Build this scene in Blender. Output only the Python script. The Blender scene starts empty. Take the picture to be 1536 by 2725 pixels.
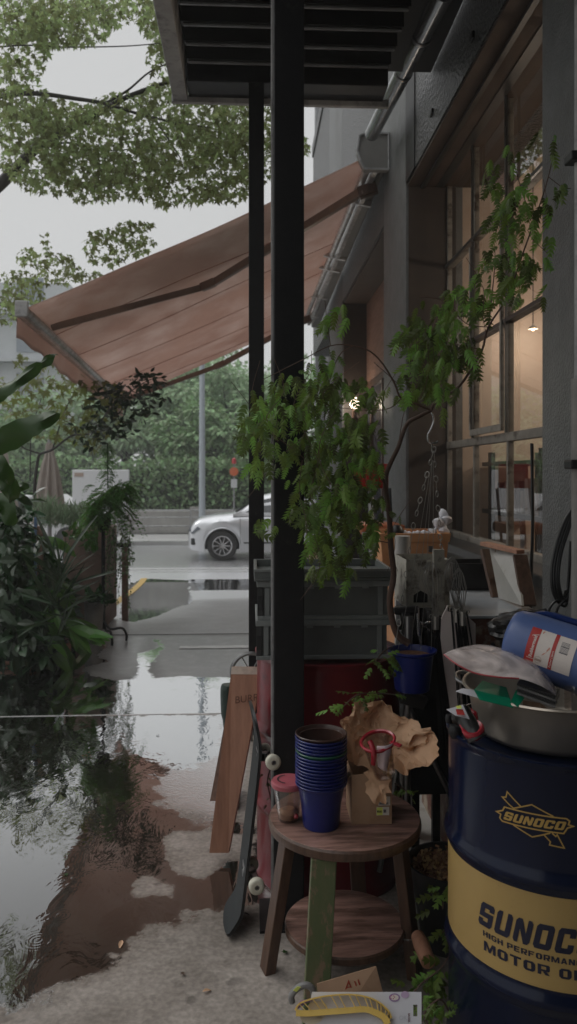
import bpy, bmesh, math, random
import numpy as np
from mathutils import Vector, Matrix, noise as mnoise

random.seed(7); RNG = np.random.default_rng(7)
S = bpy.context.scene
C = S.collection
R = math.radians

# ------------------------------------------------------------------ camera
F = 2058.0; CX = 768.0; CY = 1262.0; H = 1.59
TH = math.atan(103.0 / F)
FWD = Vector((math.sin(TH), math.cos(TH), 0)); RGT = Vector((math.cos(TH), -math.sin(TH), 0)); UP = Vector((0, 0, 1))
CAM = Vector((0, 0, H))
cd = bpy.data.cameras.new('camera'); cam = bpy.data.objects.new('camera', cd); C.objects.link(cam)
cam.location = CAM; cam.rotation_euler = (math.pi / 2, 0, -TH)
cd.sensor_fit = 'HORIZONTAL'; cd.sensor_width = 36; cd.lens = 36 * F / 1536
cd.shift_y = -(1362.5 - CY) / 1536
cd.clip_start = 0.05; cd.clip_end = 600
cd.dof.use_dof = True; cd.dof.focus_distance = 2.6; cd.dof.aperture_fstop = 8.0
S.camera = cam

# ------------------------------------------------------------------ world
w = bpy.data.worlds.new('World'); S.world = w; w.use_nodes = True
nt = w.node_tree; nt.nodes.clear()
def N(t, k, **kw):
    n = t.nodes.new(k)
    for a, b in kw.items(): setattr(n, a, b)
    return n
wo = N(nt, 'ShaderNodeOutputWorld'); bg = N(nt, 'ShaderNodeBackground')
tc = N(nt, 'ShaderNodeTexCoord'); sx = N(nt, 'ShaderNodeSeparateXYZ')
nt.links.new(tc.outputs['Generated'], sx.inputs[0])
# overcast sky: even near the horizon, brighter overhead (as a real overcast sky is)
mr = N(nt, 'ShaderNodeMapRange'); mr.inputs[1].default_value = 0.56; mr.inputs[2].default_value = 0.95
mr.inputs[3].default_value = 0.61; mr.inputs[4].default_value = 1.8
nt.links.new(sx.outputs['Z'], mr.inputs[0])
cn = N(nt, 'ShaderNodeTexNoise'); cn.inputs['Scale'].default_value = 2.2; cn.inputs['Detail'].default_value = 3
nt.links.new(tc.outputs['Generated'], cn.inputs['Vector'])
cm = N(nt, 'ShaderNodeMapRange'); cm.inputs[3].default_value = 0.97; cm.inputs[4].default_value = 1.03
nt.links.new(cn.outputs[0], cm.inputs[0])
mm = N(nt, 'ShaderNodeMath', operation='MULTIPLY'); nt.links.new(mr.outputs[0], mm.inputs[0]); nt.links.new(cm.outputs[0], mm.inputs[1])
bg.inputs['Color'].default_value = (0.985, 0.995, 1.0, 1)
nt.links.new(mm.outputs[0], bg.inputs['Strength']); nt.links.new(bg.outputs[0], wo.inputs[0])

sd = bpy.data.lights.new('sun', 'SUN'); so = bpy.data.objects.new('sun', sd); C.objects.link(so)
sd.energy = 0.7; sd.angle = R(25); sd.color = (1.0, 0.98, 0.95)
so.rotation_euler = Vector((0.75, -0.45, -0.8)).to_track_quat('-Z', 'Y').to_euler(); so.location = (-4, 6, 9)

vs = S.view_settings; vs.view_transform = 'Standard'; vs.look = 'None'; vs.exposure = 0; vs.gamma = 1; vs.use_curve_mapping = False
S.render.engine = 'CYCLES'
cy = S.cycles; cy.use_denoising = True; cy.max_bounces = 8; cy.diffuse_bounces = 4; cy.glossy_bounces = 4
cy.transmission_bounces = 6; cy.transparent_max_bounces = 12; cy.volume_bounces = 1
cy.sample_clamp_indirect = 4.0; cy.sample_clamp_direct = 3.0; cy.caustics_reflective = False; cy.caustics_refractive = False

# ------------------------------------------------------------------ pixel helpers (source px 1536x2725)
def P(px, py, D): return CAM + FWD * D + RGT * ((px - CX) / F * D) + UP * ((CY - py) / F * D)
def ray(px, py): return (FWD + RGT * ((px - CX) / F) + UP * ((CY - py) / F))
def PX(px, py, X):
    r = ray(px, py); return CAM + r * ((X - CAM.x) / r.x)
def PY(px, py, Y):
    r = ray(px, py); return CAM + r * ((Y - CAM.y) / r.y)
def PZ(px, py, Z):
    r = ray(px, py); return CAM + r * ((Z - CAM.z) / r.z)
def gz(Y): # ground height
    t = min(1, max(0, (Y - 7.7) / 6.8)); return -0.42 * (t * t * (3 - 2 * t) * 0.4 + t * 0.6)
def PG(px, py):
    r = ray(px, py); lo, hi = 0.5, 400
    for _ in range(50):
        m = (lo + hi) / 2; p = CAM + r * m
        if p.z > gz(p.y): lo = m
        else: hi = m
    return CAM + r * lo

# ------------------------------------------------------------------ mesh builder
class MB:
    def __init__(s): s.v = []; s.f = []
    def add(s, vs_, fs):
        o = len(s.v); s.v += [tuple(v) for v in vs_]; s.f += [tuple(i + o for i in f) for f in fs]; return s
    def box(s, a, b, M=None, bev=0.0):
        x0, y0, z0 = a; x1, y1, z1 = b
        if bev <= 0:
            vv = [(x0,y0,z0),(x1,y0,z0),(x1,y1,z0),(x0,y1,z0),(x0,y0,z1),(x1,y0,z1),(x1,y1,z1),(x0,y1,z1)]
            ff = [(0,3,2,1),(4,5,6,7),(0,1,5,4),(1,2,6,5),(2,3,7,6),(3,0,4,7)]
        else:
            b_ = min(bev, (x1-x0)*.45, (y1-y0)*.45, (z1-z0)*.45)
            bm = bmesh.new(); bmesh.ops.create_cube(bm, size=1)
            for q in bm.verts: q.co = Vector(((x0+x1)/2 + q.co.x*(x1-x0), (y0+y1)/2 + q.co.y*(y1-y0), (z0+z1)/2 + q.co.z*(z1-z0)))
            bmesh.ops.bevel(bm, geom=bm.edges[:], offset=b_, segments=2, affect='EDGES', profile=0.5)
            bm.verts.index_update(); vv = [q.co.copy() for q in bm.verts]; ff = [[q.index for q in f.verts] for f in bm.faces]; bm.free()
        if M is not None: vv = [M @ Vector(q) for q in vv]
        return s.add(vv, ff)
    def tube(s, pts, r, n=8, caps=True):
        pts = [Vector(p) for p in pts]; rs = r if isinstance(r, (list, tuple)) else [r] * len(pts)
        vv = []; ff = []; prev = None
        for i, p in enumerate(pts):
            d = (pts[min(i+1, len(pts)-1)] - pts[max(i-1, 0)])
            if d.length < 1e-9: d = Vector((0,0,1))
            d.normalize()
            if prev is None:
                a = d.orthogonal().normalized()
            else:
                a = prev - d * prev.dot(d)
                a = a.normalized() if a.length > 1e-6 else d.orthogonal().normalized()
            prev = a; b = d.cross(a)
            for k in range(n):
                t = 2*math.pi*k/n; vv.append(p + (a*math.cos(t) + b*math.sin(t)) * rs[i])
        for i in range(len(pts)-1):
            for k in range(n):
                ff.append((i*n+k, i*n+(k+1)%n, (i+1)*n+(k+1)%n, (i+1)*n+k))
        if caps: ff.append(tuple(range(n-1, -1, -1))); ff.append(tuple((len(pts)-1)*n+k for k in range(n)))
        return s.add(vv, ff)
    def bar(s, a, b, w_, h_, up=(0,0,1), bev=0):
        a = Vector(a); b = Vector(b); d = b - a; L = d.length; d.normalize()
        u = Vector(up); sdx = d.cross(u)
        if sdx.length < 1e-5: sdx = d.orthogonal()
        sdx.normalize(); u = sdx.cross(d)
        M = Matrix((( d.x, sdx.x, u.x, a.x),(d.y, sdx.y, u.y, a.y),(d.z, sdx.z, u.z, a.z),(0,0,0,1)))
        return s.box((0,-w_/2,-h_/2), (L,w_/2,h_/2), M, bev)
    def lathe(s, prof, n=32, M=None, c0=False, c1=False):
        vv = []; ff = []; m = len(prof)
        for (r, z) in prof:
            for k in range(n):
                t = 2*math.pi*k/n; vv.append(Vector((r*math.cos(t), r*math.sin(t), z)))
        for i in range(m-1):
            for k in range(n):
                ff.append((i*n+k, i*n+(k+1)%n, (i+1)*n+(k+1)%n, (i+1)*n+k))
        if c0: ff.append(tuple(range(n-1, -1, -1)))
        if c1: ff.append(tuple((m-1)*n+k for k in range(n)))
        if M is not None: vv = [M @ q for q in vv]
        return s.add(vv, ff)
    def quad(s, *p): return s.add(p, [tuple(range(len(p)))])
    def prism(s, poly, d, M=None):   # poly in local xy, thickness d along z
        n = len(poly); vv = [Vector((x, y, 0)) for x, y in poly] + [Vector((x, y, d)) for x, y in poly]
        ff = [tuple(range(n-1, -1, -1)), tuple(range(n, 2*n))] + [(i, (i+1) % n, n+(i+1) % n, n+i) for i in range(n)]
        if M is not None: vv = [M @ q for q in vv]
        return s.add(vv, ff)
    def grid(s, fn, nu, nv):
        vv = [fn(i/nu, j/nv) for j in range(nv+1) for i in range(nu+1)]
        ff = [(j*(nu+1)+i, j*(nu+1)+i+1, (j+1)*(nu+1)+i+1, (j+1)*(nu+1)+i) for j in range(nv) for i in range(nu)]
        return s.add(vv, ff)
    def build(s, name, m, parent=None, smooth=False, ang=None, sol=0, loc=None):
        me = bpy.data.meshes.new(name); vv = s.v
        if parent is not None and loc is None:
            o_ = Vector(parent['o']) if 'o' in parent.keys() else Vector((0,0,0))
            vv = [(x-o_.x, y-o_.y, z-o_.z) for x, y, z in s.v]
        me.from_pydata(vv, [], s.f); me.update()
        if smooth:
            me.polygons.foreach_set('use_smooth', [True]*len(me.polygons))
            me.set_sharp_from_angle(angle=R(ang if ang else 35))
        o = bpy.data.objects.new(name, me); C.objects.link(o)
        if m is not None: me.materials.append(m)
        if parent is not None:
            o.parent = parent
            if 'o' in parent.keys(): o['o'] = parent['o']
        if sol:
            md = o.modifiers.new('s', 'SOLIDIFY'); md.thickness = sol; md.offset = 0
        return o
def thing(name, label, cat, o=(0,0,0), group=None, kind=None):
    e = bpy.data.objects.new(name, None); C.objects.link(e); e.location = Vector(o); e.empty_display_size = .05
    e['o'] = [float(q) for q in o]; e['label'] = label; e['category'] = cat
    if group: e['group'] = group
    if kind: e['kind'] = kind
    return e
def tag(o, label, cat, group=None, kind=None):
    o['label'] = label; o['category'] = cat
    if group: o['group'] = group
    if kind: o['kind'] = kind
    return o
def struct(o, label, cat): return tag(o, label, cat, kind='structure')
def dup(root, delta, label=None, rz=0):
    r = root.copy(); C.objects.link(r); r.location = root.location + Vector(delta); r.rotation_euler = (0,0,rz)
    if label: r['label'] = label
    for ch in root.children:
        c = ch.copy(); C.objects.link(c); c.parent = r
        for g in ch.children:
            d = g.copy(); C.objects.link(d); d.parent = c
    return r
def ellip(n, cx, cy, rx, ry, a0=0, a1=2*math.pi):
    return [(cx+rx*math.cos(a0+(a1-a0)*k/n), cy+ry*math.sin(a0+(a1-a0)*k/n)) for k in range(n)]
def spline(pts, n=6):
    pts = [Vector(p) for p in pts]; out = []
    for i in range(len(pts)-1):
        p0 = pts[max(i-1,0)]; p1 = pts[i]; p2 = pts[i+1]; p3 = pts[min(i+2,len(pts)-1)]
        for k in range(n):
            t = k/n; out.append(0.5*((2*p1)+(p2-p0)*t+(2*p0-5*p1+4*p2-p3)*t*t+(3*p1-p0-3*p2+p3)*t**3))
    out.append(pts[-1]); return out
def frame(o, x, y):   # matrix with local x,y axes
    x = Vector(x).normalized(); y = Vector(y); y = (y - x*y.dot(x)).normalized(); z = x.cross(y)
    return Matrix(((x.x,y.x,z.x,o[0]),(x.y,y.y,z.y,o[1]),(x.z,y.z,z.z,o[2]),(0,0,0,1)))

# ------------------------------------------------------------------ materials
def mat(name, col, rough=0.6, metal=0.0, col2=None, scale=8.0, bump=0.0, bscale=60.0, bdist=0.002, spec=0.5, detail=5, lo=.35, hi=.65,
        stretch=None, rvar=0.0, transl=0.0, alpha=1.0, emit=None, estr=0, coat=0, dirt=None, dscale=3.0, dlo=.5, dhi=.7, island=0.0):
    m = bpy.data.materials.new(name); m.use_nodes = True; t = m.node_tree; b = t.nodes['Principled BSDF']
    b.inputs['Roughness'].default_value = rough; b.inputs['Metallic'].default_value = metal
    b.inputs['Specular IOR Level'].default_value = spec; b.inputs['Coat Weight'].default_value = coat
    b.inputs['Coat Roughness'].default_value = .08
    tcn = N(t, 'ShaderNodeTexCoord'); mp = N(t, 'ShaderNodeMapping')
    t.links.new(tcn.outputs['Object'], mp.inputs[0])
    if stretch: mp.inputs['Scale'].default_value = stretch
    out = None
    c4 = (*col, 1)
    if col2 is not None:
        no = N(t, 'ShaderNodeTexNoise'); no.inputs['Scale'].default_value = scale; no.inputs['Detail'].default_value = detail; no.inputs['Roughness'].default_value = .62
        t.links.new(mp.outputs[0], no.inputs['Vector'])
        cr = N(t, 'ShaderNodeValToRGB'); cr.color_ramp.elements[0].position = lo; cr.color_ramp.elements[1].position = hi
        cr.color_ramp.elements[0].color = c4; cr.color_ramp.elements[1].color = (*col2, 1)
        t.links.new(no.outputs[0], cr.inputs[0]); out = cr.outputs[0]
        if rvar:
            rm = N(t, 'ShaderNodeMapRange'); rm.inputs[3].default_value = max(0.02, rough-rvar); rm.inputs[4].default_value = min(1, rough+rvar)
            t.links.new(no.outputs[0], rm.inputs[0]); t.links.new(rm.outputs[0], b.inputs['Roughness'])
    if dirt is not None:
        dn = N(t, 'ShaderNodeTexNoise'); dn.inputs['Scale'].default_value = dscale; dn.inputs['Detail'].default_value = 8; dn.inputs['Roughness'].default_value = .7
        t.links.new(mp.outputs[0], dn.inputs['Vector'])
        dr = N(t, 'ShaderNodeMapRange'); dr.inputs[1].default_value = dlo; dr.inputs[2].default_value = dhi
        t.links.new(dn.outputs[0], dr.inputs[0])
        mx = N(t, 'ShaderNodeMix', data_type='RGBA'); t.links.new(dr.outputs[0], mx.inputs[0])
        if out is not None: t.links.new(out, mx.inputs[6])
        else: mx.inputs[6].default_value = c4
        mx.inputs[7].default_value = (*dirt, 1); out = mx.outputs[2]
    if island:
        ge = N(t, 'ShaderNodeNewGeometry'); hs = N(t, 'ShaderNodeHueSaturation')
        r1 = N(t, 'ShaderNodeMapRange'); r1.inputs[3].default_value = 1-island; r1.inputs[4].default_value = 1+island
        r2 = N(t, 'ShaderNodeMapRange'); r2.inputs[3].default_value = .5-island*.06; r2.inputs[4].default_value = .5+island*.05
        t.links.new(ge.outputs['Random Per Island'], r1.inputs[0]); t.links.new(ge.outputs['Random Per Island'], r2.inputs[0])
        t.links.new(r1.outputs[0], hs.inputs['Value']); t.links.new(r2.outputs[0], hs.inputs['Hue'])
        if out is not None: t.links.new(out, hs.inputs['Color'])
        else: hs.inputs['Color'].default_value = c4
        out = hs.outputs[0]
    if out is not None: t.links.new(out, b.inputs['Base Color'])
    else: b.inputs['Base Color'].default_value = c4
    if bump:
        bn = N(t, 'ShaderNodeTexNoise'); bn.inputs['Scale'].default_value = bscale; bn.inputs['Detail'].default_value = 6
        t.links.new(mp.outputs[0], bn.inputs['Vector'])
        bu = N(t, 'ShaderNodeBump'); bu.inputs['Strength'].default_value = bump; bu.inputs['Distance'].default_value = bdist
        t.links.new(bn.outputs[0], bu.inputs['Height']); t.links.new(bu.outputs[0], b.inputs['Normal'])
    if emit: b.inputs['Emission Color'].default_value = (*emit, 1); b.inputs['Emission Strength'].default_value = estr
    if alpha < 1: b.inputs['Alpha'].default_value = alpha
    if transl:
        tr = N(t, 'ShaderNodeBsdfTranslucent'); ms = N(t, 'ShaderNodeMixShader'); ms.inputs[0].default_value = transl
        if out is not None: t.links.new(out, tr.inputs[0])
        else: tr.inputs[0].default_value = c4
        mo = t.nodes['Material Output']
        t.links.new(b.outputs[0], ms.inputs[1]); t.links.new(tr.outputs[0], ms.inputs[2]); t.links.new(ms.outputs[0], mo.inputs[0])
    return m
def glass_mat(name, tint=(1,1,1), gain=1.6, rough=0.0, base=0.0):
    m = bpy.data.materials.new(name); m.use_nodes = True; t = m.node_tree; t.nodes.clear()
    mo = N(t, 'ShaderNodeOutputMaterial'); tr = N(t, 'ShaderNodeBsdfTransparent'); gl = N(t, 'ShaderNodeBsdfGlossy'); ms = N(t, 'ShaderNodeMixShader')
    ge = N(t, 'ShaderNodeNewGeometry'); dt = N(t, 'ShaderNodeVectorMath', operation='DOT_PRODUCT'); t.links.new(ge.outputs['Normal'], dt.inputs[0]); t.links.new(ge.outputs['Incoming'], dt.inputs[1])
    ab = N(t, 'ShaderNodeMath', operation='ABSOLUTE'); t.links.new(dt.outputs['Value'], ab.inputs[0])
    om = N(t, 'ShaderNodeMath', operation='SUBTRACT'); om.inputs[0].default_value = 1; t.links.new(ab.outputs[0], om.inputs[1])
    pw = N(t, 'ShaderNodeMath', operation='POWER'); pw.inputs[1].default_value = 5; t.links.new(om.outputs[0], pw.inputs[0])
    fr = N(t, 'ShaderNodeMath', operation='MULTIPLY_ADD'); fr.inputs[1].default_value = .96; fr.inputs[2].default_value = .04; t.links.new(pw.outputs[0], fr.inputs[0])
    mu = N(t, 'ShaderNodeMath', operation='MULTIPLY_ADD', use_clamp=True); mu.inputs[1].default_value = gain; mu.inputs[2].default_value = base
    tr.inputs[0].default_value = (*tint, 1); gl.inputs['Roughness'].default_value = rough; gl.inputs[0].default_value = (1,1,1,1)
    t.links.new(fr.outputs[0], mu.inputs[0]); t.links.new(mu.outputs[0], ms.inputs[0])
    t.links.new(tr.outputs[0], ms.inputs[1]); t.links.new(gl.outputs[0], ms.inputs[2]); t.links.new(ms.outputs[0], mo.inputs[0])
    return m
M = {}
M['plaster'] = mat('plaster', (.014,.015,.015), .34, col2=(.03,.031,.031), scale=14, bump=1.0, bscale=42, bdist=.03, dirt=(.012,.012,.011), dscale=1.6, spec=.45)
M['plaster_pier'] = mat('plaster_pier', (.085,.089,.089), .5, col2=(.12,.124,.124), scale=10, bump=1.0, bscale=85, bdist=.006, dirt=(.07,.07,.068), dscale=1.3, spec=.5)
M['soffit'] = mat('soffit', (.035,.022,.015), .7, col2=(.05,.032,.022), scale=5, bump=.4, bscale=40, dirt=(.06,.04,.03), dscale=2)
M['frame'] = mat('frame', (.16,.145,.125), .5, col2=(.23,.21,.18), scale=9, dirt=(.06,.045,.035), dscale=7, dlo=.52, dhi=.62, bump=.3, bscale=50)
M['frame_dark'] = mat('frame_dark', (.02,.02,.02), .35, col2=(.035,.033,.03), scale=9)
M['room_wall'] = mat('room_wall', (.54,.435,.355), .8, col2=(.48,.385,.31), scale=1.2, dirt=(.4,.28,.2), dscale=.8)
M['black_metal'] = mat('black_metal', (.006,.006,.007), .45, col2=(.010,.010,.011), scale=20, spec=.3, bump=.25, bscale=90, bdist=.0015, dirt=(.028,.026,.025), dscale=9, dlo=.6, dhi=.72)
M['joist'] = mat('joist', (.006,.006,.007), .35, col2=(.01,.01,.01), scale=8, spec=.3)
M['trim'] = mat('trim', (.27,.27,.275), .45, col2=(.36,.36,.36), scale=6, dirt=(.12,.12,.115), dscale=8, bump=.2, bscale=40)
M['steel'] = mat('steel', (.55,.55,.56), .25, 1.0, col2=(.4,.4,.41), scale=7, rvar=.1)
M['pipe'] = mat('pipe', (.30,.31,.32), .22, .7, col2=(.2,.2,.21), scale=5, rvar=.08)
M['alu'] = mat('alu', (.78,.77,.76), .22, .4, col2=(.5,.49,.48), scale=12)
M['arm'] = mat('arm', (.24,.165,.13), .35, .1, col2=(.19,.13,.1), scale=8)
M['awning_case'] = mat('awning_case', (.16,.155,.145), .5, col2=(.19,.185,.175), scale=6)
M['wood_stool'] = mat('wood_stool', (.38,.22,.18), .38, col2=(.13,.07,.052), scale=5, stretch=(1,6,6), bump=.35, bscale=22, dirt=(.10,.055,.04), dscale=4.5, dlo=.50, dhi=.64, rvar=.14, detail=8)
M['wood_dark'] = mat('wood_dark', (.055,.028,.018), .42, col2=(.11,.06,.038), scale=7, stretch=(6,6,.8), bump=.4, bscale=30, detail=8)
M['wood_green'] = mat('wood_green', (.08,.115,.05), .5, col2=(.11,.12,.055), scale=9, dirt=(.2,.14,.09), dscale=14, dlo=.53, dhi=.6, stretch=(2,2,.8), bump=.5, bscale=35)
M['plank'] = mat('plank', (.40,.20,.125), .5, col2=(.30,.145,.09), scale=5, stretch=(9,9,.7), bump=.15, bscale=30, detail=7, dirt=(.23,.11,.07), dscale=4, dlo=.6, dhi=.75)
M['plank_end'] = mat('plank_end', (.6,.5,.42), .6, col2=(.45,.36,.3), scale=30)
M['red_paint'] = mat('red_paint', (.17,.013,.02), .3, col2=(.13,.010,.015), scale=6, coat=.08, spec=.35, dirt=(.07,.008,.011), dscale=7, dlo=.6, dhi=.75, bump=.1, bscale=14, bdist=.003)
M['drum_blue'] = mat('drum_blue', (.002,.005,.02), .2, col2=(.003,.008,.03), scale=4, coat=.03, spec=.28, bump=.3, bscale=9, bdist=.006, dirt=(.035,.04,.055), dscale=11, dlo=.6, dhi=.72, stretch=(1,1,.35))
M['drum_yellow'] = mat('drum_yellow', (.42,.285,.10), .42, col2=(.36,.24,.085), scale=3, dirt=(.16,.10,.04), dscale=13, dlo=.63, dhi=.72, bump=.08, bscale=14)
M['ink_blue'] = mat('ink_blue', (.008,.01,.03), .4)
M['logo_yellow'] = mat('logo_yellow', (.42,.27,.07), .42)
M['crate'] = mat('crate', (.10,.11,.106), .42, col2=(.125,.135,.13), scale=9, bump=.15, bscale=120, bdist=.0008, dirt=(.12,.12,.11), dscale=8, dlo=.6, dhi=.8)
M['crate_dk'] = mat('crate_dk', (.03,.032,.032), .42, col2=(.04,.042,.042), scale=9)
M['crate_lite'] = mat('crate_lite', (.19,.205,.2), .38, col2=(.23,.245,.24), scale=9)
M['pot_blue'] = mat('pot_blue', (.004,.012,.12), .3, col2=(.005,.015,.145), scale=8, spec=.45, bump=.1, bscale=90, bdist=.0008)
M['pot_brown'] = mat('pot_brown', (.045,.02,.016), .3, col2=(.055,.028,.02), scale=8, spec=.6)
M['pot_green'] = mat('pot_green', (.01,.09,.055), .3)
M['kraft'] = mat('kraft', (.68,.43,.27), .7, col2=(.54,.33,.195), scale=7, bump=.35, bscale=40, bdist=.003, transl=.12)
M['cardboard'] = mat('cardboard', (.38,.24,.15), .75, col2=(.33,.205,.125), scale=5, bump=.2, bscale=70, dirt=(.26,.15,.085), dscale=6)
M['white_paper'] = mat('white_paper', (.62,.62,.66), .55, col2=(.57,.57,.61), scale=4)
M['white_plastic'] = mat('white_plastic', (.65,.64,.6), .35, col2=(.55,.53,.5), scale=12)
M['sticker'] = mat('sticker', (.6,.58,.54), .45)
M['yellow_sticker'] = mat('yellow_sticker', (.62,.68,.14), .5)
M['yellow_plastic'] = mat('yellow_plastic', (.72,.50,.13), .35, col2=(.68,.46,.11), scale=9)
M['pink_plastic'] = mat('pink_plastic', (.36,.085,.105), .38, col2=(.43,.1,.125), scale=9)
M['red_plastic'] = mat('red_plastic', (.34,.015,.03), .25, col2=(.29,.012,.024), scale=9, spec=.6)
M['clear'] = glass_mat('clear', (.82,.78,.76), 1.2, .05, .06)
M['rubber'] = mat('rubber', (.01,.01,.011), .6, col2=(.02,.02,.02), scale=30)
M['black_plastic'] = mat('black_plastic', (.012,.012,.013), .35, col2=(.018,.018,.018), scale=30)
M['grip'] = mat('grip', (.008,.010,.011), .8, col2=(.012,.015,.016), scale=90)
M['wheel_white'] = mat('wheel_white', (.62,.6,.5), .4, col2=(.5,.47,.38), scale=30)
M['basin'] = mat('basin', (.66,.58,.49), .30, .75, col2=(.5,.44,.37), scale=4, rvar=.08, bump=.2, bscale=4, bdist=.003)
M['steel_dk'] = mat('steel_dk', (.3,.3,.3), .35, 1.0, col2=(.2,.2,.2), scale=12)
M['pitcher'] = mat('pitcher', (.08,.125,.29), .38, col2=(.085,.135,.31), scale=6, bump=.06, bscale=200)
M['pitcher_dk'] = mat('pitcher_dk', (.012,.035,.16), .3)
M['label_red'] = mat('label_red', (.42,.03,.025), .45)
M['label_white'] = mat('label_white', (.70,.63,.58), .5, col2=(.66,.6,.56), scale=20)
M['green_card'] = mat('green_card', (.0,.27,.145), .38, col2=(.0,.22,.115), scale=12)
M['zipbag'] = None
M['terracotta'] = mat('terracotta', (.55,.27,.12), .55, col2=(.50,.23,.10), scale=6, dirt=(.36,.17,.08), dscale=5)
M['galv'] = mat('galv', (.5,.475,.41), .5, .2, col2=(.36,.34,.29), scale=7, dirt=(.08,.06,.045), dscale=12, dlo=.5, dhi=.64)
M['rust'] = mat('rust', (.10,.03,.015), .6, col2=(.30,.25,.19), scale=9, lo=.48, hi=.6, detail=9, bump=.4, bscale=40)
M['pale_board'] = mat('pale_board', (.40,.39,.37), .5, col2=(.33,.32,.29), scale=6, dirt=(.2,.17,.13), dscale=9, dlo=.55, dhi=.7)
M['pink_board'] = mat('pink_board', (.75,.66,.63), .55, col2=(.66,.57,.54), scale=5)
M['wall_low'] = mat('wall_low', (.12,.115,.10), .6, col2=(.10,.095,.08), scale=6, bump=.5, bscale=50)
M['wood_wall'] = mat('wood_wall', (.27,.17,.13), .6, col2=(.17,.10,.075), scale=4, stretch=(8,.8,8), bump=.3, bscale=20, detail=8)
M['red_chair'] = mat('red_chair', (.30,.012,.008), .35)
M['orange'] = mat('orange', (.35,.10,.035), .45)
M['soil'] = mat('soil', (.30,.16,.08), .8, col2=(.14,.06,.03), scale=60, bump=1, bscale=70, bdist=.01)
M['concrete_obj'] = mat('concrete_obj', (.26,.25,.24), .7, col2=(.2,.19,.18), scale=10, bump=.4, bscale=60)
M['clay_planter'] = mat('clay_planter', (.33,.23,.19), .7, col2=(.27,.185,.15), scale=5, dirt=(.11,.08,.065), dscale=4, bump=.4, bscale=40)
M['beige_cloth'] = mat('beige_cloth', (.42,.37,.33), .8, col2=(.34,.29,.26), scale=3, transl=.2)
M['bark'] = mat('bark', (.11,.065,.048), .7, col2=(.075,.042,.03), scale=18, stretch=(1,1,.3), bump=.7, bscale=40, bdist=.004)
M['bark_dk'] = mat('bark_dk', (.03,.027,.025), .7, col2=(.045,.04,.035), scale=18, bump=.5, bscale=40)
M['fern2'] = mat('fern_leaf_dull', (.105,.15,.045), .45, transl=.42, island=.6, spec=.35)
M['fern'] = mat('fern_leaf', (.17,.275,.055), .42, transl=.45, island=.6, spec=.35)
M['leaf_tree'] = mat('leaf_tree', (.25,.30,.13), .5, transl=.68, island=.55, spec=.3)
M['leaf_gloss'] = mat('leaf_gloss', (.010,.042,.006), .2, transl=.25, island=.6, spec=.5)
M['leaf_bright'] = mat('leaf_bright', (.06,.16,.02), .3, transl=.4, island=.3)
M['leaf_banana'] = mat('leaf_banana', (.035,.085,.012), .4, transl=.3, col2=(.025,.065,.012), scale=3)
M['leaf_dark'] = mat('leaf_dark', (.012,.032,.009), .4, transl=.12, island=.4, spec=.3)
M['leaf_far'] = mat('leaf_far', (.34,.46,.28), .6, transl=.35, island=.35, spec=.2)  # mist over the far trees put into the colour as paler green
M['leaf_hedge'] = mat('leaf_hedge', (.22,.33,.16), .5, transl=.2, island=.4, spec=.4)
M['core_green'] = mat('core_green', (.04,.06,.03), .9, col2=(.06,.09,.045), scale=2)
M['car_paint'] = mat('car_paint', (.72,.73,.76), .25, .35, coat=.6)
M['tyre'] = mat('tyre', (.018,.018,.018), .7)
M['car_glass'] = mat('car_glass', (.03,.035,.04), .06, spec=.9)
M['wire'] = mat('wire', (.3,.29,.27), .35, .7)
M['pale_wall'] = mat('pale_wall', (.50,.52,.54), .8, col2=(.44,.46,.48), scale=1.2)
M['grey_wall'] = mat('grey_wall', (.22,.23,.235), .75, col2=(.27,.275,.28), scale=2, bump=.4, bscale=30)
M['win_dark'] = mat('win_dark', (.08,.09,.11), .15, spec=.7)
M['far_conc'] = mat('far_conc', (.36,.35,.33), .8, col2=(.26,.25,.235), scale=1.5)
M['paint_white'] = mat('paint_white', (.6,.6,.6), .4, col2=(.45,.45,.45), scale=5)
M['paint_yellow'] = mat('paint_yellow', (.55,.36,.09), .4, col2=(.45,.3,.1), scale=5)
M['white_box'] = mat('white_box', (.62,.62,.63), .5)
M['tan'] = mat('tan', (.36,.27,.22), .6)
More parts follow.
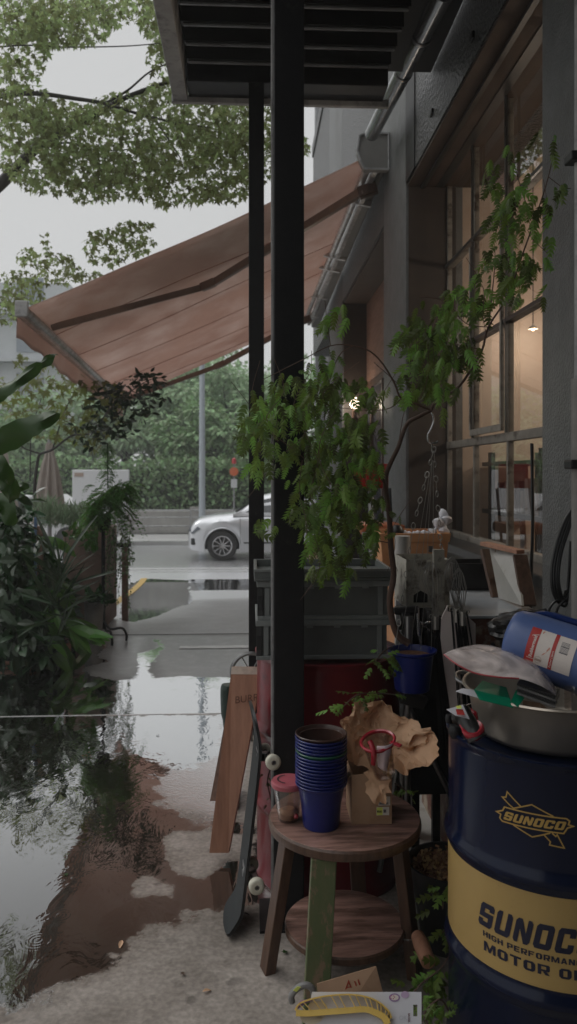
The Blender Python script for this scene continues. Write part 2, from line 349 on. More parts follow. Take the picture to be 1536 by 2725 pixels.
# ================================================================== GROUND
def wet_mat(name, dry1, dry2, wetcol, ripples=(), sheen_rough=.22, edge=1.0, gloss_dry=.0, bsc=90):
    """concrete / asphalt with puddles: 'wet' attribute (0..1) + noise = standing water, 'sheen' = thin rough film"""
    m = bpy.data.materials.new(name); m.use_nodes = True; t = m.node_tree; t.nodes.clear(); L = t.links.new
    mo = N(t, 'ShaderNodeOutputMaterial'); geo = N(t, 'ShaderNodeNewGeometry')
    a1 = N(t, 'ShaderNodeAttribute', attribute_name='wet'); a2 = N(t, 'ShaderNodeAttribute', attribute_name='sheen')
    n1 = N(t, 'ShaderNodeTexNoise'); n1.inputs['Scale'].default_value = 9; n1.inputs['Detail'].default_value = 9; n1.inputs['Roughness'].default_value = .68
    L(geo.outputs['Position'], n1.inputs['Vector'])
    e1 = N(t, 'ShaderNodeMath', operation='MULTIPLY_ADD'); L(n1.outputs[0], e1.inputs[0]); e1.inputs[1].default_value = 1.6*edge; e1.inputs[2].default_value = -.8*edge
    e2 = N(t, 'ShaderNodeMath', operation='ADD'); L(a1.outputs['Fac'], e2.inputs[0]); L(e1.outputs[0], e2.inputs[1])
    wt = N(t, 'ShaderNodeMapRange'); wt.inputs[1].default_value = .46; wt.inputs[2].default_value = .58; L(e2.outputs[0], wt.inputs[0])
    # rim: narrow meniscus band just at the edge
    rim = N(t, 'ShaderNodeMapRange'); rim.inputs[1].default_value = .44; rim.inputs[2].default_value = .50; L(e2.outputs[0], rim.inputs[0])
    # damp band around the water
    dmp = N(t, 'ShaderNodeMapRange'); dmp.inputs[1].default_value = .12; dmp.inputs[2].default_value = .5; L(e2.outputs[0], dmp.inputs[0])
    n2 = N(t, 'ShaderNodeTexNoise'); n2.inputs['Scale'].default_value = 3.2; n2.inputs['Detail'].default_value = 10; n2.inputs['Roughness'].default_value = .7
    L(geo.outputs['Position'], n2.inputs['Vector'])
    cr = N(t, 'ShaderNodeValToRGB'); cr.color_ramp.elements[0].position = .36; cr.color_ramp.elements[1].position = .64
    cr.color_ramp.elements[0].color = (*dry1, 1); cr.color_ramp.elements[1].color = (*dry2, 1); L(n2.outputs[0], cr.inputs[0])
    n3 = N(t, 'ShaderNodeTexNoise'); n3.inputs['Scale'].default_value = 60; n3.inputs['Detail'].default_value = 6; L(geo.outputs['Position'], n3.inputs['Vector'])
    sp = N(t, 'ShaderNodeMapRange'); sp.inputs[1].default_value = .35; sp.inputs[2].default_value = .7; sp.inputs[3].default_value = .78; sp.inputs[4].default_value = 1.12; L(n3.outputs[0], sp.inputs[0])
    # dark stains
    n5 = N(t, 'ShaderNodeTexNoise'); n5.inputs['Scale'].default_value = 13; n5.inputs['Detail'].default_value = 3; L(geo.outputs['Position'], n5.inputs['Vector'])
    st = N(t, 'ShaderNodeMapRange'); st.inputs[1].default_value = .62; st.inputs[2].default_value = .72; st.inputs[3].default_value = 1; st.inputs[4].default_value = .62; L(n5.outputs[0], st.inputs[0])
    mu0 = N(t, 'ShaderNodeMath', operation='MULTIPLY'); L(sp.outputs[0], mu0.inputs[0]); L(st.outputs[0], mu0.inputs[1])
    mxm = N(t, 'ShaderNodeMix', data_type='RGBA', blend_type='MULTIPLY'); mxm.inputs[0].default_value = 1; L(cr.outputs[0], mxm.inputs[6]); L(mu0.outputs[0], mxm.inputs[7])
    dcol = N(t, 'ShaderNodeMix', data_type='RGBA'); L(dmp.outputs[0], dcol.inputs[0]); L(mxm.outputs[2], dcol.inputs[6])
    dk = N(t, 'ShaderNodeMix', data_type='RGBA', blend_type='MULTIPLY'); dk.inputs[0].default_value = 1; dk.inputs[7].default_value = (.62,.6,.58,1); L(mxm.outputs[2], dk.inputs[6]); L(dk.outputs[2], dcol.inputs[7])
    wc = N(t, 'ShaderNodeMix', data_type='RGBA', blend_type='MULTIPLY'); wc.inputs[0].default_value = 1; wc.inputs[6].default_value = (*wetcol, 1); L(sp.outputs[0], wc.inputs[7])
    base = N(t, 'ShaderNodeMix', data_type='RGBA'); L(wt.outputs[0], base.inputs[0]); L(dcol.outputs[2], base.inputs[6]); L(wc.outputs[2], base.inputs[7])
    # bumps
    bd = N(t, 'ShaderNodeBump'); bd.inputs['Strength'].default_value = .35; bd.inputs['Distance'].default_value = .003
    nb = N(t, 'ShaderNodeTexNoise'); nb.inputs['Scale'].default_value = bsc; nb.inputs['Detail'].default_value = 8; L(geo.outputs['Position'], nb.inputs['Vector'])
    L(nb.outputs[0], bd.inputs['Height'])
    # water surface: slow waves + rain rings
    mpw = N(t, 'ShaderNodeMapping'); mpw.inputs['Scale'].default_value = (1, .55, 1); L(geo.outputs['Position'], mpw.inputs[0])
    nw = N(t, 'ShaderNodeTexNoise'); nw.inputs['Scale'].default_value = 8; nw.inputs['Detail'].default_value = 3.5; nw.inputs['Roughness'].default_value = .6; nw.inputs['Distortion'].default_value = .6
    L(mpw.outputs[0], nw.inputs['Vector'])
    hsum = N(t, 'ShaderNodeMath', operation='MULTIPLY'); L(nw.outputs[0], hsum.inputs[0]); hsum.inputs[1].default_value = 1.0
    acc = hsum.outputs[0]
    for (cx_, cy_, rr) in ripples:
        vd = N(t, 'ShaderNodeVectorMath', operation='DISTANCE'); L(geo.outputs['Position'], vd.inputs[0]); vd.inputs[1].default_value = (cx_, cy_, .006)
        s1 = N(t, 'ShaderNodeMath', operation='MULTIPLY'); L(vd.outputs['Value'], s1.inputs[0]); s1.inputs[1].default_value = 420
        s2 = N(t, 'ShaderNodeMath', operation='SINE'); L(s1.outputs[0], s2.inputs[0])
        s3 = N(t, 'ShaderNodeMapRange'); s3.inputs[1].default_value = rr; s3.inputs[2].default_value = rr*.3; s3.inputs[3].default_value = 0; s3.inputs[4].default_value = .03; L(vd.outputs['Value'], s3.inputs[0])
        s4 = N(t, 'ShaderNodeMath', operation='MULTIPLY_ADD'); L(s2.outputs[0], s4.inputs[0]); L(s3.outputs[0], s4.inputs[1]); L(acc, s4.inputs[2]); acc = s4.outputs[0]
    bw = N(t, 'ShaderNodeBump'); bw.inputs['Strength'].default_value = .13; bw.inputs['Distance'].default_value = .012; L(acc, bw.inputs['Height'])
    # shaders
    dif = N(t, 'ShaderNodeBsdfDiffuse'); L(base.outputs[2], dif.inputs[0])
    fr = N(t, 'ShaderNodeFresnel'); fr.inputs[0].default_value = 1.33
    # standing water: mirror raised past real water to imitate a brighter sky
    fm = N(t, 'ShaderNodeFloatCurve'); cv = fm.mapping.curves[0]
    cv.points[0].location = (0, .0); cv.points[1].location = (1, 1)
    for p_ in ((.03,.15),(.06,.29),(.10,.52),(.15,.80),(.25,.94),(.5,.98)): cv.points.new(*p_)
    fm.mapping.update(); L(fr.outputs[0], fm.inputs['Value'])
    gw = N(t, 'ShaderNodeBsdfGlossy'); gw.inputs['Roughness'].default_value = .03; gw.inputs[0].default_value = (.92,.93,.94,1); L(bw.outputs[0], gw.inputs['Normal'])
    wmix = N(t, 'ShaderNodeMixShader'); L(fm.outputs[0], wmix.inputs[0]); L(dif.outputs[0], wmix.inputs[1]); L(gw.outputs[0], wmix.inputs[2])
    # damp/dry surface
    gd = N(t, 'ShaderNodeBsdfGlossy'); gd.inputs['Roughness'].default_value = sheen_rough; gd.inputs[0].default_value = (.9,.9,.92,1); L(bd.outputs[0], gd.inputs['Normal'])
    L(bd.outputs[0], dif.inputs['Normal'])
    f2 = N(t, 'ShaderNodeMath', operation='MULTIPLY_ADD', use_clamp=True); f2.inputs[1].default_value = 1.0; f2.inputs[2].default_value = 0
    shn = N(t, 'ShaderNodeMath', operation='MULTIPLY_ADD', use_clamp=True); L(n1.outputs[0], shn.inputs[0]); shn.inputs[1].default_value = 1.1; shn.inputs[2].default_value = -.55
    sh2 = N(t, 'ShaderNodeMath', operation='ADD', use_clamp=True); L(a2.outputs['Fac'], sh2.inputs[0]); L(shn.outputs[0], sh2.inputs[1])
    sh3 = N(t, 'ShaderNodeMath', operation='MULTIPLY'); L(sh2.outputs[0], sh3.inputs[0]); L(a2.outputs['Fac'], sh3.inputs[1])
    fm2 = N(t, 'ShaderNodeMath', operation='MULTIPLY', use_clamp=True); L(fm.outputs[0], fm2.inputs[0]); fm2.inputs[1].default_value = 1.5
    shf = N(t, 'ShaderNodeMath', operation='MULTIPLY'); L(sh3.outputs[0], shf.inputs[0]); L(fm2.outputs[0], shf.inputs[1])
    rimv = N(t, 'ShaderNodeMath', operation='MULTIPLY'); L(rim.outputs[0], rimv.inputs[0]); rimv.inputs[1].default_value = .4
    tot = N(t, 'ShaderNodeMath', operation='ADD', use_clamp=True); L(shf.outputs[0], tot.inputs[0]); L(rimv.outputs[0], tot.inputs[1])
    tot2 = N(t, 'ShaderNodeMath', operation='ADD', use_clamp=True); L(tot.outputs[0], tot2.inputs[0]); tot2.inputs[1].default_value = gloss_dry
    dmix = N(t, 'ShaderNodeMixShader'); L(tot2.outputs[0], dmix.inputs[0]); L(dif.outputs[0], dmix.inputs[1]); L(gd.outputs[0], dmix.inputs[2])
    fin = N(t, 'ShaderNodeMixShader'); L(wt.outputs[0], fin.inputs[0]); L(dmix.outputs[0], fin.inputs[1]); L(wmix.outputs[0], fin.inputs[2])
    L(fin.outputs[0], mo.inputs[0])
    return m

def sdist(poly, X, Y):   # signed distance (positive inside) to a polygon, numpy arrays
    n = len(poly); d = np.full(X.shape, 1e9); ins = np.zeros(X.shape, bool)
    for i in range(n):
        x0, y0 = poly[i]; x1, y1 = poly[(i+1) % n]; ex, ey = x1-x0, y1-y0
        wx, wy = X-x0, Y-y0; tt = np.clip((wx*ex+wy*ey)/(ex*ex+ey*ey+1e-12), 0, 1)
        d = np.minimum(d, np.hypot(wx-tt*ex, wy-tt*ey))
        c = ((y0 <= Y) & (y1 > Y)) | ((y1 <= Y) & (y0 > Y))
        with np.errstate(divide='ignore', invalid='ignore'):
            xi = x0 + (Y-y0)*ex/(ey if abs(ey) > 1e-12 else 1e-12)
        ins ^= c & (X < xi)
    return np.where(ins, d, -d)
def gpoly(pts): return [(PG(x, y).x, PG(x, y).y) for x, y in pts]
def sheet(name, xs, ys, m, off, wet=(), dry=(), sheen=(), zf=gz, soft=.12):
    X, Y = np.meshgrid(xs, ys); Z = np.vectorize(zf)(Y) + off
    nx, ny = len(xs), len(ys)
    co = np.stack([X, Y, Z], -1).reshape(-1, 3)
    me = bpy.data.meshes.new(name)
    idx = np.arange(nx*ny).reshape(ny, nx)
    fs = np.stack([idx[:-1,:-1], idx[:-1,1:], idx[1:,1:], idx[1:,:-1]], -1).reshape(-1, 4)
    me.from_pydata(co.tolist(), [], fs.tolist()); me.update()
    me.polygons.foreach_set('use_smooth', [True]*len(me.polygons))
    wv = np.full(X.shape, 0.0)
    def v(p, s): return np.clip(.5 + sdist(p, X, Y)/(2*s), 0, 1)
    for p in wet: wv = np.maximum(wv, v(gpoly(p[0]), p[1]))
    for p in dry: wv = np.minimum(wv, 1 - v(gpoly(p[0]), p[1]))
    sv = np.full(X.shape, 0.0)
    for p, s, val in sheen: sv = np.maximum(sv, val*v(gpoly(p), s))
    for nm, arr in (('wet', wv), ('sheen', sv)):
        at = me.attributes.new(nm, 'FLOAT', 'POINT'); at.data.foreach_set('value', arr.reshape(-1).astype(np.float32))
    o = bpy.data.objects.new(name, me); C.objects.link(o); me.materials.append(m); return o

def rp(px, py, r): p = PG(px, py); return (p.x, p.y, r)
m_near = wet_mat('wet_concrete', (.24,.21,.185), (.40,.355,.32), (.022,.017,.013),
                 ripples=(rp(100,2505,.075), rp(165,2440,.06), rp(60,2150,.08), rp(235,2330,.05), rp(290,2060,.08), rp(130,1990,.09)), sheen_rough=.2)
near_wet = [([(-500,1905),(592,1905),(588,2010),(540,2040),(470,2050),(420,2085),(425,2140),(455,2160),(520,2182),(570,2195),(690,2205),(720,2240),(740,2330),(735,2400),
              (690,2415),(600,2428),(500,2436),(430,2455),(380,2490),(335,2545),(270,2575),(200,2612),(120,2650),(40,2690),(-500,2760)], .10)]
near_dry = [([(432,2235),(465,2212),(560,2214),(680,2222),(672,2290),(600,2300),(565,2330),(550,2348),(470,2330),(445,2285)], .045),
            ([(350,2352),(410,2330),(462,2360),(460,2390),(360,2394)], .05)]
near_sheen = [([(330,1900),(640,1900),(640,2210),(430,2160),(340,2080),(300,1990)], .12, 1.0),
              ([(0,2620),(300,2560),(420,2620),(330,2725),(0,2780)], .10, .55),
              ([(340,2340),(470,2320),(470,2400),(350,2400)], .04, .7), ([(430,2215),(690,2215),(660,2340),(440,2340)], .05, .5)]
Y1 = PG(300, 1905).y; Y2 = PG(400, 1690).y
ys = np.concatenate([[-8,-5,-2,0,.7], np.arange(1.2, Y1-.006, .022), [Y1-.004]])
xs = np.concatenate([[-9,-7,-5,-4,-3.2], np.arange(-2.6, 1.3, .022), [1.42, 8]])
struct(sheet('concrete_floor', xs, ys, m_near, .004, near_wet, near_dry, near_sheen), 'wet concrete forecourt floor half covered by a puddle', 'floor')
m_mid = wet_mat('wet_slab', (.14,.132,.128), (.18,.172,.168), (.022,.02,.017), sheen_rough=.28, gloss_dry=.16,
                ripples=(rp(120,1800,.2),))
mid_wet = [([(-500,1600),(270,1695),(285,1725),(255,1745),(290,1760),(215,1780),(245,1800),(300,1812),(360,1808),(372,1770),(365,1740),(395,1735),(425,1720),(405,1700),(425,1702),(440,1722),(418,1745),(395,1785),(410,1808),(470,1800),(560,1806),(640,1802),(760,1902),(-500,1960)], .06)]
mid_dry = []
mid_sheen = [([(380,1690),(700,1690),(700,1810),(420,1812)], .1, .45), ([(200,1690),(420,1690),(380,1810),(230,1800)], .15, .55)]
ys = np.concatenate([[Y1+.012], np.arange(Y1+.04, Y2-.02, .03), [Y2-.012]])
xs = np.concatenate([[-9,-7,-5,-4], np.arange(-3.4, 1.3, .03), [1.42, 8]])
struct(sheet('paving_slab', xs, ys, m_mid, .004, mid_wet, mid_dry, mid_sheen), 'wet grey paving slab between the forecourt and the driveway', 'floor')
m_drv = wet_mat('wet_asphalt', (.26,.262,.265), (.35,.352,.356), (.03,.032,.03), sheen_rough=.35, gloss_dry=.32, edge=.9)
drv_wet = [([(330,1560),(380,1540),(500,1545),(512,1606),(470,1618),(420,1640),(345,1660),(318,1650)], .06), ([(500,1542),(760,1542),(760,1570),(510,1572)], .1)]
drv_sheen = [([(300,1500),(1000,1500),(1000,1580),(520,1600),(430,1640),(290,1680)], .5, 1.0)]
YR = 15.9
ys = np.concatenate([[Y2+.02], np.arange(Y2+.06, YR, .08), [YR]])
xs = np.concatenate([[-12,-9,-7,-5], np.arange(-4.4, 1.6, .08), [3, 8, 12]])
struct(sheet('driveway', xs, ys, m_drv, .004, drv_wet, (), drv_sheen), 'wet grey asphalt driveway sloping down to the street', 'driveway')
m_road = wet_mat('wet_road', (.5,.505,.51), (.62,.623,.628), (.03,.03,.03), sheen_rough=.22, gloss_dry=.42, edge=.4)
road_sheen = [([(-3000,1440),(4000,1440),(4000,1515),(-3000,1515)], .5, .6)]
struct(sheet('road', np.array([-60,-20,-10,-5,0,5,10,20,60]), np.array([YR+.02,17,18,19,20,21,22]), m_road, .004, (), (), road_sheen), 'wet street running across behind the forecourt', 'road')
m_pave = wet_mat('wet_pavement', (.2,.2,.195), (.26,.26,.255), (.05,.05,.05), sheen_rough=.3, gloss_dry=.3)
mb = MB().box((-60,22,-.44), (60,22.16,-.30)).box((-60,22.163,-.44), (60,24.6,-.304))
struct(mb.build('pavement', mat('pave_c', (.38,.38,.375), .35, col2=(.48,.48,.47), scale=2)), 'raised pavement with kerb on the far side of the street', 'pavement')
# base ground under everything, reaching the horizon
xs = np.array([-260,-120,-60,-30,-12,0,12,30,60,120,260.]); ys = np.concatenate([[-60,-20,-8,0,4,7.6], np.arange(7.8, 15, .6), [16,20,24,30,45,80,160,320]])
g = sheet('ground', xs, ys, mat('earth', (.09,.08,.065), .8, col2=(.06,.07,.04), scale=2, bump=.5), -.02)
struct(g, 'bare dark ground under and around the forecourt', 'ground')
# painted lines
def strip(p0, p1, w_, off, m, name, label, n=24, zf=gz):
    a = Vector((p0[0], p0[1], 0)); b = Vector((p1[0], p1[1], 0)); d = (b-a).normalized(); s_ = Vector((-d.y, d.x, 0))*w_/2
    mb = MB()
    def fn(u, v):
        q = a + (b-a)*u + s_*(2*v-1); return (q.x, q.y, zf(q.y)+off)
    mb.grid(fn, n, 2); return tag(mb.build(name, m), label, 'road marking', kind='structure')
a = PG(478,1725); b = PG(760,1722); strip((a.x,a.y),(b.x+.6,b.y),.11,.009,M['paint_white'],'painted_line','faded white line painted across the grey slab')
a = PG(300,1612); b = PG(384,1540); strip((a.x,a.y),(b.x,b.y),.12,.010,M['paint_yellow'],'painted_line','yellow line painted on the driveway beside the planter')
strip((-30,16.5),(30,16.5),.16,.009,M['paint_white'],'painted_line','white edge line along the near side of the street')
# metal joint covers between the slabs
for (Yj, nm, lb) in ((Y1, 'floor_joint', 'thin pale joint strip across the flooded concrete floor'), (Y2, 'floor_joint', 'dark drain joint across the slab in front of the driveway')):
    mb = MB().box((-4.5, Yj-.003, .001), (1.3, Yj+.010, .006)); tag(mb.build(nm, M['alu'] if Yj == Y1 else M['rubber']), lb, 'joint strip', kind='structure')

# ================================================================== CAFE BUILDING
XW = 1.18; XG = 1.512
bd = thing('cafe_building', 'dark grey rendered cafe building with deep piers and a large paned window', 'building', (XW, 6, 0))
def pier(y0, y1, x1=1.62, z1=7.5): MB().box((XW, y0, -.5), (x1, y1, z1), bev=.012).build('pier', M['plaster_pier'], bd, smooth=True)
Yn = PX(1441,1500,XW).y; Y2a = PX(1080,1000,XW).y; Y2b = PX(1021,1000,XW).y; Y3a = PX(911,1000,XW).y; Y3b = PX(877,1000,XW).y; YE = 14.4
pier(-3.0, Yn); pier(Y2a, Y2b); pier(Y3a, Y3b)
ZL = 3.79
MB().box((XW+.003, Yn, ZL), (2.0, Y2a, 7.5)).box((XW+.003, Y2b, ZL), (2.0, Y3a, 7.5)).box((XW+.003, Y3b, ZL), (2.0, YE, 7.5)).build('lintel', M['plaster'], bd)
# soffit boards under the lintels (brown)
MB().box((XW+.012, Yn+.003, ZL-.02), (XG+.2, Y2a-.003, ZL-.002)).build('soffit', M['soffit'], bd)
MB().box((XW+.022, Y2b+.003, ZL-.02), (XG+.2, Y3a-.003, ZL-.002)).build('soffit', M['soffit'], bd)
# dark brown cheeks of the piers facing the camera
M['reveal'] = mat('reveal', (.02,.013,.009), .6, col2=(.03,.02,.014), scale=4)
MB().box((XW+.02, Y2a-.012, -.4), (XG+.05, Y2a-.002, ZL-.022)).build('reveal', M['reveal'], bd)
MB().box((XW+.02, Y3a-.012, -.4), (XG+.05, Y3a-.002, ZL-.022)).build('reveal', M['reveal'], bd)
# shadow gap next to pier top
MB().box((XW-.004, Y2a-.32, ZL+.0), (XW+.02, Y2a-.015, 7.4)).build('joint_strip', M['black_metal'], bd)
# low wall + sill
MB().box((XG-.10, Yn, -.4), (XG+.12, Y2a-.013, 1.07)).build('low_wall', M['wall_low'], bd)
MB().box((XG-.20, Yn+.003, 1.07), (XG+.1, Y2a-.014, 1.13), bev=.008).build('window_sill', M['frame_dark'], bd)
# ---- the big grid window
yc = [PX(x, 1000, XG).y for x in (1197, 1267, 1357)]
pitch = .735; yl = yc[0]
cols = [yl, yc[1], yc[2], yc[2]-.74, yc[2]-1.48, Yn-.2]
rows = [1.15, 1.81, 2.485, 3.16, 3.80]
wf = MB(); fw = .032
for i, y in enumerate(cols[:-1]):
    wf.box((XG-.018, y-fw*(.7 if i else .3), rows[0]), (XG+.018, y+fw*.3, rows[-1]), bev=.004)
for i, z in enumerate(rows):
    h_ = .028 if i in (0, 1, 4) else .014
    wf.box((XG-.026, cols[-1], z-h_), (XG+.026, cols[0]-.01, z+h_*.8), bev=.003)
# opening casement frame
wf.box((XG-.05, yc[2]+.01, 1.845), (XG-.031, yc[1]-.02, 1.885)); wf.box((XG-.05, yc[1]-.035, 1.886), (XG-.031, yc[1]-.005, 3.1)); wf.box((XG-.05, yc[2]+.008, 1.886), (XG-.031, yc[2]+.036, 3.1))
wfo = wf.build('window', M['frame'], bd, smooth=True)
thin = MB()
for z in (2.485, 3.16): thin.box((XG-.042, cols[-1], z-.018), (XG-.027, cols[0]-.012, z+.004))
for y in cols[1:-1]: thin.box((XG-.0435, y-.055, 1.83), (XG-.0305, y-.034, 3.78))
thin.build('glazing_bar', M['frame_dark'], wfo)
gl = MB(); gl.quad((XG, cols[-1], rows[0]), (XG, cols[0], rows[0]), (XG, cols[0], rows[-1]), (XG, cols[-1], rows[-1]))
gl.build('window_glass', glass_mat('window_glass', (.95,.93,.9), 1.6), wfo)
# stepped dark head above the window
MB().box((XG-.10, Yn+.003, 3.765), (XG-.04, Y2a-.014, ZL-.021)).box((XG-.22, Yn+.003, 3.75), (XG-.19, Y2a-.014, ZL-.021)).build('window_head', M['frame_dark'], bd)
# ---- second bay: wood panelling above, dark door frame
xb = XG-.02
MB().box((xb, Y2b+.002, 2.75), (xb+.1, Y3a-.013, ZL-.03)).build('wood_panel', M['wood_wall'], bd)
MB().box((xb, Y2b+.002, -.4), (xb+.1, Y2b+1.0, 2.745)).build('wall', M['soffit'], bd)
fr = MB(); y0 = Y2b+1.0; 
for k in range(4): fr.box((xb-.02, y0+k*.78, -.3), (xb+.05, y0+k*.78+.07, 2.74), bev=.005)
fr.box((xb-.018, y0+.07, 2.66), (xb+.05, y0+2.4, 2.73))
f2 = fr.build('door', M['wood_dark'], bd)
MB().quad((xb+.01, y0, -.3), (xb+.01, y0+2.4, -.3), (xb+.01, y0+2.4, 2.66), (xb+.01, y0, 2.66)).build('door_glass', M['win_dark'], f2)
MB().box((xb, Y3b, -.4), (xb+.1, YE, ZL)).build('wall', M['soffit'], bd)
# back / end / roof shell
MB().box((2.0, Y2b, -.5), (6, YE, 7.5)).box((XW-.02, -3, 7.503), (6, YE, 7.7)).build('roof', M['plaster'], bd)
MB().box((-3.0, -4.2, -.4), (XW-.004, -3.95, 5.2), bev=.01).build('unseen_light_block', M['plaster'], bd)  # unseen wall added behind the camera to keep sky light out
# interior room
MB().quad((6,-2,0), (6,Y2b,0), (6,Y2b,4.4), (6,-2,4.4)).quad((XG+.06,Y2a+.012,0), (6,Y2a+.012,0), (6,Y2a+.012,4.4), (XG+.06,Y2a+.012,4.4)).quad((XG,-2,3.92), (6,-2,3.92), (6,Y2b,3.92), (XG,Y2b,3.92)).quad((XG,-2,0),(6,-2,0),(6,-2,4.4),(XG,-2,4.4)).build('room_wall', M['room_wall'], bd)
MB().quad((XG,-2,.15), (6,-2,.15), (6,Y2b,.15), (XG,Y2b,.15)).build('room_floor', M['wood_dark'], bd)
for z in (3.95,):
    mbm = MB()
    for k in range(5): mbm.box((XG+.25, 1.2+k*1.25, z), (5.9, 1.3+k*1.25, z+.2))
    pass
# small cast fixings on the render
for (x, y) in ((1258,98),(1150,300),(1120,140)):
    p = PX(x, y, XW); MB().box((XW-.012, p.y-.03, p.z-.02), (XW+.004, p.y+.03, p.z+.02), bev=.006).build('wall_bracket', M['black_metal'], bd)
EM = lambda n, c, s: mat(n, c, .5, emit=c, estr=s)
M['bulb'] = EM('bulb', (1.0, .72, .42), 14)
M['bulb2'] = EM('bulb2', (1.0, .82, .6), 9)
def lamp(pt, label, power, r=.04, shade=True, L=.5, kind='pendant_lamp'):
    t = thing(kind, label, 'lamp', pt)
    p = Vector(pt)
    MB().lathe([(0.001,-r),(r*.6,-r*.85),(r,-r*.2),(r*.8,r*.5),(r*.4,r*.9),(r*.3,r*1.4)], 16, Matrix.Translation(p)).build('bulb', M['bulb'] if shade else M['bulb2'], t, smooth=True, ang=80)
    if shade:
        MB().lathe([(r*2.4,-r*.1),(r*1.9,r*.8),(r*.5,r*1.8),(r*.4,r*2.4)], 20, Matrix.Translation(p)).build('lamp_shade', M['white_plastic'], t, smooth=True)
        MB().tube([p+Vector((0,0,r*2.4)), p+Vector((0,0,L))], .004, 6).build('cord', M['black_plastic'], t)
    l = bpy.data.lights.new('lamp_light', 'POINT'); l.energy = power; l.color = (1, .87, .72); l.specular_factor = .15; l.shadow_soft_size = .06
    lo = bpy.data.objects.new('lamp_light', l); C.objects.link(lo); lo.location = p - Vector((0,0,r*2.4)) if shade else p + Vector((-.10,0,0)); 
    lo.parent = t; lo.matrix_parent_inverse = Matrix.Translation(-Vector(pt))
    return t
lamp(P(1419,875,5.6), 'small white pendant lamp glowing inside behind the window', 5, r=.015, L=4.0-P(1419,875,5.6).z)
lamp((3.6, 4.0, 2.9), 'pendant lamp hanging deep inside the cafe room', 75, L=1.0)
lamp((2.6, 1.2, 2.9), 'pendant lamp hanging inside near the front of the cafe room', 40, L=1.1)
wl = lamp(P(944,1074,9.6), 'bare glowing wall bulb on the second pier behind the hanging foliage', 8, r=.065, shade=False, kind='wall_lamp')
MB().tube([P(944,1090,9.6), P(944,1110,9.62), P(955,1125,9.68), P(968,1125,9.75)], .03, 8).build('lamp_bracket', M['wood_dark'], wl)
# interior things seen behind the lower panes
t = thing('shelf', 'dark metal shelf with boxes standing inside behind the lower panes', 'shelf', (XG+.5, 5.2, .15))
p = MB()
for yy in (4.6, 5.6): p.box((XG+.25, yy, .15), (XG+.29, yy+.04, 1.75)); p.box((XG+.6, yy, .15), (XG+.64, yy+.04, 1.75))
for zz in (.9, 1.3, 1.65): p.box((XG+.24, 4.58, zz), (XG+.66, 5.76, zz+.03))
p.build('rack', M['frame_dark'], t)
p = MB()
for k in range(12): p.box((XG+.27, 4.72+k*.08, 1.331), (XG+.42, 4.72+k*.08+.055, 1.331+random.uniform(.14,.28)))
p.build('books', mat('books', (.12,.09,.08), .6, island=.6), t)
t = thing('cafe_chair', 'reddish brown chair back seen inside behind the lower right pane', 'chair', (XG+.5, 4.25, .15))
q0 = PX(1375,1235,XG+.45); q1 = PX(1412,1400,XG+.45)
MB().box((XG+.43, q0.y-.20, q0.z-.30), (XG+.47, q0.y+.16, q0.z), bev=.018).build('backrest', M['wood_wall'], t)
lg = MB().tube([(XG+.45, q0.y-.1, q0.z-.2), (XG+.45, q0.y-.15, 1.0), (XG+.42, q0.y-.18, .16)], .022, 8).build('leg', M['wood_wall'], t)

# drain pipe running up along the wall
t = thing('drain_pipe', 'glossy dark drain pipe slanting along the top of the wall under the canopy', 'pipe', P(1110,110,4.6))
pa, pb = P(1185,-25,4.1), P(990,356,6.35)
MB().tube([pa, pb], .058, 20).build('pipe', M['pipe'], t, smooth=True)
cl = MB()
for f_ in (.22, .45):
    q = pa.lerp(pb, f_); cl.tube([q, q+(pb-pa).normalized()*.035], .063, 20)
cl.build('collar', M['steel_dk'], t, smooth=True)
# the tall pipe at the right edge
t = thing('downpipe', 'thick pale grey vertical pipe clamped to the wall at the right edge', 'pipe', P(1530,2000,2.35))
q = P(1545,1300,2.35)
MB().tube([(q.x,q.y,.0), (q.x,q.y,1.88)], .026, 16).build('pipe', M['concrete_obj'], t, smooth=True)
MB().tube([(q.x,q.y,1.86), (q.x,q.y,4.2)], .0175, 16).build('pipe', M['trim'], t, smooth=True)
for z in (2.55, 1.62): MB().box((q.x-.04,q.y-.03,z-.014), (q.x+.03,q.y+.03,z+.014), bev=.005).build('clamp', M['black_plastic'], t)
# looped cables beside it
t = thing('cable_coil', 'loops of black cable hanging on the rough wall beside the vertical pipe', 'cable', P(1485,1500,2.75))
cb = MB()
for (dx, dw, y1) in ((0,0,1600),(7,6,1585),(-6,3,1612),(12,2,1575)):
    cb.tube(spline([P(1536,1340,2.72),P(1510+dx,1385,2.72),P(1482+dx,1470,2.72),P(1474+dx,1540,2.7),P(1484+dx,1590,2.7),P(1502+dw,y1,2.72),P(1512,1560,2.74),P(1520,1440,2.74)],5), .006, 6)
cb.tube(spline([P(1500,1592,2.7),P(1478,1600,2.7),P(1462,1622,2.7),P(1461,1650,2.7)],5), .005, 6)
cb.tube(spline([P(1506,1596,2.7),P(1488,1612,2.7),P(1480,1632,2.7),P(1474,1648,2.7)],5), .005, 6)
cb.build('cable', M['black_plastic'], t, smooth=True, ang=80)
cable = MB().tube(spline([PX(1416,1180,1.3),PX(1418,1400,1.3),PX(1414,1520,1.3),PX(1412,1640,1.3)],4), .008, 6).build('wall_cable', M['black_plastic']); tag(cable, 'single black cable running down beside the window frame', 'cable')

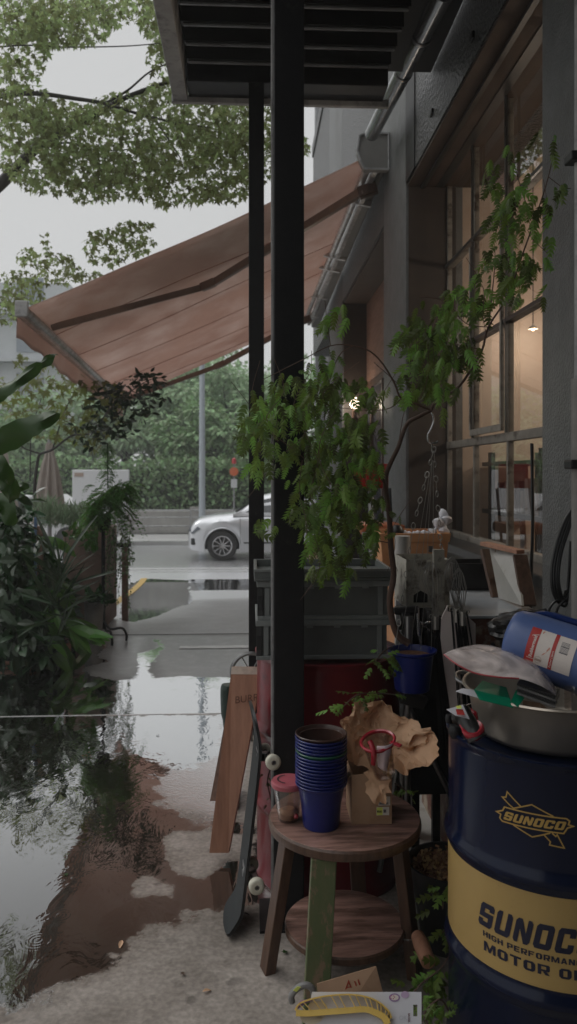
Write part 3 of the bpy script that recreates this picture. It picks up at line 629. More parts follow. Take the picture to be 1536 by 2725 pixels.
# ================================================================== CANOPY + POSTS
cp = thing('steel_canopy', 'black steel canopy with slatted underside and pale metal edge trim', 'canopy', (.3, 4, 4))
x0, x1, z0 = -.43, .86, 4.0; yf = 5.0
MB().box((x0+.03, -3.0, z0+.20), (XW-.006, yf-.03, z0+.23)).build('deck', M['black_metal'], cp)
jb = MB(); y = yf-.42
while y > -1.4:
    jb.box((x0+.06, y-.02, z0+.03), (x1-.02, y+.03, z0+.199)); 
    y -= .19
jb.build('joist', M['joist'], cp)
rl = MB(); y = yf-.42
while y > -1.4:
    rl.tube([(x0+.07, y+.005, z0+.024), (x1-.03, y+.005, z0+.024)], .011, 8); y -= .19
rl.build('slat_edge', M['pipe'], cp, smooth=True)
MB().box((x0+.04, yf-.24, z0-.0), (x1-.001, yf-.032, z0+.19), bev=.006).build('front_beam', M['black_metal'], cp)
MB().box((x0-.06, -1.5, z0-.02), (x0+.035, yf-.03, z0+.05), bev=.006).box((x0-.02, -1.5, z0+.052), (x0+.03, yf-.03, z0+.25), bev=.006).build('edge_trim', M['trim'], cp)
MB().box((x0-.07, yf-.029, z0-.03), (x1+.04, yf+.004, z0+.02), bev=.004).build('edge_trim', M['trim'], cp)
def post(px0, px1, D, label, xtop=0):
    a_ = P(px0, 1262, D); b_ = P(px1, 1262, D); w_ = (b_-a_).length
    t = thing('steel_post', label, 'post', (a_.x+w_/2, a_.y+w_/2, 0))
    MB().box((a_.x, a_.y, .012), (a_.x+w_, a_.y+w_, z0-.002), bev=.004).build('shaft', M['black_metal'], t)
    MB().box((a_.x-.05, a_.y-.05, .004), (a_.x+w_+.05, a_.y+w_+.05, .0125)).build('base_plate', M['black_metal'], t)
    return a_, w_
pa_, pw_ = post(729, 810, 2.72, 'thick near black steel post rising in front of the stacked crates')
post(662, 703, 4.75, 'thinner far black steel post carrying the front corner of the canopy')
# pale strip that paints the sky-lit left side of the near post
st = MB().box((pa_.x-.009, pa_.y+.012, .05), (pa_.x-.001, pa_.y+.05, z0)).build('lit_edge_strip', M['trim'], bpy.data.objects['steel_post'])
for v_ in st.data.vertices: pass

# ================================================================== AWNING
aw = thing('retractable_awning', 'salmon coloured fabric awning folded out over the forecourt on jointed arms', 'awning', (-.4, 9, 3.5))
A0 = Vector((1.00, 6.55, 4.30)); A1 = Vector((.93, 12.4, 4.03)); B0 = P(64,822,6.6); B1 = P(334,1070,12.2)
def fab(u, v):   # u along wall->bar, v near->far
    p = (A0.lerp(A1, v)).lerp(B0.lerp(B1, v), u)
    sag = math.sin(u*math.pi); seam = abs(math.sin(v*math.pi*5.5))
    z = -.025*sag*(.5+.5*math.sin(v*math.pi)) + .06*seam*sag - .02*sag*math.sin(v*9+u*4) + .018*mnoise.noise(Vector((u*3, v*7, 2)))
    return p + Vector((0,0,z))
M['fabric'] = mat('awning_fabric', (.60,.46,.405), .42, col2=(.54,.40,.35), scale=1.2, dirt=(.70,.60,.56), dscale=.9, dlo=.45, dhi=.68, transl=.66, bump=.12, bscale=400, bdist=.0005, spec=.3)
fo = MB().grid(fab, 40, 90).build('fabric', M['fabric'], aw, smooth=True, ang=80, sol=.003)
sm = MB()
for k in range(1, 6):
    v = k/5.5*.98 
    if v < 1: sm.tube([fab(u/24, v)+Vector((0,0,-.006)) for u in range(25)], .004, 4)
sm.build('seam', mat('seam', (.38,.19,.14), .7), fo)
MB().tube([B0, B1], .035, 10).build('front_bar', M['alu'], aw, smooth=True)
bx = MB().bar(B0+Vector((-.03,-.04,-.02)), B1+Vector((-.03,.04,-.02)), .05, .10).build('front_rail', M['alu'], aw)
MB().box((B0.x-.06,B0.y-.07,B0.z-.08),(B0.x+.05,B0.y-.03,B0.z+.06),bev=.01).build('bar_cap', M['trim'], aw)
def val(u, v):
    p = (B0+Vector((-.05,-.02,0))).lerp(B1+Vector((-.05,0.02,0)), u); return p + Vector((-.01*v+.02*math.sin(u*14)*v, 0, -.05-.20*v+.012*math.sin(u*60)*v))
MB().grid(val, 90, 4).build('valance', M['fabric'], aw, smooth=True, ang=80, sol=.003)
# arms
for (s_, e_, tp, De, Dt) in (((968,506,6.9),(556,760),(137,872),8.0,7.3), ((806,852,11.2),(586,972),(338,1062),11.6,11.9)):
    a_ = P(*s_); b_ = P(e_[0], e_[1], De); c_ = P(tp[0], tp[1], Dt)
    arm = MB().bar(a_, b_, .05, .075, bev=.008).bar(b_, c_, .042, .065, bev=.008).build('folding_arm', M['arm'], aw)
    MB().bar(b_-(b_-a_).normalized()*.09+Vector((0,0,.0)), b_+(c_-b_).normalized()*.09, .075, .085, bev=.01).build('elbow_joint', M['arm'], arm)
    MB().bar(a_+Vector((.12,0,.03)), a_-(a_-b_).normalized()*.06, .09, .10, bev=.012).build('shoulder_bracket', M['wood_dark'], arm)
# cassette, wall bars
cs = MB(); q0 = P(952,352,6.5); q1 = P(1038,445,6.5)
prof = [(q0.x+.02,q0.z-.02),(q0.x+.05,q0.z+.0),(q1.x,q0.z+.01),(q1.x,q1.z+.0),(q0.x+.06,q1.z),(q0.x+.03,q1.z+.06),(q0.x,q1.z+.15)]
n = len(prof)
off = (A1-A0)
vv = [(x, 6.5, z) for x, z in prof] + [(x, 6.57, z) for x, z in prof]
cs = MB(); cs.add(vv, [tuple(range(n-1,-1,-1)), tuple(range(n,2*n))]+[(i,(i+1)%n,n+(i+1)%n,n+i) for i in range(n)])
cs.build('end_cap', M['awning_case'], aw)
c0_ = Vector((q1.x-.06, 6.58, q1.z+.13)); MB().bar(c0_, c0_+off, .12, .16, bev=.02).build('cassette', M['awning_case'], aw)
e_ = MB(); 
for i in range(n): 
    a_ = prof[i]; b_ = prof[(i+1)%n]; e_.bar((a_[0],6.49,a_[1]),(b_[0],6.49,b_[1]),.02,.014)
e_.build('cap_edge', M['trim'], aw)
t0_ = P(1003,440,6.56); t1_ = P(822,862,12.4)
MB().bar(t0_, t1_, .05, .05, bev=.006).build('wall_rail', M['alu'], aw)
MB().tube([P(975,452,6.7), P(808,858,12.4)], .035, 10).build('roller_tube', M['alu'], aw, smooth=True)
for f_ in (.14,.42,.5,.72,.9):
    q = t0_.lerp(t1_, f_); MB().bar(q+Vector((-.16,-.01,.03)), q+Vector((.1,-.01,-.02)), .04, .06, bev=.008).build('wall_bracket', M['alu'], aw)

# ================================================================== HAZE (rainy air)
hz = MB().box((-40,-9,-2.2),(24,52,16)).build('haze', None); tag(hz, 'pale rainy mist hanging in the air over street and trees', 'haze', kind='stuff')
hm = bpy.data.materials.new('haze'); hm.use_nodes = True; ht = hm.node_tree; ht.nodes.clear(); ho = N(ht,'ShaderNodeOutputMaterial'); hv = N(ht,'ShaderNodeVolumePrincipled')
hv.inputs['Color'].default_value = (.97,.99,1,1); hv.inputs['Density'].default_value = .003; hv.inputs['Anisotropy'].default_value = .2; ht.links.new(hv.outputs[0], ho.inputs['Volume']); hz.data.materials.append(hm)
# ================================================================== text / drape helpers
def text_polys(s, size=1.0, bold=0.0, shear=0.0, align='LEFT', spacing=1.0):
    cu = bpy.data.curves.new('t', 'FONT'); cu.body = s; cu.size = size; cu.offset = bold; cu.shear = shear; cu.align_x = align; cu.space_character = spacing
    cu.resolution_u = 3
    o = bpy.data.objects.new('t', cu); C.objects.link(o); dg = bpy.context.evaluated_depsgraph_get()
    me = bpy.data.meshes.new_from_object(o.evaluated_get(dg)); bpy.data.objects.remove(o); bpy.data.curves.remove(cu)
    vs_ = [(v.co.x, v.co.y) for v in me.vertices]; fs = [tuple(p.vertices) for p in me.polygons]; bpy.data.meshes.remove(me)
    return vs_, fs
def drape(parts, fn, name, m, parent, step=None, smooth=False):
    """parts: list of (verts2d, faces); slice along x by step; map with fn(x,y)->point"""
    bm = bmesh.new()
    for vs_, fs in parts:
        bv = [bm.verts.new((x, y, 0)) for x, y in vs_]
        for f in fs:
            try: bm.faces.new([bv[i] for i in f])
            except Exception: pass
    bm.normal_update()
    bmesh.ops.triangulate(bm, faces=[f for f in bm.faces if len(f.verts) > 4])
    if step:
        xs = [v.co.x for v in bm.verts]; x = min(xs)+step
        while x < max(xs):
            bmesh.ops.bisect_plane(bm, geom=bm.verts[:]+bm.edges[:]+bm.faces[:], plane_co=(x,0,0), plane_no=(1,0,0)); x += step
    bm.verts.index_update()
    mb = MB(); mb.add([fn(v.co.x, v.co.y) for v in bm.verts], [[v.index for v in f.verts] for f in bm.faces]); bm.free()
    return mb.build(name, m, parent, smooth=smooth)
def chamf(poly, c):
    out = []; n = len(poly)
    for i in range(n):
        p = Vector(poly[i]); a = Vector(poly[i-1]); b = Vector(poly[(i+1)%n])
        cr = (p-a).cross(b-p) if False else (p.x-a.x)*(b.y-p.y)-(p.y-a.y)*(b.x-p.x)
        corner = (p.x in (0,1)) and (p.y in (0,1))
        if cr > 0 and corner:
            out += [tuple(p+(a-p).normalized()*c), tuple(p+(b-p).normalized()*c)]
        else: out.append(tuple(p))
    return out
GL = {
 'S': [[(0,0),(1,0),(1,.61),(.34,.61),(.34,.78),(.66,.78),(.66,.69),(1,.69),(1,1),(0,1),(0,.39),(.66,.39),(.66,.22),(.34,.22),(.34,.31),(0,.31)]],
 'U': [[(0,0),(1,0),(1,1),(.66,1),(.66,.22),(.34,.22),(.34,1),(0,1)]],
 'N': [[(0,0),(.31,0),(.31,.56),(.66,0),(1,0),(1,1),(.69,1),(.69,.44),(.34,1),(0,1)]],
 'O': [[(0,0),(.5,0),(.5,.22),(.34,.22),(.34,.78),(.5,.78),(.5,1),(0,1)], [(.5,0),(1,0),(1,1),(.5,1),(.5,.78),(.66,.78),(.66,.22),(.5,.22)]],
 'C': [[(0,0),(1,0),(1,.37),(.66,.37),(.66,.22),(.34,.22),(.34,.78),(.66,.78),(.66,.63),(1,.63),(1,1),(0,1)]],
}
GL.update({
 'H': [[(0,0),(.3,0),(.3,.4),(.7,.4),(.7,0),(1,0),(1,1),(.7,1),(.7,.6),(.3,.6),(.3,1),(0,1)]],
 'I': [[(.0,0),(.36,0),(.36,1),(.0,1)]],
 'G': [[(0,0),(1,0),(1,.55),(.55,.55),(.55,.38),(.7,.38),(.7,.2),(.3,.2),(.3,.8),(.7,.8),(.7,.7),(1,.7),(1,1),(0,1)]],
 'P': [[(0,0),(.3,0),(.3,.35),(.5,.35),(.5,.53),(.3,.53),(.3,.82),(.5,.82),(.5,1),(0,1)], [(.5,.35),(.9,.35),(1,.45),(1,.9),(.9,1),(.5,1),(.5,.82),(.7,.82),(.7,.53),(.5,.53)]],
 'E': [[(0,0),(.95,0),(.95,.2),(.3,.2),(.3,.4),(.85,.4),(.85,.6),(.3,.6),(.3,.8),(.95,.8),(.95,1),(0,1)]],
 'F': [[(0,0),(.3,0),(.3,.4),(.8,.4),(.8,.6),(.3,.6),(.3,.8),(.95,.8),(.95,1),(0,1)]],
 'M': [[(0,0),(.22,0),(.22,.62),(.42,0),(.58,0),(.78,.62),(.78,0),(1,0),(1,1),(.72,1),(.5,.38),(.28,1),(0,1)]],
 'A': [[(0,0),(.3,0),(.36,.2),(.5,.2),(.5,.38),(.42,.38),(.5,.66),(.5,1),(.34,1)], [(.5,.2),(.64,.2),(.7,0),(1,0),(.66,1),(.5,1),(.5,.66),(.58,.38),(.5,.38)]],
 'T': [[(.35,0),(.65,0),(.65,.8),(1,.8),(1,1),(0,1),(0,.8),(.35,.8)]],
 'L': [[(0,0),(.95,0),(.95,.2),(.3,.2),(.3,1),(0,1)]],
})
GL['R'] = GL['P']+[[(.40,.345),(.64,0),(1,0),(.76,.345)]]
def block(s, w_=.82, gap=.16, sp=.45, ch=.2):
    parts = []; x0 = 0
    for c_ in s:
        if c_ == ' ': x0 += sp; continue
        ww = w_*(1.25 if c_ == 'M' else 1)
        for g in GL[c_]:
            q = chamf(g, ch) if c_ in 'OCG' else g
            parts.append(([(x0+x*ww, y) for x, y in q], [tuple(range(len(q)))]))
        x0 += (ww*.36 if c_ == 'I' else ww)+gap
    return parts, x0-gap
def word(s, x0, y0, w_, h_, gap, shear, ch=.12):
    parts = []
    for i, c_ in enumerate(s):
        for g in GL[c_]:
            q = chamf(g, ch); parts.append(([(x0+i*(w_+gap)+x*w_+y*h_*shear, y0+y*h_) for x, y in q], [tuple(range(len(q)))]))
    return parts
def outline(pts, w_, closed=True):
    """mitred stroke polygon pieces (non overlapping quads)"""
    n = len(pts); P2 = [Vector(p) for p in pts]; L = []; Rr = []
    for i in range(n):
        p = P2[i]; a = P2[i-1] if (closed or i) else None; b = P2[(i+1)%n] if (closed or i < n-1) else None
        d1 = (p-a).normalized() if a is not None else (b-p).normalized(); d2 = (b-p).normalized() if b is not None else d1
        n1 = Vector((-d1.y, d1.x)); n2 = Vector((-d2.y, d2.x)); mt = n1+n2
        mt = mt.normalized() if mt.length > 1e-6 else n1
        k = w_/2/max(.35, mt.dot(n1)); L.append(tuple(p+mt*k)); Rr.append(tuple(p-mt*k))
    vs_ = L+Rr; m = n if closed else n-1
    return (vs_, [(i, (i+1)%n, n+(i+1)%n, n+i) for i in range(m)])

# ================================================================== DRUMS
def drum_profile(r, h):
    pr = [(r-.012,.015),(r-.002,.004),(r+.004,.0),(r+.006,.008),(r+.002,.02),(r,.03)]
    for zc in (h/3, 2*h/3):
        pr += [(r, zc-.032),(r+.003, zc-.022),(r+.010, zc-.010),(r+.0125, zc),(r+.010, zc+.010),(r+.003, zc+.022),(r, zc+.032)]
    pr += [(r, h-.03),(r+.002, h-.018),(r+.007,h-.010),(r+.008,h-.003),(r+.003,h),(r-.004,h-.002),(r-.008,h-.016)]
    return pr
rd_c = P(873,1262,3.13); rd_c.z = 0
t = thing('oil_drum', 'dark red steel oil drum carrying the stacked grey crates', 'drum', rd_c)
Mx = Matrix.Translation(rd_c+Vector((0,0,.006)))
MB().lathe(drum_profile(.287,.882), 64, Mx).build('body', M['red_paint'], t, smooth=True, ang=50)
MB().lathe([(.001,.866),(.279,.866)], 64, Mx).build('lid', M['red_paint'], t)
tp = text_polys('MADE IN', .034, .0008)
def cylmap(c, r, phi0, z0):
    return lambda x, y: Vector((c.x + r*math.sin(phi0+x/r), c.y - r*math.cos(phi0+x/r), z0+y))
drape([tp], cylmap(rd_c, .289, -.44, .355), 'lettering', mat('ink_pale', (.16,.13,.12), .6), t, step=.01)

BD = P(1477,1262,2.15); BD.z = 0; BR = .29; BH = .882
t = thing('oil_drum', 'dark blue motor oil drum with a yellow band carrying the steel basin', 'drum', BD)
bd_t = t
Mx = Matrix.Translation(BD+Vector((0,0,.006)))
pr = drum_profile(BR, BH)
MB().lathe(pr, 96, Mx).build('body', M['drum_blue'], t, smooth=True, ang=50)
MB().lathe([(.001,.846),(.282,.846),(.283,.872)], 64, Mx).build('lid', M['drum_blue'], t)
MB().lathe([(BR+.0012, BH/3+.036),(BR+.0012, 2*BH/3-.030)], 96, Mx).build('band', M['drum_yellow'], t, smooth=True)
def cyl(px, py, r=BR):
    d = ray(px, py); o = CAM
    ax, ay = o.x-BD.x, o.y-BD.y; a = d.x**2+d.y**2; b = 2*(ax*d.x+ay*d.y); c_ = ax*ax+ay*ay-r*r
    k = (-b-math.sqrt(max(0, b*b-4*a*c_)))/(2*a); p = o+d*k
    phi = math.atan2(p.x-BD.x, -(p.y-BD.y)); return phi*r, p.z
R1 = BR+.0022
cm_ = lambda x, y: Vector((BD.x+R1*math.sin(x/BR), BD.y-R1*math.cos(x/BR), y))
def c4(x, y): return 1150+x*.2815, 2000+y*.2815
def tr(*pts): return [cyl(*c4(*p)) for p in pts]
# emblem: two-ended arrow behind a diamond with a name plate
W_ = .0032
em = []
em.append(outline(tr((845,520),(785,458),(715,378),(703,430),(668,428),(735,500),(770,530)), W_, closed=False))
em.append(outline(tr((770,535),(945,500),(1150,612)), W_, closed=False))
em.append(outline(tr((770,690),(950,805),(1120,768)), W_, closed=False))
em.append(outline(tr((1060,785),(1120,850),(1112,880),(1250,910),(1185,785),(1170,800),(1135,768)), W_, closed=False))
em.append(outline(tr((690,522),(1270,632),(1300,655),(1290,690),(1335,705),(1280,720),(1245,772),(668,655),(645,625),(655,590),(615,565),(672,555)), W_*1.1))
drape(em, cm_, 'emblem', M['logo_yellow'], t, step=.008)
# SUNOCO plate word: unit square mapped bilinearly in photo px then to the drum
def wordpx(s, c00, c10, c01, c11, gap, shear, nm, m, ch=.12):
    n = len(s); tot = n + gap*(n-1); parts = word(s, 0, 0, 1, 1, gap, shear, ch)
    A = [Vector(cyl(*c4(*q))) for q in (c00, c10, c01, c11)]
    out = []
    for vs_, fs in parts:
        vv = []
        for x, y in vs_:
            u = (x)/tot; q = (A[0].lerp(A[1], u)).lerp(A[2].lerp(A[3], u), y); vv.append(tuple(q))
        out.append((vv, fs))
    return drape(out, cm_, nm, m, t, step=.008)
wordpx('SUNOCO', (676,636), (1240,742), (695,560), (1265,662), .16, .12, 'emblem_lettering', M['logo_yellow'])
# big word on the band: letters S..C traced at their left/right edges, last O runs round the drum
xa, za = cyl(*c4(440,1612)); xb_, zb = cyl(*c4(1150,1862)); _, zt = cyl(*c4(490,1440))
pitchw = (xb_-xa)/4; lw = pitchw*.84; 
lh = (zt-za)*1.02
zc = (za+zb)/2
drape(word('SUNOCO', xa, zc-.004, lw, lh*1.1, pitchw-lw, .22), cm_, 'lettering', M['ink_blue'], t, step=.008)
def band_text(s, p0, p1, px_end, nm, bold):
    x0, z0_ = cyl(*c4(*p0)); _, z1_ = cyl(*c4(*p1)); x1_, _ = cyl(*c4(*px_end))
    h_ = z1_-z0_; vs_, fs = text_polys(s, 1, bold)
    mx_ = max(v[0] for v in vs_); mn = min(v[0] for v in vs_); my = max(v[1] for v in vs_); mny = min(v[1] for v in vs_)
    return vs_, fs, x0, z0_, h_, x1_, mn, mx_, mny, my
def put_band(s, sub, p0, p1, px_end, bold):
    x0, z0_ = cyl(*c4(*p0)); _, z1_ = cyl(*c4(*p1)); x1_, _ = cyl(*c4(*px_end))
    parts, _ = block(s); _, wsub = block(sub); sx_ = (x1_-x0)/wsub; h_ = z1_-z0_
    drape([([(x0+x*sx_, z0_+y*h_) for x, y in v], f) for v, f in parts], cm_, 'lettering', M['ink_blue'], t, step=.008)
put_band('HIGH PERFORMANCE', 'HIGH PERFORM', (488,1735), (488,1683), (1205,1968), .008)
put_band('MOTOR OIL', 'MOTOR', (496,1872), (497,1782), (1115,2120), .012)

# ================================================================== CRATES on the red drum
def crate(name, label, x0, x1, y0, y1, z0, h, lid=False):
    t = thing(name, label, 'crate', ((x0+x1)/2, (y0+y1)/2, z0), 'folding crates stacked on the red drum')
    b = MB()
    b.box((x0+.012,y0+.012,z0), (x1-.012,y0+.02,z0+h-.02)).box((x0+.012,y1-.02,z0), (x1-.012,y1-.012,z0+h-.02))
    b.box((x0+.012,y0+.021,z0), (x0+.02,y1-.021,z0+h-.02)).box((x1-.02,y0+.021,z0), (x1-.012,y1-.021,z0+h-.02))
    b.box((x0+.021,y0+.021,z0+.001), (x1-.021,y1-.021,z0+.008)); b.build('body', M['crate'], t)
    r = MB()
    r.box((x0,y0,z0+h-.022), (x1,y0+.02,z0+h), bev=.002).box((x0,y1-.02,z0+h-.022), (x1,y1,z0+h), bev=.002)
    r.box((x0,y0+.0205,z0+h-.022), (x0+.02,y1-.0205,z0+h), bev=.002).box((x1-.02,y0+.0205,z0+h-.022), (x1,y1-.0205,z0+h), bev=.002)
    r.box((x0+.002,y0+.002,z0-.001), (x1-.002,y0+.018,z0+.014), bev=.002)
    r.build('rim', M['crate_lite'], t)
    for xx in (x0+.03, x1-.05): MB().box((xx, y0+.004, z0+.015), (xx+.018, y0+.0118, z0+h-.023)).build('rib', M['crate_lite'], t)
    MB().box((x0+.002, y0+.004, z0+.014), (x0+.024, y0+.0118, z0+h-.0225)).build('rib', M['crate_dk'], t)
    for xx in np.linspace(x0+.10, x1-.10, 4): MB().box((xx-.025,y0-.004,z0+h-.019),(xx+.025,y0-.0002,z0+h-.006)).box((xx-.012,y0-.007,z0+h-.028),(xx+.012,y0-.0042,z0+h-.012)).build('latch', M['crate_lite'], t)
    s_ = MB().box((x0+.005,y0+.0015,z0+h*.25),(x0+.020,y0+.0035,z0+h*.62)); s_.build('handle_slot', M['rubber'], t)
    return t
cx0 = P(678,1262,2.9).x; cx1 = P(1046,1262,2.9).x; cy0 = 2.905; cy1 = 3.28; zb_ = .892
crate('folding_crate', 'lower grey folding crate standing directly on the red drum', cx0+.004, cx1-.004, cy0, cy1, zb_, .148)
crate('folding_crate', 'upper grey folding crate under the crate lid', cx0+.008, cx1, cy0+.002, cy1, zb_+.15, .145)
t = thing('crate_lid', 'grey crate lid with a raised rim and paper label, topmost of the stack', 'lid', ((cx0+cx1)/2, 3.1, zb_+.296))
zl = zb_+.296
l = MB(); x0, x1, y0, y1 = cx0-.002, cx1+.008, cy0-.006, cy1+.006
l.box((x0,y0,zl), (x1,y1,zl+.012), bev=.002)
l.box((x0,y0,zl+.0125), (x1,y0+.012,zl+.042), bev=.002).box((x0,y1-.012,zl+.0125), (x1,y1,zl+.042), bev=.002).box((x0,y0+.0125,zl+.0125), (x0+.012,y1-.0125,zl+.042), bev=.002).box((x1-.012,y0+.0125,zl+.0125), (x1,y1-.0125,zl+.042), bev=.002)
l.build('tray', M['crate'], t)
MB().box((x0-.001,y0-.003,zl+.036),(x1+.001,y0+.002,zl+.046),bev=.001).build('rim', M['crate_lite'], t)
la = P(812,1530,2.89); lb_ = P(880,1543,2.89)
lab = MB().box((la.x, y0-.004, lb_.z), (lb_.x, y0-.0031, la.z)).build('paper_label', M['sticker'], t)
bars = MB()
for k in range(9): bars.box((lb_.x-.022+k*.0022, y0-.0052, lb_.z+.003), (lb_.x-.0212+k*.0022, y0-.0045, la.z-.003))
for k in range(2): bars.box((la.x+.003, y0-.0052, lb_.z+.004+k*.005), (la.x+.045, y0-.0045, lb_.z+.0055+k*.005))
bars.build('print', M['ink_blue'], lab)

# ================================================================== SKATEBOARD
t = thing('skateboard', 'black skateboard with white wheels leaning upright against the red drum', 'skateboard', P(590,2460,2.66))
side = spline([P(668,1872,2.92),P(677,1910,2.9),P(686,1965,2.88),P(683,2020,2.86),P(672,2120,2.83),P(655,2260,2.79),P(642,2370,2.76),P(634,2405,2.745),P(612,2440,2.72),P(596,2462,2.69)], 5)
wd = Vector((.09,-1,0)).normalized(); deck = MB(); ns = len(side); nrm = []
def wof(f): 
    return .098*math.sin(math.acos(max(-1,min(1,1-f/.10)))) if f < .10 else (.098*math.sin(math.acos(max(-1,min(1,1-(1-f)/.12)))) if f > .88 else .098)
rows_ = []
for i, p in enumerate(side):
    f = i/(ns-1); hw = max(.012, wof(f)); rows_.append([p+wd*hw*k for k in (-1,-.6,0,.6,1)])
vv = []; dirs = []
for i in range(ns):
    tt = (side[min(i+1,ns-1)]-side[max(i-1,0)]).normalized(); nn = wd.cross(tt).normalized(); dirs.append(nn)
vv = [q+dirs[i]*.005 for i in range(ns) for q in rows_[i]] + [q-dirs[i]*.005 for i in range(ns) for q in rows_[i]]
ff = []
for s_, o_ in ((0,0),(1,ns*5)):
    for i in range(ns-1):
        for k in range(4):
            q = (o_+i*5+k, o_+i*5+k+1, o_+(i+1)*5+k+1, o_+(i+1)*5+k); ff.append(q if s_ else q[::-1])
e = ns*5
for i in range(ns-1): ff += [(i*5,(i+1)*5,e+(i+1)*5,e+i*5), (i*5+4,e+i*5+4,e+(i+1)*5+4,(i+1)*5+4)]
ff += [tuple(range(5))[::1]+tuple(e+k for k in range(4,-1,-1)), tuple((ns-1)*5+k for k in range(4,-1,-1))+tuple(e+(ns-1)*5+k for k in range(5))]
deck.add(vv, ff); dk = deck.build('deck', M['black_plastic'], t, smooth=True, ang=40)
gp = MB(); sgn = -1 if dirs[10].x > 0 else 1
gv = [rows_[i][k]+dirs[i]*sgn*.0058 for i in range(ns) for k in range(5)]
gp.add(gv, [(i*5+k, i*5+k+1, (i+1)*5+k+1, (i+1)*5+k) for i in range(ns-1) for k in range(4)]); gp.build('grip_tape', M['grip'], dk, smooth=True)
def wheelset(pf, pb, base):
    ax = MB().tube([pf, pb], .0045, 8); mid = (pf+pb)/2
    ax.bar(mid-(pf-pb)*.28, mid+(pf-pb)*.28, .02, .018, bev=.004); ax.bar(mid, base, .035, .03, bev=.006); ax.bar(base+wd*.03, base-wd*.03, .012, .055, bev=.002)
    tk = ax.build('truck', M['steel_dk'], t)
    for q in (pf, pb):
        d = (pf-pb).normalized(); Mq = frame(q, d.orthogonal(), d.cross(d.orthogonal()))
        w_ = MB().lathe([(.0085,-.0155),(.017,-.0155),(.0235,-.014),(.0268,-.009),(.0275,0),(.0268,.009),(.0235,.014),(.017,.0155),(.0085,.0155),(.0085,-.0155)], 28, Mq).build('wheel', M['wheel_white'], t, smooth=True, ang=50)
        MB().lathe([(.0025,.0148),(.0084,.0148),(.0084,-.0148),(.0025,-.0148),(.0025,.0148)], 16, Mq).build('bearing', M['steel_dk'], w_, smooth=True)
wheelset(P(727,2028,2.72), P(704,1998,2.92), P(688,2012,2.84))
wheelset(P(683,2358,2.64), P(668,2300,2.80), P(652,2318,2.75))

# ================================================================== PLANKS
def plank(name, label, quad, D4, th, m, endm=None):
    pts = [P(x, y, d) for (x, y), d in zip(quad, D4)]
    n_ = (pts[1]-pts[0]).cross(pts[3]-pts[0]).normalized()
    if n_.y < 0: n_ = -n_
    t = thing(name, label, 'plank', (pts[2]+pts[3])/2)
    back = [p+n_*th for p in pts]
    vv = pts+back
    MB().add(vv, [(0,1,2,3),(7,6,5,4),(1,5,6,2),(0,3,7,4),(3,2,6,7),(0,4,5,1)]).build('board', m, t)
    if endm: MB().add([pts[0]-n_*.0012+(pts[0]-pts[3]).normalized()*.001, pts[1]-n_*.0012+(pts[1]-pts[2]).normalized()*.001, pts[1]-n_*.0012+(pts[2]-pts[1]).normalized()*.03, pts[0]-n_*.0012+(pts[3]-pts[0]).normalized()*.03], [(0,1,2,3)]).build('pale_end', endm, t)
    return t, pts, n_
tp_, pts, n_ = plank('wooden_plank', 'wide reddish plank with a pale sanded top end leaning on the red drum', [(617,1775),(700,1776),(608,2270),(557,2270)], [3.25,3.22,3.16,3.16], .022, M['plank'], M['plank_end'])
u_ = (pts[1]-pts[0]).normalized(); v_ = (pts[0]-pts[3]).normalized()
vs_, fs = text_polys('BURRO', .042, .0); org = P(626,1872,3.22)-n_*.004
drape([(vs_, fs)], lambda x, y: org+u_*x+Vector((0,0,1))*(y+x*.15)-n_*.002, 'scribble', mat('pencil', (.12,.05,.03), .7), tp_)
plank('wooden_plank', 'darker narrow plank leaning behind the wide reddish plank', [(612,1850),(640,1850),(600,2132),(559,2132)], [3.42,3.42,3.36,3.36], .02, M['wood_wall'])
# dark green boot-like bag and ring behind planks
t = thing('garden_boot', 'dark green rubber boot standing half hidden behind the planks', 'boot', P(600,1905,4.3))
c0_ = P(598,1740,4.3)
MB().tube(spline([P(609,1822,3.8),P(608,1850,3.8),P(610,1900,3.8),P(616,1960,3.8),P(620,2040,3.8)],4), [.034,.038,.04]+[.04]*6+[.035]*8, 14).build('shaft', mat('boot', (.012,.03,.022), .35), t, smooth=True)
MB().box((P(600,1990,3.8).x,3.65,.005),(P(640,1990,3.8).x,3.9,.09),bev=.03).build('foot', mat('boot2', (.012,.03,.022), .35), t, smooth=True)
t = thing('cart_wheel', 'thin grey wheel rim showing between the planks and the post', 'wheel', P(655,1790,3.9))
c0_ = P(668,1790,4.6)
MB().tube([c0_+Vector((math.cos(a)*.115, 0, math.sin(a)*.115)) for a in np.linspace(0, 2*math.pi, 33)], .012, 8).build('rim', M['steel_dk'], t, smooth=True)
sp_ = MB()
for k in range(6): a = k*math.pi/3; sp_.tube([c0_, c0_+Vector((math.cos(a)*.11,0,math.sin(a)*.11))], .004, 5)
sp_.tube([c0_, Vector((c0_.x, c0_.y+.0, .004))], .012, 8)
sp_.build('spoke', M['steel_dk'], t)

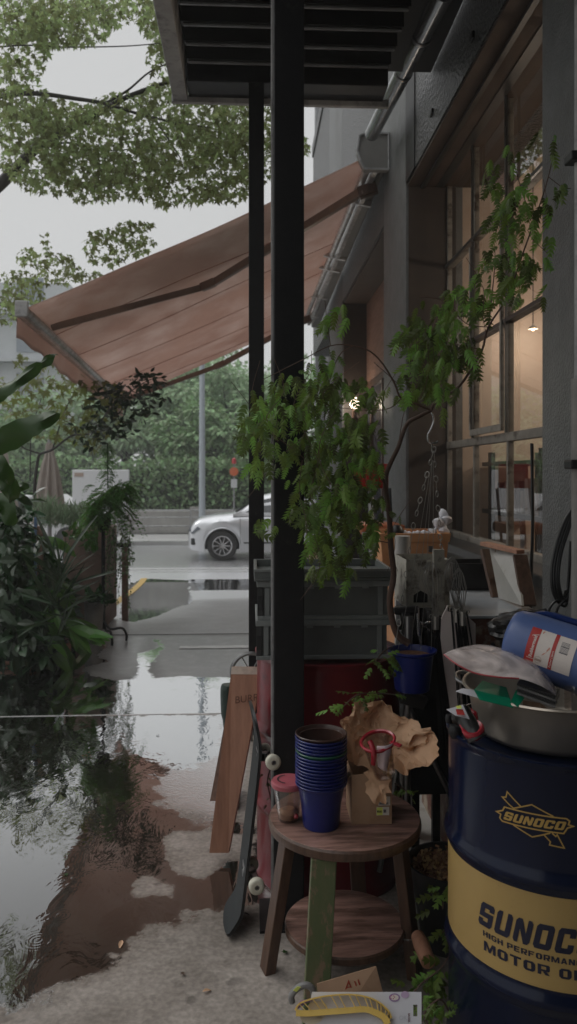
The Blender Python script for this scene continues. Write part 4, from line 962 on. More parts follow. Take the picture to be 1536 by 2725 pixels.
# ================================================================== STOOL
SC = P(917,1262,2.47); SC.z = 0; SZ = .50; SR = .243
t = thing('wooden_stool', 'worn round wooden stool with splayed legs and a lower round shelf', 'stool', SC)
Mx = Matrix.Translation(SC)
def wob(r, z, n=64, s=0):
    return r
MB().lathe([(.001,SZ-.034),(SR-.012,SZ-.034),(SR-.003,SZ-.030),(SR,SZ-.018),(SR-.001,SZ-.006),(SR-.006,SZ)], 72, Mx).build('seat_edge', M['wood_dark'], t, smooth=True)
MB().lathe([(.0005,SZ+.001),(SR-.0065,SZ+.001),(SR-.006,SZ-.0)], 72, Mx).build('seat', M['wood_stool'], t)
for v in t.children[0].data.vertices: pass
MB().lathe([(.001,.135),(.186,.135),(.191,.141),(.191,.157),(.187,.1615)], 64, Mx).build('shelf_edge', M['wood_dark'], t, smooth=True)
MB().lathe([(.0005,.162),(.1868,.162)], 64, Mx).build('shelf', M['wood_stool'], t)
def leg(px_t, D_t, px_b, D_b, m, w_=.062, th=.034, zt=SZ-.035, lab=None, face=(0,-1,0)):
    a_ = P(px_t, 1262, D_t); a_.z = zt; b_ = P(px_b, 1262, D_b); b_.z = .004
    L = MB().bar(b_, a_, w_, th, up=face, bev=.003).build('leg', m, t)
    if lab: L['label'] = lab
leg(862, 2.265, 838, 2.20, M['wood_green'], .074, .03, lab='front leg with flaking green paint')
leg(768, 2.42, 712, 2.47, M['wood_dark'], .048, .036, face=(-1,-.4,0))
leg(1060, 2.45, 1105, 2.44, M['wood_dark'], .055, .036, face=(1,-.6,0))
leg(940, 2.66, 960, 2.74, M['wood_dark'], .05, .034)
MB().tube([P(1070,2500,2.40), P(1088,2502,2.385), P(1110,2500,2.40)], .002, 5).build('wire_tie', M['wire'], t)

# ---- stacked flower pots
PC = P(855,1262,2.40); PC.z = SZ+.002
def pot_mb(c, zb, r_top, r_bot, h):
    return MB().lathe([(.001,zb+.004),(r_bot-.006,zb+.004),(r_bot,zb),(r_bot+.002,zb+.006),(r_top-.012,zb+h-.0105),(r_top-.0045,zb+h-.0098),(r_top-.0025,zb+h-.007),(r_top+.0008,zb+h-.0035),(r_top+.0012,zb+h-.001),(r_top,zb+h),(r_top-.003,zb+h),(r_top-.007,zb+h-.01),(r_bot-.003,zb+.01),(.001,zb+.008)], 44, Matrix.Translation((c.x,c.y,0)))
hp = .135; npots = 16; dz = (.287-hp)/(npots-1)
zs = PC.z
for k in range(npots):
    c_ = Vector((PC.x+.0007*math.sin(k*2.1), PC.y+.0007*math.cos(k*1.7), 0)); zb = zs+.0001
    top = k == npots-1; grn = k == 10
    m_ = M['pot_brown'] if top else (M['pot_green'] if grn else M['pot_blue'])
    lab = 'brown plastic flower pot on top of the blue pot stack on the stool' if top else ('single green flower pot inside the tall stack of blue pots' if grn else ('lowest blue flower pot with its full wall showing on the stool' if k == 0 else 'blue flower pot nested in the tall stack on the stool'))
    o = pot_mb(c_, zs, .0795, .055, hp).build('flower_pot', m_, None, smooth=True, ang=35)
    tag(o, lab, 'flower pot', 'flower pots nested in a stack')
    zs += dz*(1 if k < npots-2 else 1)

# ---- clear tub with pink lid
c_ = P(768,1262,2.44); c_.z = SZ+.002
t = thing('plastic_cup', 'clear plastic cup with a perforated pink lid on the stool edge', 'cup', c_)
Mx = Matrix.Translation(c_)
MB().lathe([(.001,.001),(.032,.001),(.034,.004),(.049,.108),(.047,.108),(.0325,.005),(.001,.004)], 32, Mx).build('cup', M['clear'], t, smooth=True)
ld = MB().lathe([(.050,.106),(.054,.106),(.055,.118),(.052,.124),(.001,.126)], 36, Mx).build('lid', M['pink_plastic'], t, smooth=True, ang=30)
hl = MB()
for k in range(14):
    a = math.pi*.62+k*.18; q = c_+Vector((math.cos(a)*.034, math.sin(a)*.034, .1268)); hl.lathe([(.0001,0),(.0032,0)], 8, Matrix.Translation(q))
hl.build('hole', M['rubber'], ld)
MB().lathe([(.001,.006),(.030,.006),(.034,.025),(.02,.034),(.001,.030)], 20, Mx).build('contents', M['kraft'], t, smooth=True)
MB().lathe([(.001,-.009),(.007,-.005),(.009,0),(.007,.005),(.001,.009)], 12, Matrix.Translation(c_+Vector((.022,-.028,.02)))).build('red_bead', M['red_plastic'], t, smooth=True)

# ---- cardboard box with crumpled paper
q0 = P(936,2185,2.40); bx0 = q0.x; bx1 = P(1044,2185,2.40).x; by0 = q0.y; by1 = by0+.14; bz0 = SZ+.002; bz1 = P(936,2062,2.40).z
t = thing('cardboard_box', 'small open cardboard box with price stickers standing on the stool', 'box', ((bx0+bx1)/2, (by0+by1)/2, bz0))
b = MB(); th = .003
b.box((bx0,by0,bz0), (bx1,by0+th,bz1)).box((bx0,by1-th,bz0), (bx1,by1,bz1)).box((bx0,by0+th+.0002,bz0), (bx0+th,by1-th-.0002,bz1)).box((bx1-th,by0+th+.0002,bz0), (bx1,by1-th-.0002,bz1)).box((bx0+th,by0+th,bz0+.0005), (bx1-th,by1-th,bz0+.003))
b.build('carton', M['cardboard'], t)
MB().quad((bx0-.0005,by0,bz1), (bx0-.0005,by1,bz1), (bx0-.035,by1,bz1-.045), (bx0-.035,by0,bz1-.05)).build('flap', M['cardboard'], t, sol=.003)
s_ = P(1003,2150,2.398); e_ = P(1037,2172,2.398)
l = MB().box((s_.x,by0-.0012,e_.z), (e_.x,by0-.0003,s_.z)).build('price_sticker', M['sticker'], t)
MB().box((s_.x+.0008,by0-.0019,e_.z+.001), (s_.x+.019,by0-.0013,s_.z-.001)).build('yellow_patch', M['yellow_sticker'], l)
vs_, fs = text_polys('¥500', .0095, .0002)
drape([(vs_, fs)], lambda x, y: Vector((s_.x+.001+x*.78, by0-.0024, e_.z+.009+y)), 'price_print', M['ink_blue'], l)
b2 = MB()
for k in range(5): b2.box((s_.x+.022+k*.0017, by0-.0019, e_.z+.008), (s_.x+.0231+k*.0017, by0-.0013, e_.z+.018))
b2.build('barcode', M['ink_blue'], l)
s2_ = P(1008,2122,2.398); e2_ = P(1040,2146,2.398)
l = MB().box((s2_.x,by0-.0012,e2_.z), (e2_.x,by0-.0003,s2_.z)).build('barcode_sticker', M['sticker'], t)
b2 = MB()
for k in range(12): b2.box((s2_.x+.003+k*.0024, by0-.0019, e2_.z+.003), (s2_.x+.0042+k*.0024, by0-.0013, e2_.z+.010))
b2.build('barcode', M['ink_blue'], l)

# crumpled kraft paper (one sheet, faceted)
def crumple(name, label, cat, rim, centre, Dc, m, nu=72, nv=22, amp=.018, seed=0, depth=.08, group=None, curl=.03):
    rim3 = [P(x, y, d) for x, y, d in rim]; rs = [a_.lerp(b__, k_/6) for a_, b__ in zip(rim3, rim3[1:]+rim3[:1]) for k_ in range(6)]
    L = len(rs); c3 = P(*centre, Dc); vv = []; ff = []
    for j in range(nv+1):
        v = j/nv
        for i in range(nu):
            f = i/nu*L; a = rs[int(f) % L]; b_ = rs[(int(f)+1) % L]; r_ = a.lerp(b_, f-int(f))
            p = c3.lerp(r_, .12+.88*v); p = p + FWD*(depth*(1-v*v))
            q = p*13+Vector((seed,seed*2,0))
            n1 = .45-abs(mnoise.noise(q*.75))*2.2; n2 = .4-abs(mnoise.noise(q*1.7+Vector((5,1,2))))*2.2; n4 = .3-abs(mnoise.noise(q*3.6))*2
            n3 = mnoise.noise_vector(q*.9); jag = mnoise.noise(q*6)*.012*(v**6)
            p = p - FWD*(n1*amp*1.5+n2*amp*1.1+n4*amp*.45) + n3*amp*1.2 + (r_-c3).normalized()*jag*2
            vv.append(p)
    for j in range(nv):
        for i in range(nu):
            a,b_,c_,d = j*nu+i, j*nu+(i+1)%nu, (j+1)*nu+(i+1)%nu, (j+1)*nu+i
            ff += [(a,b_,c_),(a,c_,d)] if (i+j)%2 else [(a,b_,d),(b_,c_,d)]
    ff.append(tuple(range(nu-1,-1,-1)))
    return tag(MB().add(vv, ff).build(name, m, smooth=True, ang=24), label, cat, group)
crumple('kraft_paper', 'large crumpled sheet of brown kraft paper stuffed in the cardboard box', 'paper',
        [(905,1925,2.46),(938,1903,2.50),(962,1872,2.56),(1010,1866,2.60),(1050,1888,2.60),(1082,1918,2.56),(1118,1930,2.5),(1150,1945,2.44),(1172,1968,2.40),(1166,2010,2.38),(1143,2055,2.38),(1112,2050,2.40),(1085,2068,2.43),(1050,2058,2.40),(1020,2075,2.38),(985,2050,2.40),(955,2040,2.42),(925,2020,2.42),(908,1975,2.42)],
        (1015,1990), 2.50, M['kraft'], seed=3, depth=.07)
crumple('kraft_paper', 'crumpled brown paper strip hanging down the front of the small box', 'paper',
        [(977,2052,2.37),(1000,2040,2.37),(1040,2062,2.37),(1044,2078,2.368),(1034,2110,2.366),(1026,2125,2.36),(1028,2150,2.366),(1000,2128,2.36),(978,2098,2.366)], (1008,2085), 2.372, M['kraft'], nu=40, nv=8, amp=.006, seed=8, depth=.006)
t = thing('measuring_cup', 'clear cup with a red rim and handle wrapped in the brown paper', 'cup', P(1010,2060,2.40))
ca = P(1006,1972,2.34); cb_ = P(1024,2062,2.37); dd = (ca-cb_); ln = dd.length; Mq = frame(cb_, dd.orthogonal(), dd.cross(dd.orthogonal())) 
zz = dd.normalized(); xx = Vector((1,0,0)); xx = (xx-zz*xx.dot(zz)).normalized(); yy = zz.cross(xx)
Mq = Matrix(((xx.x,yy.x,zz.x,cb_.x),(xx.y,yy.y,zz.y,cb_.y),(xx.z,yy.z,zz.z,cb_.z),(0,0,0,1)))
MB().lathe([(.001,0),(.032,.002),(.050,ln-.004),(.048,ln-.004),(.030,.005),(.001,.004)], 32, Mq).build('cup', M['clear'], t, smooth=True)
MB().lathe([(.048,ln-.006),(.053,ln-.006),(.056,ln+.002),(.052,ln+.006),(.047,ln+.003),(.048,ln-.006)], 36, Mq).build('rim', M['red_plastic'], t, smooth=True)
MB().tube(spline([P(984,1972,2.29),P(992,1990,2.28),P(995,2010,2.28),P(994,2032,2.30)],4), .008, 10).build('handle', M['red_plastic'], t, smooth=True)
MB().bar(P(1040,1974,2.32), P(1068,1986,2.30), .018, .006, bev=.002).build('spout', M['red_plastic'], t)
wp = [P(1003,1985,2.30),P(1045,1978,2.30),P(1030,2052,2.31),P(1006,2040,2.31)]
MB().grid(lambda u, v: (wp[0].lerp(wp[1],u)).lerp(wp[3].lerp(wp[2],u),v)-FWD*.012*math.sin(u*3.14), 8, 6).build('white_card', mat('pinkish', (.55,.42,.40), .5, col2=(.5,.4,.45), scale=14), t, smooth=True, sol=.001)

# ================================================================== BASIN + contents on the blue drum
BC = P(1470,1262,2.2); BC.z = .854
t = thing('steel_basin', 'dull stainless steel basin full of odds and ends on the blue drum', 'basin', BC)
Mx = Matrix.Translation(BC)
MB().lathe([(.001,.002),(.195,.002),(.208,.008),(.216,.022),(.236,.128),(.240,.136),(.248,.138),(.251,.133),(.247,.129),(.240,.127)], 72, Mx).lathe([(.001,.004),(.193,.004),(.206,.010),(.213,.024),(.233,.129),(.240,.1365)], 72, Mx).build('bowl', M['basin'], t, smooth=True, ang=60)
def bh(a, nm='handle'):
    d = Vector((math.cos(a), math.sin(a), 0)); s_ = Vector((-d.y, d.x, 0)); c_ = BC+Vector((0,0,.12))
    MB().tube(spline([c_+d*.232+s_*.05, c_+d*.262+s_*.045+Vector((0,0,.012)), c_+d*.275+Vector((0,0,.016)), c_+d*.262-s_*.045+Vector((0,0,.012)), c_+d*.232-s_*.05],6), .006, 10).build(nm, M['steel_dk'], t, smooth=True)
bh(math.radians(150)); bh(math.radians(-38))
# green card box
t = thing('green_box', 'open glossy green paper box with a white flap in the basin', 'box', P(1330,1870,2.15))
g = [P(1262,1836,2.06),P(1284,1812,2.12),P(1348,1830,2.10),P(1368,1862,2.03)]
MB().add([g[0],g[1],g[2],P(1358,1860,2.03)], [(0,1,2,3)]).add([g[0],P(1358,1860,2.03),P(1366,1884,2.01),P(1276,1862,2.03)], [(0,1,2,3)]).build('panel', M['green_card'], t, sol=.0015)
MB().add([P(1360,1866,2.015),P(1374,1836,2.04),P(1396,1858,2.02),P(1378,1882,2.00)], [(0,1,2,3)]).build('end_flap', M['green_card'], t, sol=.0015)
MB().add([P(1212,1840,2.06),P(1232,1832,2.08),P(1264,1837,2.07),P(1274,1858,2.04)], [(0,1,2,3)]).build('white_flap', M['white_paper'], t, sol=.001)
# notebooks / boards under the bag
t = thing('notebook', 'dark stacked notebooks lying tilted under the plastic bag', 'notebook', P(1430,1850,2.1))
for k in range(4):
    o_ = Vector((0,0,-.008*k)); MB().add([P(1376,1820,2.0)+o_, P(1478,1856,1.97)+o_, P(1490,1835,2.25)+o_, P(1390,1800,2.28)+o_], [(0,1,2,3)]).build('page_block' if k % 2 else 'cover', M['steel_dk'] if k % 2 else M['black_plastic'], t, sol=.006)
t = thing('wrapped_packet', 'tan packet in clear wrap lying in the front of the basin', 'packet', P(1410,1880,2.05))
MB().add([P(1394,1868,2.10),P(1440,1876,2.02),P(1480,1905,1.99),P(1394,1900,2.02)], [(0,1,2,3)]).build('packet', M['cardboard'], t, sol=.012)
t = thing('jar', 'small clear jar at the right side of the basin', 'jar', P(1530,1860,2.1))
MB().lathe([(.001,0),(.03,0),(.032,.08),(.028,.09)], 24, Matrix.Translation(P(1533,1885,2.08))).build('glass', M['clear'], t, smooth=True)
# clear zip bag: puffed pillow
zb_m = bpy.data.materials.new('zipbag'); zb_m.use_nodes = True; tt = zb_m.node_tree; pb_ = tt.nodes['Principled BSDF']
pb_.inputs['Base Color'].default_value = (.80,.71,.69,1); pb_.inputs['Roughness'].default_value = .09; pb_.inputs['Alpha'].default_value = .52; pb_.inputs['Specular IOR Level'].default_value = .9
nz = N(tt, 'ShaderNodeTexNoise'); nz.inputs['Scale'].default_value = 9; nz.inputs['Detail'].default_value = 3; nz.inputs['Distortion'].default_value = 1.5
tcz = N(tt, 'ShaderNodeTexCoord'); tt.links.new(tcz.outputs['Object'], nz.inputs['Vector'])
bz = N(tt, 'ShaderNodeBump'); bz.inputs['Strength'].default_value = .5; bz.inputs['Distance'].default_value = .012
tt.links.new(nz.outputs[0], bz.inputs['Height']); tt.links.new(bz.outputs[0], pb_.inputs['Normal'])
ra = N(tt, 'ShaderNodeMapRange'); ra.inputs[1].default_value = .35; ra.inputs[2].default_value = .65; ra.inputs[3].default_value = .4; ra.inputs[4].default_value = .85
tt.links.new(nz.outputs[0], ra.inputs[0]); tt.links.new(ra.outputs[0], pb_.inputs['Alpha'])
t = thing('zip_bag', 'puffed clear zip bag with a red seal lying across the basin', 'plastic bag', P(1330,1790,2.1))
top_ = spline([P(1181,1742,2.16),P(1230,1722,2.2),P(1290,1716,2.22),P(1350,1730,2.2),P(1400,1752,2.18),P(1450,1790,2.14),P(1482,1835,2.10)], 6)
bot_ = spline([P(1181,1742,2.06),P(1215,1768,2.02),P(1265,1792,2.0),P(1330,1803,1.98),P(1390,1808,1.98),P(1440,1826,1.98),P(1480,1850,2.0)], 6)
def bag(sgn):
    def fn(u, v):
        f = u*(len(top_)-1); i = min(int(f), len(top_)-2); a = top_[i].lerp(top_[i+1], f-i); b_ = bot_[i].lerp(bot_[i+1], f-i); p = a.lerp(b_, v)
        puff = math.sin(math.pi*v)*math.sin(math.pi*min(1,u*1.02))**.6
        return p+Vector((0,-.35,1)).normalized()*sgn*puff*.026+Vector((0,0,mnoise.noise(p*22)*.008*puff))
    return fn
MB().grid(bag(1), 50, 16).grid(bag(-.4), 50, 16).build('film', zb_m, t, smooth=True, ang=80)
MB().tube([p+Vector((0,-.002,.001)) for p in bot_[:24]], .0022, 6).build('zip_seal', mat('zip_red', (.35,.04,.05), .4), t)
MB().add([P(1240,1760,2.12),P(1300,1745,2.18),P(1350,1765,2.14),P(1300,1785,2.06)], [(0,1,2,3)]).build('contents', M['pink_board'], t, sol=.008)
MB().add([P(1265,1775,2.08),P(1310,1765,2.12),P(1345,1785,2.04),P(1300,1795,2.02)], [(0,1,2,3)]).build('contents', M['wood_dark'], t, sol=.006)
# blue pitcher lying on its side
pa2 = P(1392,1706,2.20); pb2 = P(1640,1792,2.06); d = (pb2-pa2); L_ = d.length; z_ = d.normalized(); x_ = (UP-z_*UP.dot(z_)).normalized(); y_ = z_.cross(x_)
Mp = Matrix(((x_.x,y_.x,z_.x,pa2.x),(x_.y,y_.y,z_.y,pa2.y),(x_.z,y_.z,z_.z,pa2.z),(0,0,0,1)))
t = thing('plastic_pitcher', 'blue plastic pitcher lying on its side with a red and white label', 'pitcher', pa2)
PR = .087
MB().lathe([(.001,-.040),(.055,-.040),(.074,-.034),(.082,-.022),(PR-.002,.0),(PR,.02),(PR+.002,L_),(PR-.004,L_),(PR-.006,.02)], 56, Mp).build('jug', M['pitcher'], t, smooth=True, ang=40)
hd = MB().tube(spline([P(1398,1652,2.2),P(1425,1640,2.21),P(1455,1637,2.21),P(1500,1648,2.2),P(1560,1668,2.18),P(1600,1690,2.16)],5), .011, 10).build('handle', M['pitcher_dk'], t, smooth=True)
# label draped on the pitcher; local: s along axis, a angle round it (towards camera)
cdir = (CAM-pa2).normalized(); a0 = math.atan2(cdir.dot(y_), cdir.dot(x_))
def pm(s, h_, r=PR+.0012):   # h_: arc height (+ up in view)
    a = a0 - h_/PR; 
    return pa2+z_*s+(x_*math.cos(a)+y_*math.sin(a))*(r+.002*s/L_)
sg = 1 if (pm(0,.03)-pm(0,-.03)).z > 0 else -1
pm2 = lambda s, h_, k=0: pm(s, sg*h_, PR+.0015+k*.0006)
def rect(x0,y0,x1,y1,n=6,slant=0): 
    vs_ = []; 
    for j in range(n+1):
        y = y0+(y1-y0)*j/n; vs_ += [(x0+slant*(y-y0),y),(x1+slant*(y-y0),y)]
    return (vs_, [(2*j,2*j+1,2*j+3,2*j+2) for j in range(n)])
lo_ = MB(); s0, s1, h0, h1 = .034, .158, -.050, .048
lab = drape([rect(s0,h0,s1,h1,12)], lambda x,y: pm2(x,y), 'label', M['label_white'], t, step=.03)
drape([rect(s0,h0,s0+.026,h1,12)], lambda x,y: pm2(x,y,1), 'red_panel', M['label_red'], lab)
drape([rect(s0+.066,h0,s0+.076,h1,12)], lambda x,y: pm2(x,y,1), 'red_panel', M['label_red'], lab)
drape([outline([(s0+.008,-.036),(s0+.024,-.036),(s0+.024,.030),(s0+.008,.024)], .0014)], lambda x,y: pm2(x,y,2), 'red_print', M['label_white'], lab)
vs_, fs = text_polys('Rubbermaid', .0125, .0003)
mxx = max(v[0] for v in vs_)
drape([([(s0+.0205-y, -.033+x*.058/mxx) for x, y in vs_], fs)], lambda x,y: pm2(x,y,2), 'red_print', M['label_white'], lab)
vs_, fs = text_polys('Pitcher | Jarra', .007, .0001); mxx = max(v[0] for v in vs_)
drape([([(s0+.0735-y, -.044+x*.045/mxx) for x, y in vs_], fs)], lambda x,y: pm2(x,y,2), 'red_print', M['label_white'], lab)
bc_ = [rect(s0+.086,.002+k*.0032,s0+.108,.002+k*.0032+random.choice((.001,.002)),1) for k in range(10)]
drape(bc_, lambda x,y: pm2(x,y,1), 'barcode', M['ink_blue'], lab)
drape([outline(ellip(16,s0+.038,-.034,.009,.009), .0008), rect(s0+.030,-.038,s0+.046,-.032,1)], lambda x,y: pm2(x,y,1), 'picture', M['tan'], lab)
drape([([(s0+.030,.040),(s0+.034,.046),(s0+.062,.004),(s0+.056,-.004)],[(0,1,2,3)]), ([(s0+.044,-.02),(s0+.05,-.016),(s0+.062,.002),(s0+.058,.004)],[(0,1,2,3)])], lambda x,y: pm2(x,y,1), 'picture', mat('salmon', (.55,.25,.18), .5), lab)
# power tool with red grip and tag
t = thing('power_tool', 'black and red cordless tool with a paper tag wedged beside the basin', 'tool', P(1240,1950,2.06))
MB().tube(spline([P(1222,1898,2.08),P(1240,1915,2.06),P(1262,1950,2.03),P(1272,1968,2.02)],5), [.028,.03,.031,.030,.026,.024,.024,.024,.025,.025,.026,.026,.027,.027,.027,.027], 16).build('body', M['black_plastic'], t, smooth=True)
rr_ = MB()
for f_ in (0,): rr_.lathe([(.022,0),(.029,.002),(.030,.012),(.026,.018),(.018,.016)], 20, frame(P(1262,1948,2.03), (1,0,.4), (0,1,.4)))
rr_.tube([P(1248,1893,2.10),P(1262,1900,2.09),P(1266,1935,2.05)], .010, 8).tube(spline([P(1228,1928,2.05),P(1240,1948,2.03),P(1262,1966,2.01),P(1278,1958,2.02)],4), .006, 8)
rr_.build('grip_ring', M['red_plastic'], t, smooth=True)
MB().lathe([(.001,-.022),(.014,-.019),(.020,-.008),(.021,.004),(.016,.016),(.001,.02)], 20, Matrix.Translation(P(1214,1945,2.10))).lathe([(.001,-.014),(.010,-.011),(.012,0),(.009,.010),(.001,.013)], 16, Matrix.Translation(P(1196,1912,2.12))).build('knob', M['black_metal'], t, smooth=True)
tg = MB().add([P(1188,1888,2.02),P(1232,1876,2.04),P(1250,1914,2.0),P(1212,1904,2.0)], [(0,1,2,3)]).build('paper_tag', M['white_paper'], t, sol=.001)
MB().add([P(1213,1887,2.012),P(1232,1888,2.016),P(1238,1903,1.994),P(1217,1902,1.994)], [(0,1,2,3)]).build('red_print', M['label_red'], tg)
MB().add([P(1213,1879,2.02),P(1226,1877,2.025),P(1230,1885,2.012),P(1217,1886,2.012)], [(0,1,2,3)]).build('green_print', M['yellow_sticker'], tg)

# ================================================================== HANGING POT + CHAINS
hpC = P(1097,1262,2.80); zt_ = P(1097,1728,2.8).z; zb2 = P(1097,1836,2.8).z
t = thing('hanging_pot', 'blue plastic pot hanging on thin chains from a wire hook', 'flower pot', (hpC.x, hpC.y, zt_))
Mx = Matrix.Translation((hpC.x, hpC.y, 0))
MB().lathe([(.001,zb2+.002),(.058,zb2),(.062,zb2+.004),(.0765,zt_-.016),(.080,zt_-.014),(.088,zt_-.008),(.089,zt_),(.083,zt_),(.072,zt_-.02),(.057,zb2+.008)], 44, Mx).build('pot', M['pot_blue'], t, smooth=True, ang=35)
MB().lathe([(.001,zt_-.02),(.071,zt_-.02)], 24, Mx).build('soil', M['soil'], t)
ring = P(1155,1196,2.80)
def chain(a, b, n, r=.0016, ln_=.0, nm='chain'):
    mb = MB(); a = Vector(a); b = Vector(b); d = (b-a); L = d.length; dn = d.normalized(); s1 = dn.orthogonal().normalized(); s2 = dn.cross(s1)
    for k in range(n):
        p = a+dn*L*(k/n); q = a+dn*L*((k+1)/n)
        s_ = s1 if k % 2 else s2
        if k % 2 == 0 : mb.tube([p+dn*.006, q-dn*.006], r*.8, 5)
        pts_ = [p+s_*math.sin(x)*.0085+dn*(.012*math.cos(x)) for x in np.linspace(0,2*math.pi,13)]
        mb.tube(pts_, r, 5, caps=False)
    return mb.build(nm, M['wire'], t, smooth=True, ang=80)
hk = MB().tube(spline([P(1140,1094,2.82),P(1150,1100,2.80),P(1155,1118,2.8),P(1148,1140,2.80),P(1139,1158,2.8),P(1142,1176,2.8),P(1154,1180,2.8),P(1166,1174,2.8)],5), .0035, 8).tube(spline([P(1154,1178,2.8),P(1149,1184,2.8),P(1152,1200,2.8),P(1156,1200,2.8)],4), .002, 6).build('hook', M['steel'], t, smooth=True)
chain(ring, P(1100,1400,2.76), 6); chain(P(1100,1400,2.76), P(1052,1722,2.75), 5)
chain(ring, P(1172,1430,2.86), 6, nm='chain'); chain(P(1172,1430,2.86), P(1178,1480,2.86), 2)
wr = MB()
for (x0_,x1_) in ((1150,1060),(1152,1092),(1154,1148),(1150,1120)):
    wr.tube([P(x0_,1225,2.8), P((x0_+x1_)/2+2,1480,2.8), P(x1_,1728,2.79)], .0011, 4)
wr.build('hanging_wire', M['wire'], t)

# ================================================================== STUFF BEHIND (mid-right)
# terracotta planter box
def tbox(name, label, cat, x0, x1, ytop, ybot, D, dep, m, taper=.06, rim=True, group=None):
    a_ = P(x0, ytop, D); b_ = P(x1, ybot, D); t = thing(name, label, cat, ((a_.x+b_.x)/2, a_.y+dep/2, b_.z), group)
    w_ = b_.x-a_.x; tp = w_*taper
    z0_, z1_ = b_.z, a_.z
    def ring_(e, z): return [(a_.x-e, a_.y-e, z), (b_.x+e, a_.y-e, z), (b_.x+e, a_.y+dep+e, z), (a_.x-e, a_.y+dep+e, z)]
    lv = [ring_(-tp, z0_), ring_(-tp*.3, z1_-.045), ring_(-.0, z1_-.044), ring_(.004, z1_), ring_(-.012, z1_), ring_(-tp-.01, z0_+.02)]
    vv = [p for l_ in lv for p in l_]; ff = [(3,2,1,0)]
    for i in range(len(lv)-1):
        for k in range(4): ff.append((i*4+k, i*4+(k+1)%4, (i+1)*4+(k+1)%4, (i+1)*4+k))
    ff.append(tuple((len(lv)-1)*4+k for k in range(4)))
    MB().add(vv, ff).build('tub', m, t)
    return t
tb = tbox('planter_box', 'orange terracotta coloured plastic planter box on stands by the dark pier', 'planter', 1012, 1200, 1420, 1548, 3.9, .34, M['terracotta'])
a_ = P(1050,1550,3.98); b_ = P(1165,1550,3.98)
MB().box((a_.x,a_.y,.004),(b_.x,a_.y+.26,a_.z), bev=.01).build('plinth', M['terracotta'], tb)
tgm = MB().box((P(1140,1470,3.885).x, P(1140,1470,3.88).y, P(1140,1470,3.88).z), (P(1153,1453,3.885).x, P(1140,1453,3.883).y, P(1153,1453,3.88).z)).build('tag', M['steel_dk'], tb)
# white bag things in it
t = thing('plastic_bag', 'white and silver plastic bag sticking up out of the terracotta planter', 'plastic bag', P(1170,1420,4.05))
bb = spline([P(1148,1422,4.0),P(1162,1405,4.0),P(1172,1380,4.02),P(1184,1368,4.04),P(1188,1385,4.02),P(1182,1410,4.0),P(1180,1425,4.0)],4)
MB().tube(bb, [.02+.014*math.sin(i*1.3) for i in range(len(bb))], 10).build('film', M['white_paper'], t, smooth=True)
t = thing('bottle', 'dark round bottle end with crumpled film lying in the terracotta planter', 'bottle', P(1058,1412,4.0))
MB().lathe([(.001,-.035),(.022,-.03),(.034,-.01),(.034,.01),(.022,.03),(.001,.035)], 20, Matrix.Translation(P(1057,1414,4.0))).build('body', M['black_plastic'], t, smooth=True)
MB().tube(spline([P(1072,1418,4.0),P(1095,1424,4.0),P(1120,1420,4.0),P(1150,1422,4.0)],4), [.012,.02,.014,.02,.013,.02,.016,.02,.013,.02,.014,.018,.012], 8).build('film', M['white_paper'], t, smooth=True)
# white tube
t = thing('cardboard_tube', 'white paper tube standing upright in front of the terracotta planter', 'tube', P(1071,1690,3.4))
a_ = P(1071,1426,3.4); MB().tube([(a_.x,a_.y,.56),(a_.x,a_.y,a_.z)], .034, 24).build('tube', mat('tube_white', (.42,.40,.38), .55, col2=(.36,.34,.32), scale=8), t, smooth=True)
MB().tube([(a_.x,a_.y,.0),(a_.x,a_.y,.559)], .05, 16).build('stand', M['black_metal'], t)
# galvanised mailbox with house-shaped hole
q0 = P(1082,1490,3.1); q1 = P(1198,1612,3.1)
t = thing('tin_box', 'grey galvanised tin box with a house shaped hole behind the hanging chains', 'tin box', ((q0.x+q1.x)/2, q0.y+.12, q1.z))
hx = [P(1101,1604,3.1),P(1139,1604,3.1),P(1139,1582,3.1),P(1120,1572,3.1),P(1101,1584,3.1)]
yF = q0.y; pts2 = [(q0.x,q1.z),(hx[0].x,q1.z),(hx[1].x,q1.z),(q1.x,q1.z),(q1.x,hx[0].z),(q1.x,hx[3].z),(q1.x,q0.z),(hx[3].x,q0.z),(q0.x,q0.z),(q0.x,hx[4].z)]
fr_ = MB(); V3 = lambda x, z, y=0: (x, yF+y, z)
def fq(*p): fr_.add([V3(*q) for q in p], [tuple(range(len(p)))])
H = [(h.x,h.z) for h in hx]
fq((q0.x,q1.z),(q1.x,q1.z),(H[1][0],H[1][1]),(H[0][0],H[0][1])); fq((q1.x,q1.z),(q1.x,q0.z),(H[3][0],H[3][1]),(H[2][0],H[2][1]),(H[1][0],H[1][1])); fq((q1.x,q0.z),(q0.x,q0.z),(H[3][0],H[3][1])); fq((q0.x,q0.z),(q0.x,q1.z),(H[0][0],H[0][1]),(H[4][0],H[4][1]),(H[3][0],H[3][1]))
fr_.box((q0.x,yF+.24,q1.z),(q1.x,yF+.242,q0.z)).box((q0.x-.001,yF+.001,q1.z),(q0.x+.001,yF+.239,q0.z)).box((q1.x-.001,yF+.001,q1.z),(q1.x+.001,yF+.239,q0.z))
fr_.build('panel', M['galv'], t)
MB().box((q0.x-.004,yF-.004,q1.z-.008),(q1.x+.004,yF+.25,q1.z-.001)).build('base', M['galv'], t)
MB().box((q0.x+.01,yF+.05,q1.z+.001),(q1.x-.01,yF+.1,q0.z-.01)).build('inside', M['rubber'], t)
MB().box((P(1153,1462,3.08).x,P(1153,1462,3.07).y,P(1153,1640,3.07).z),(P(1182,1462,3.08).x,P(1153,1462,3.09).y,P(1182,1462,3.08).z)).build('hanging_strap', M['galv'], t)
MB().box((q0.x+.0,yF+.01,.3),(q1.x,yF+.22,q1.z-.009)).build('support', M['black_metal'], t)
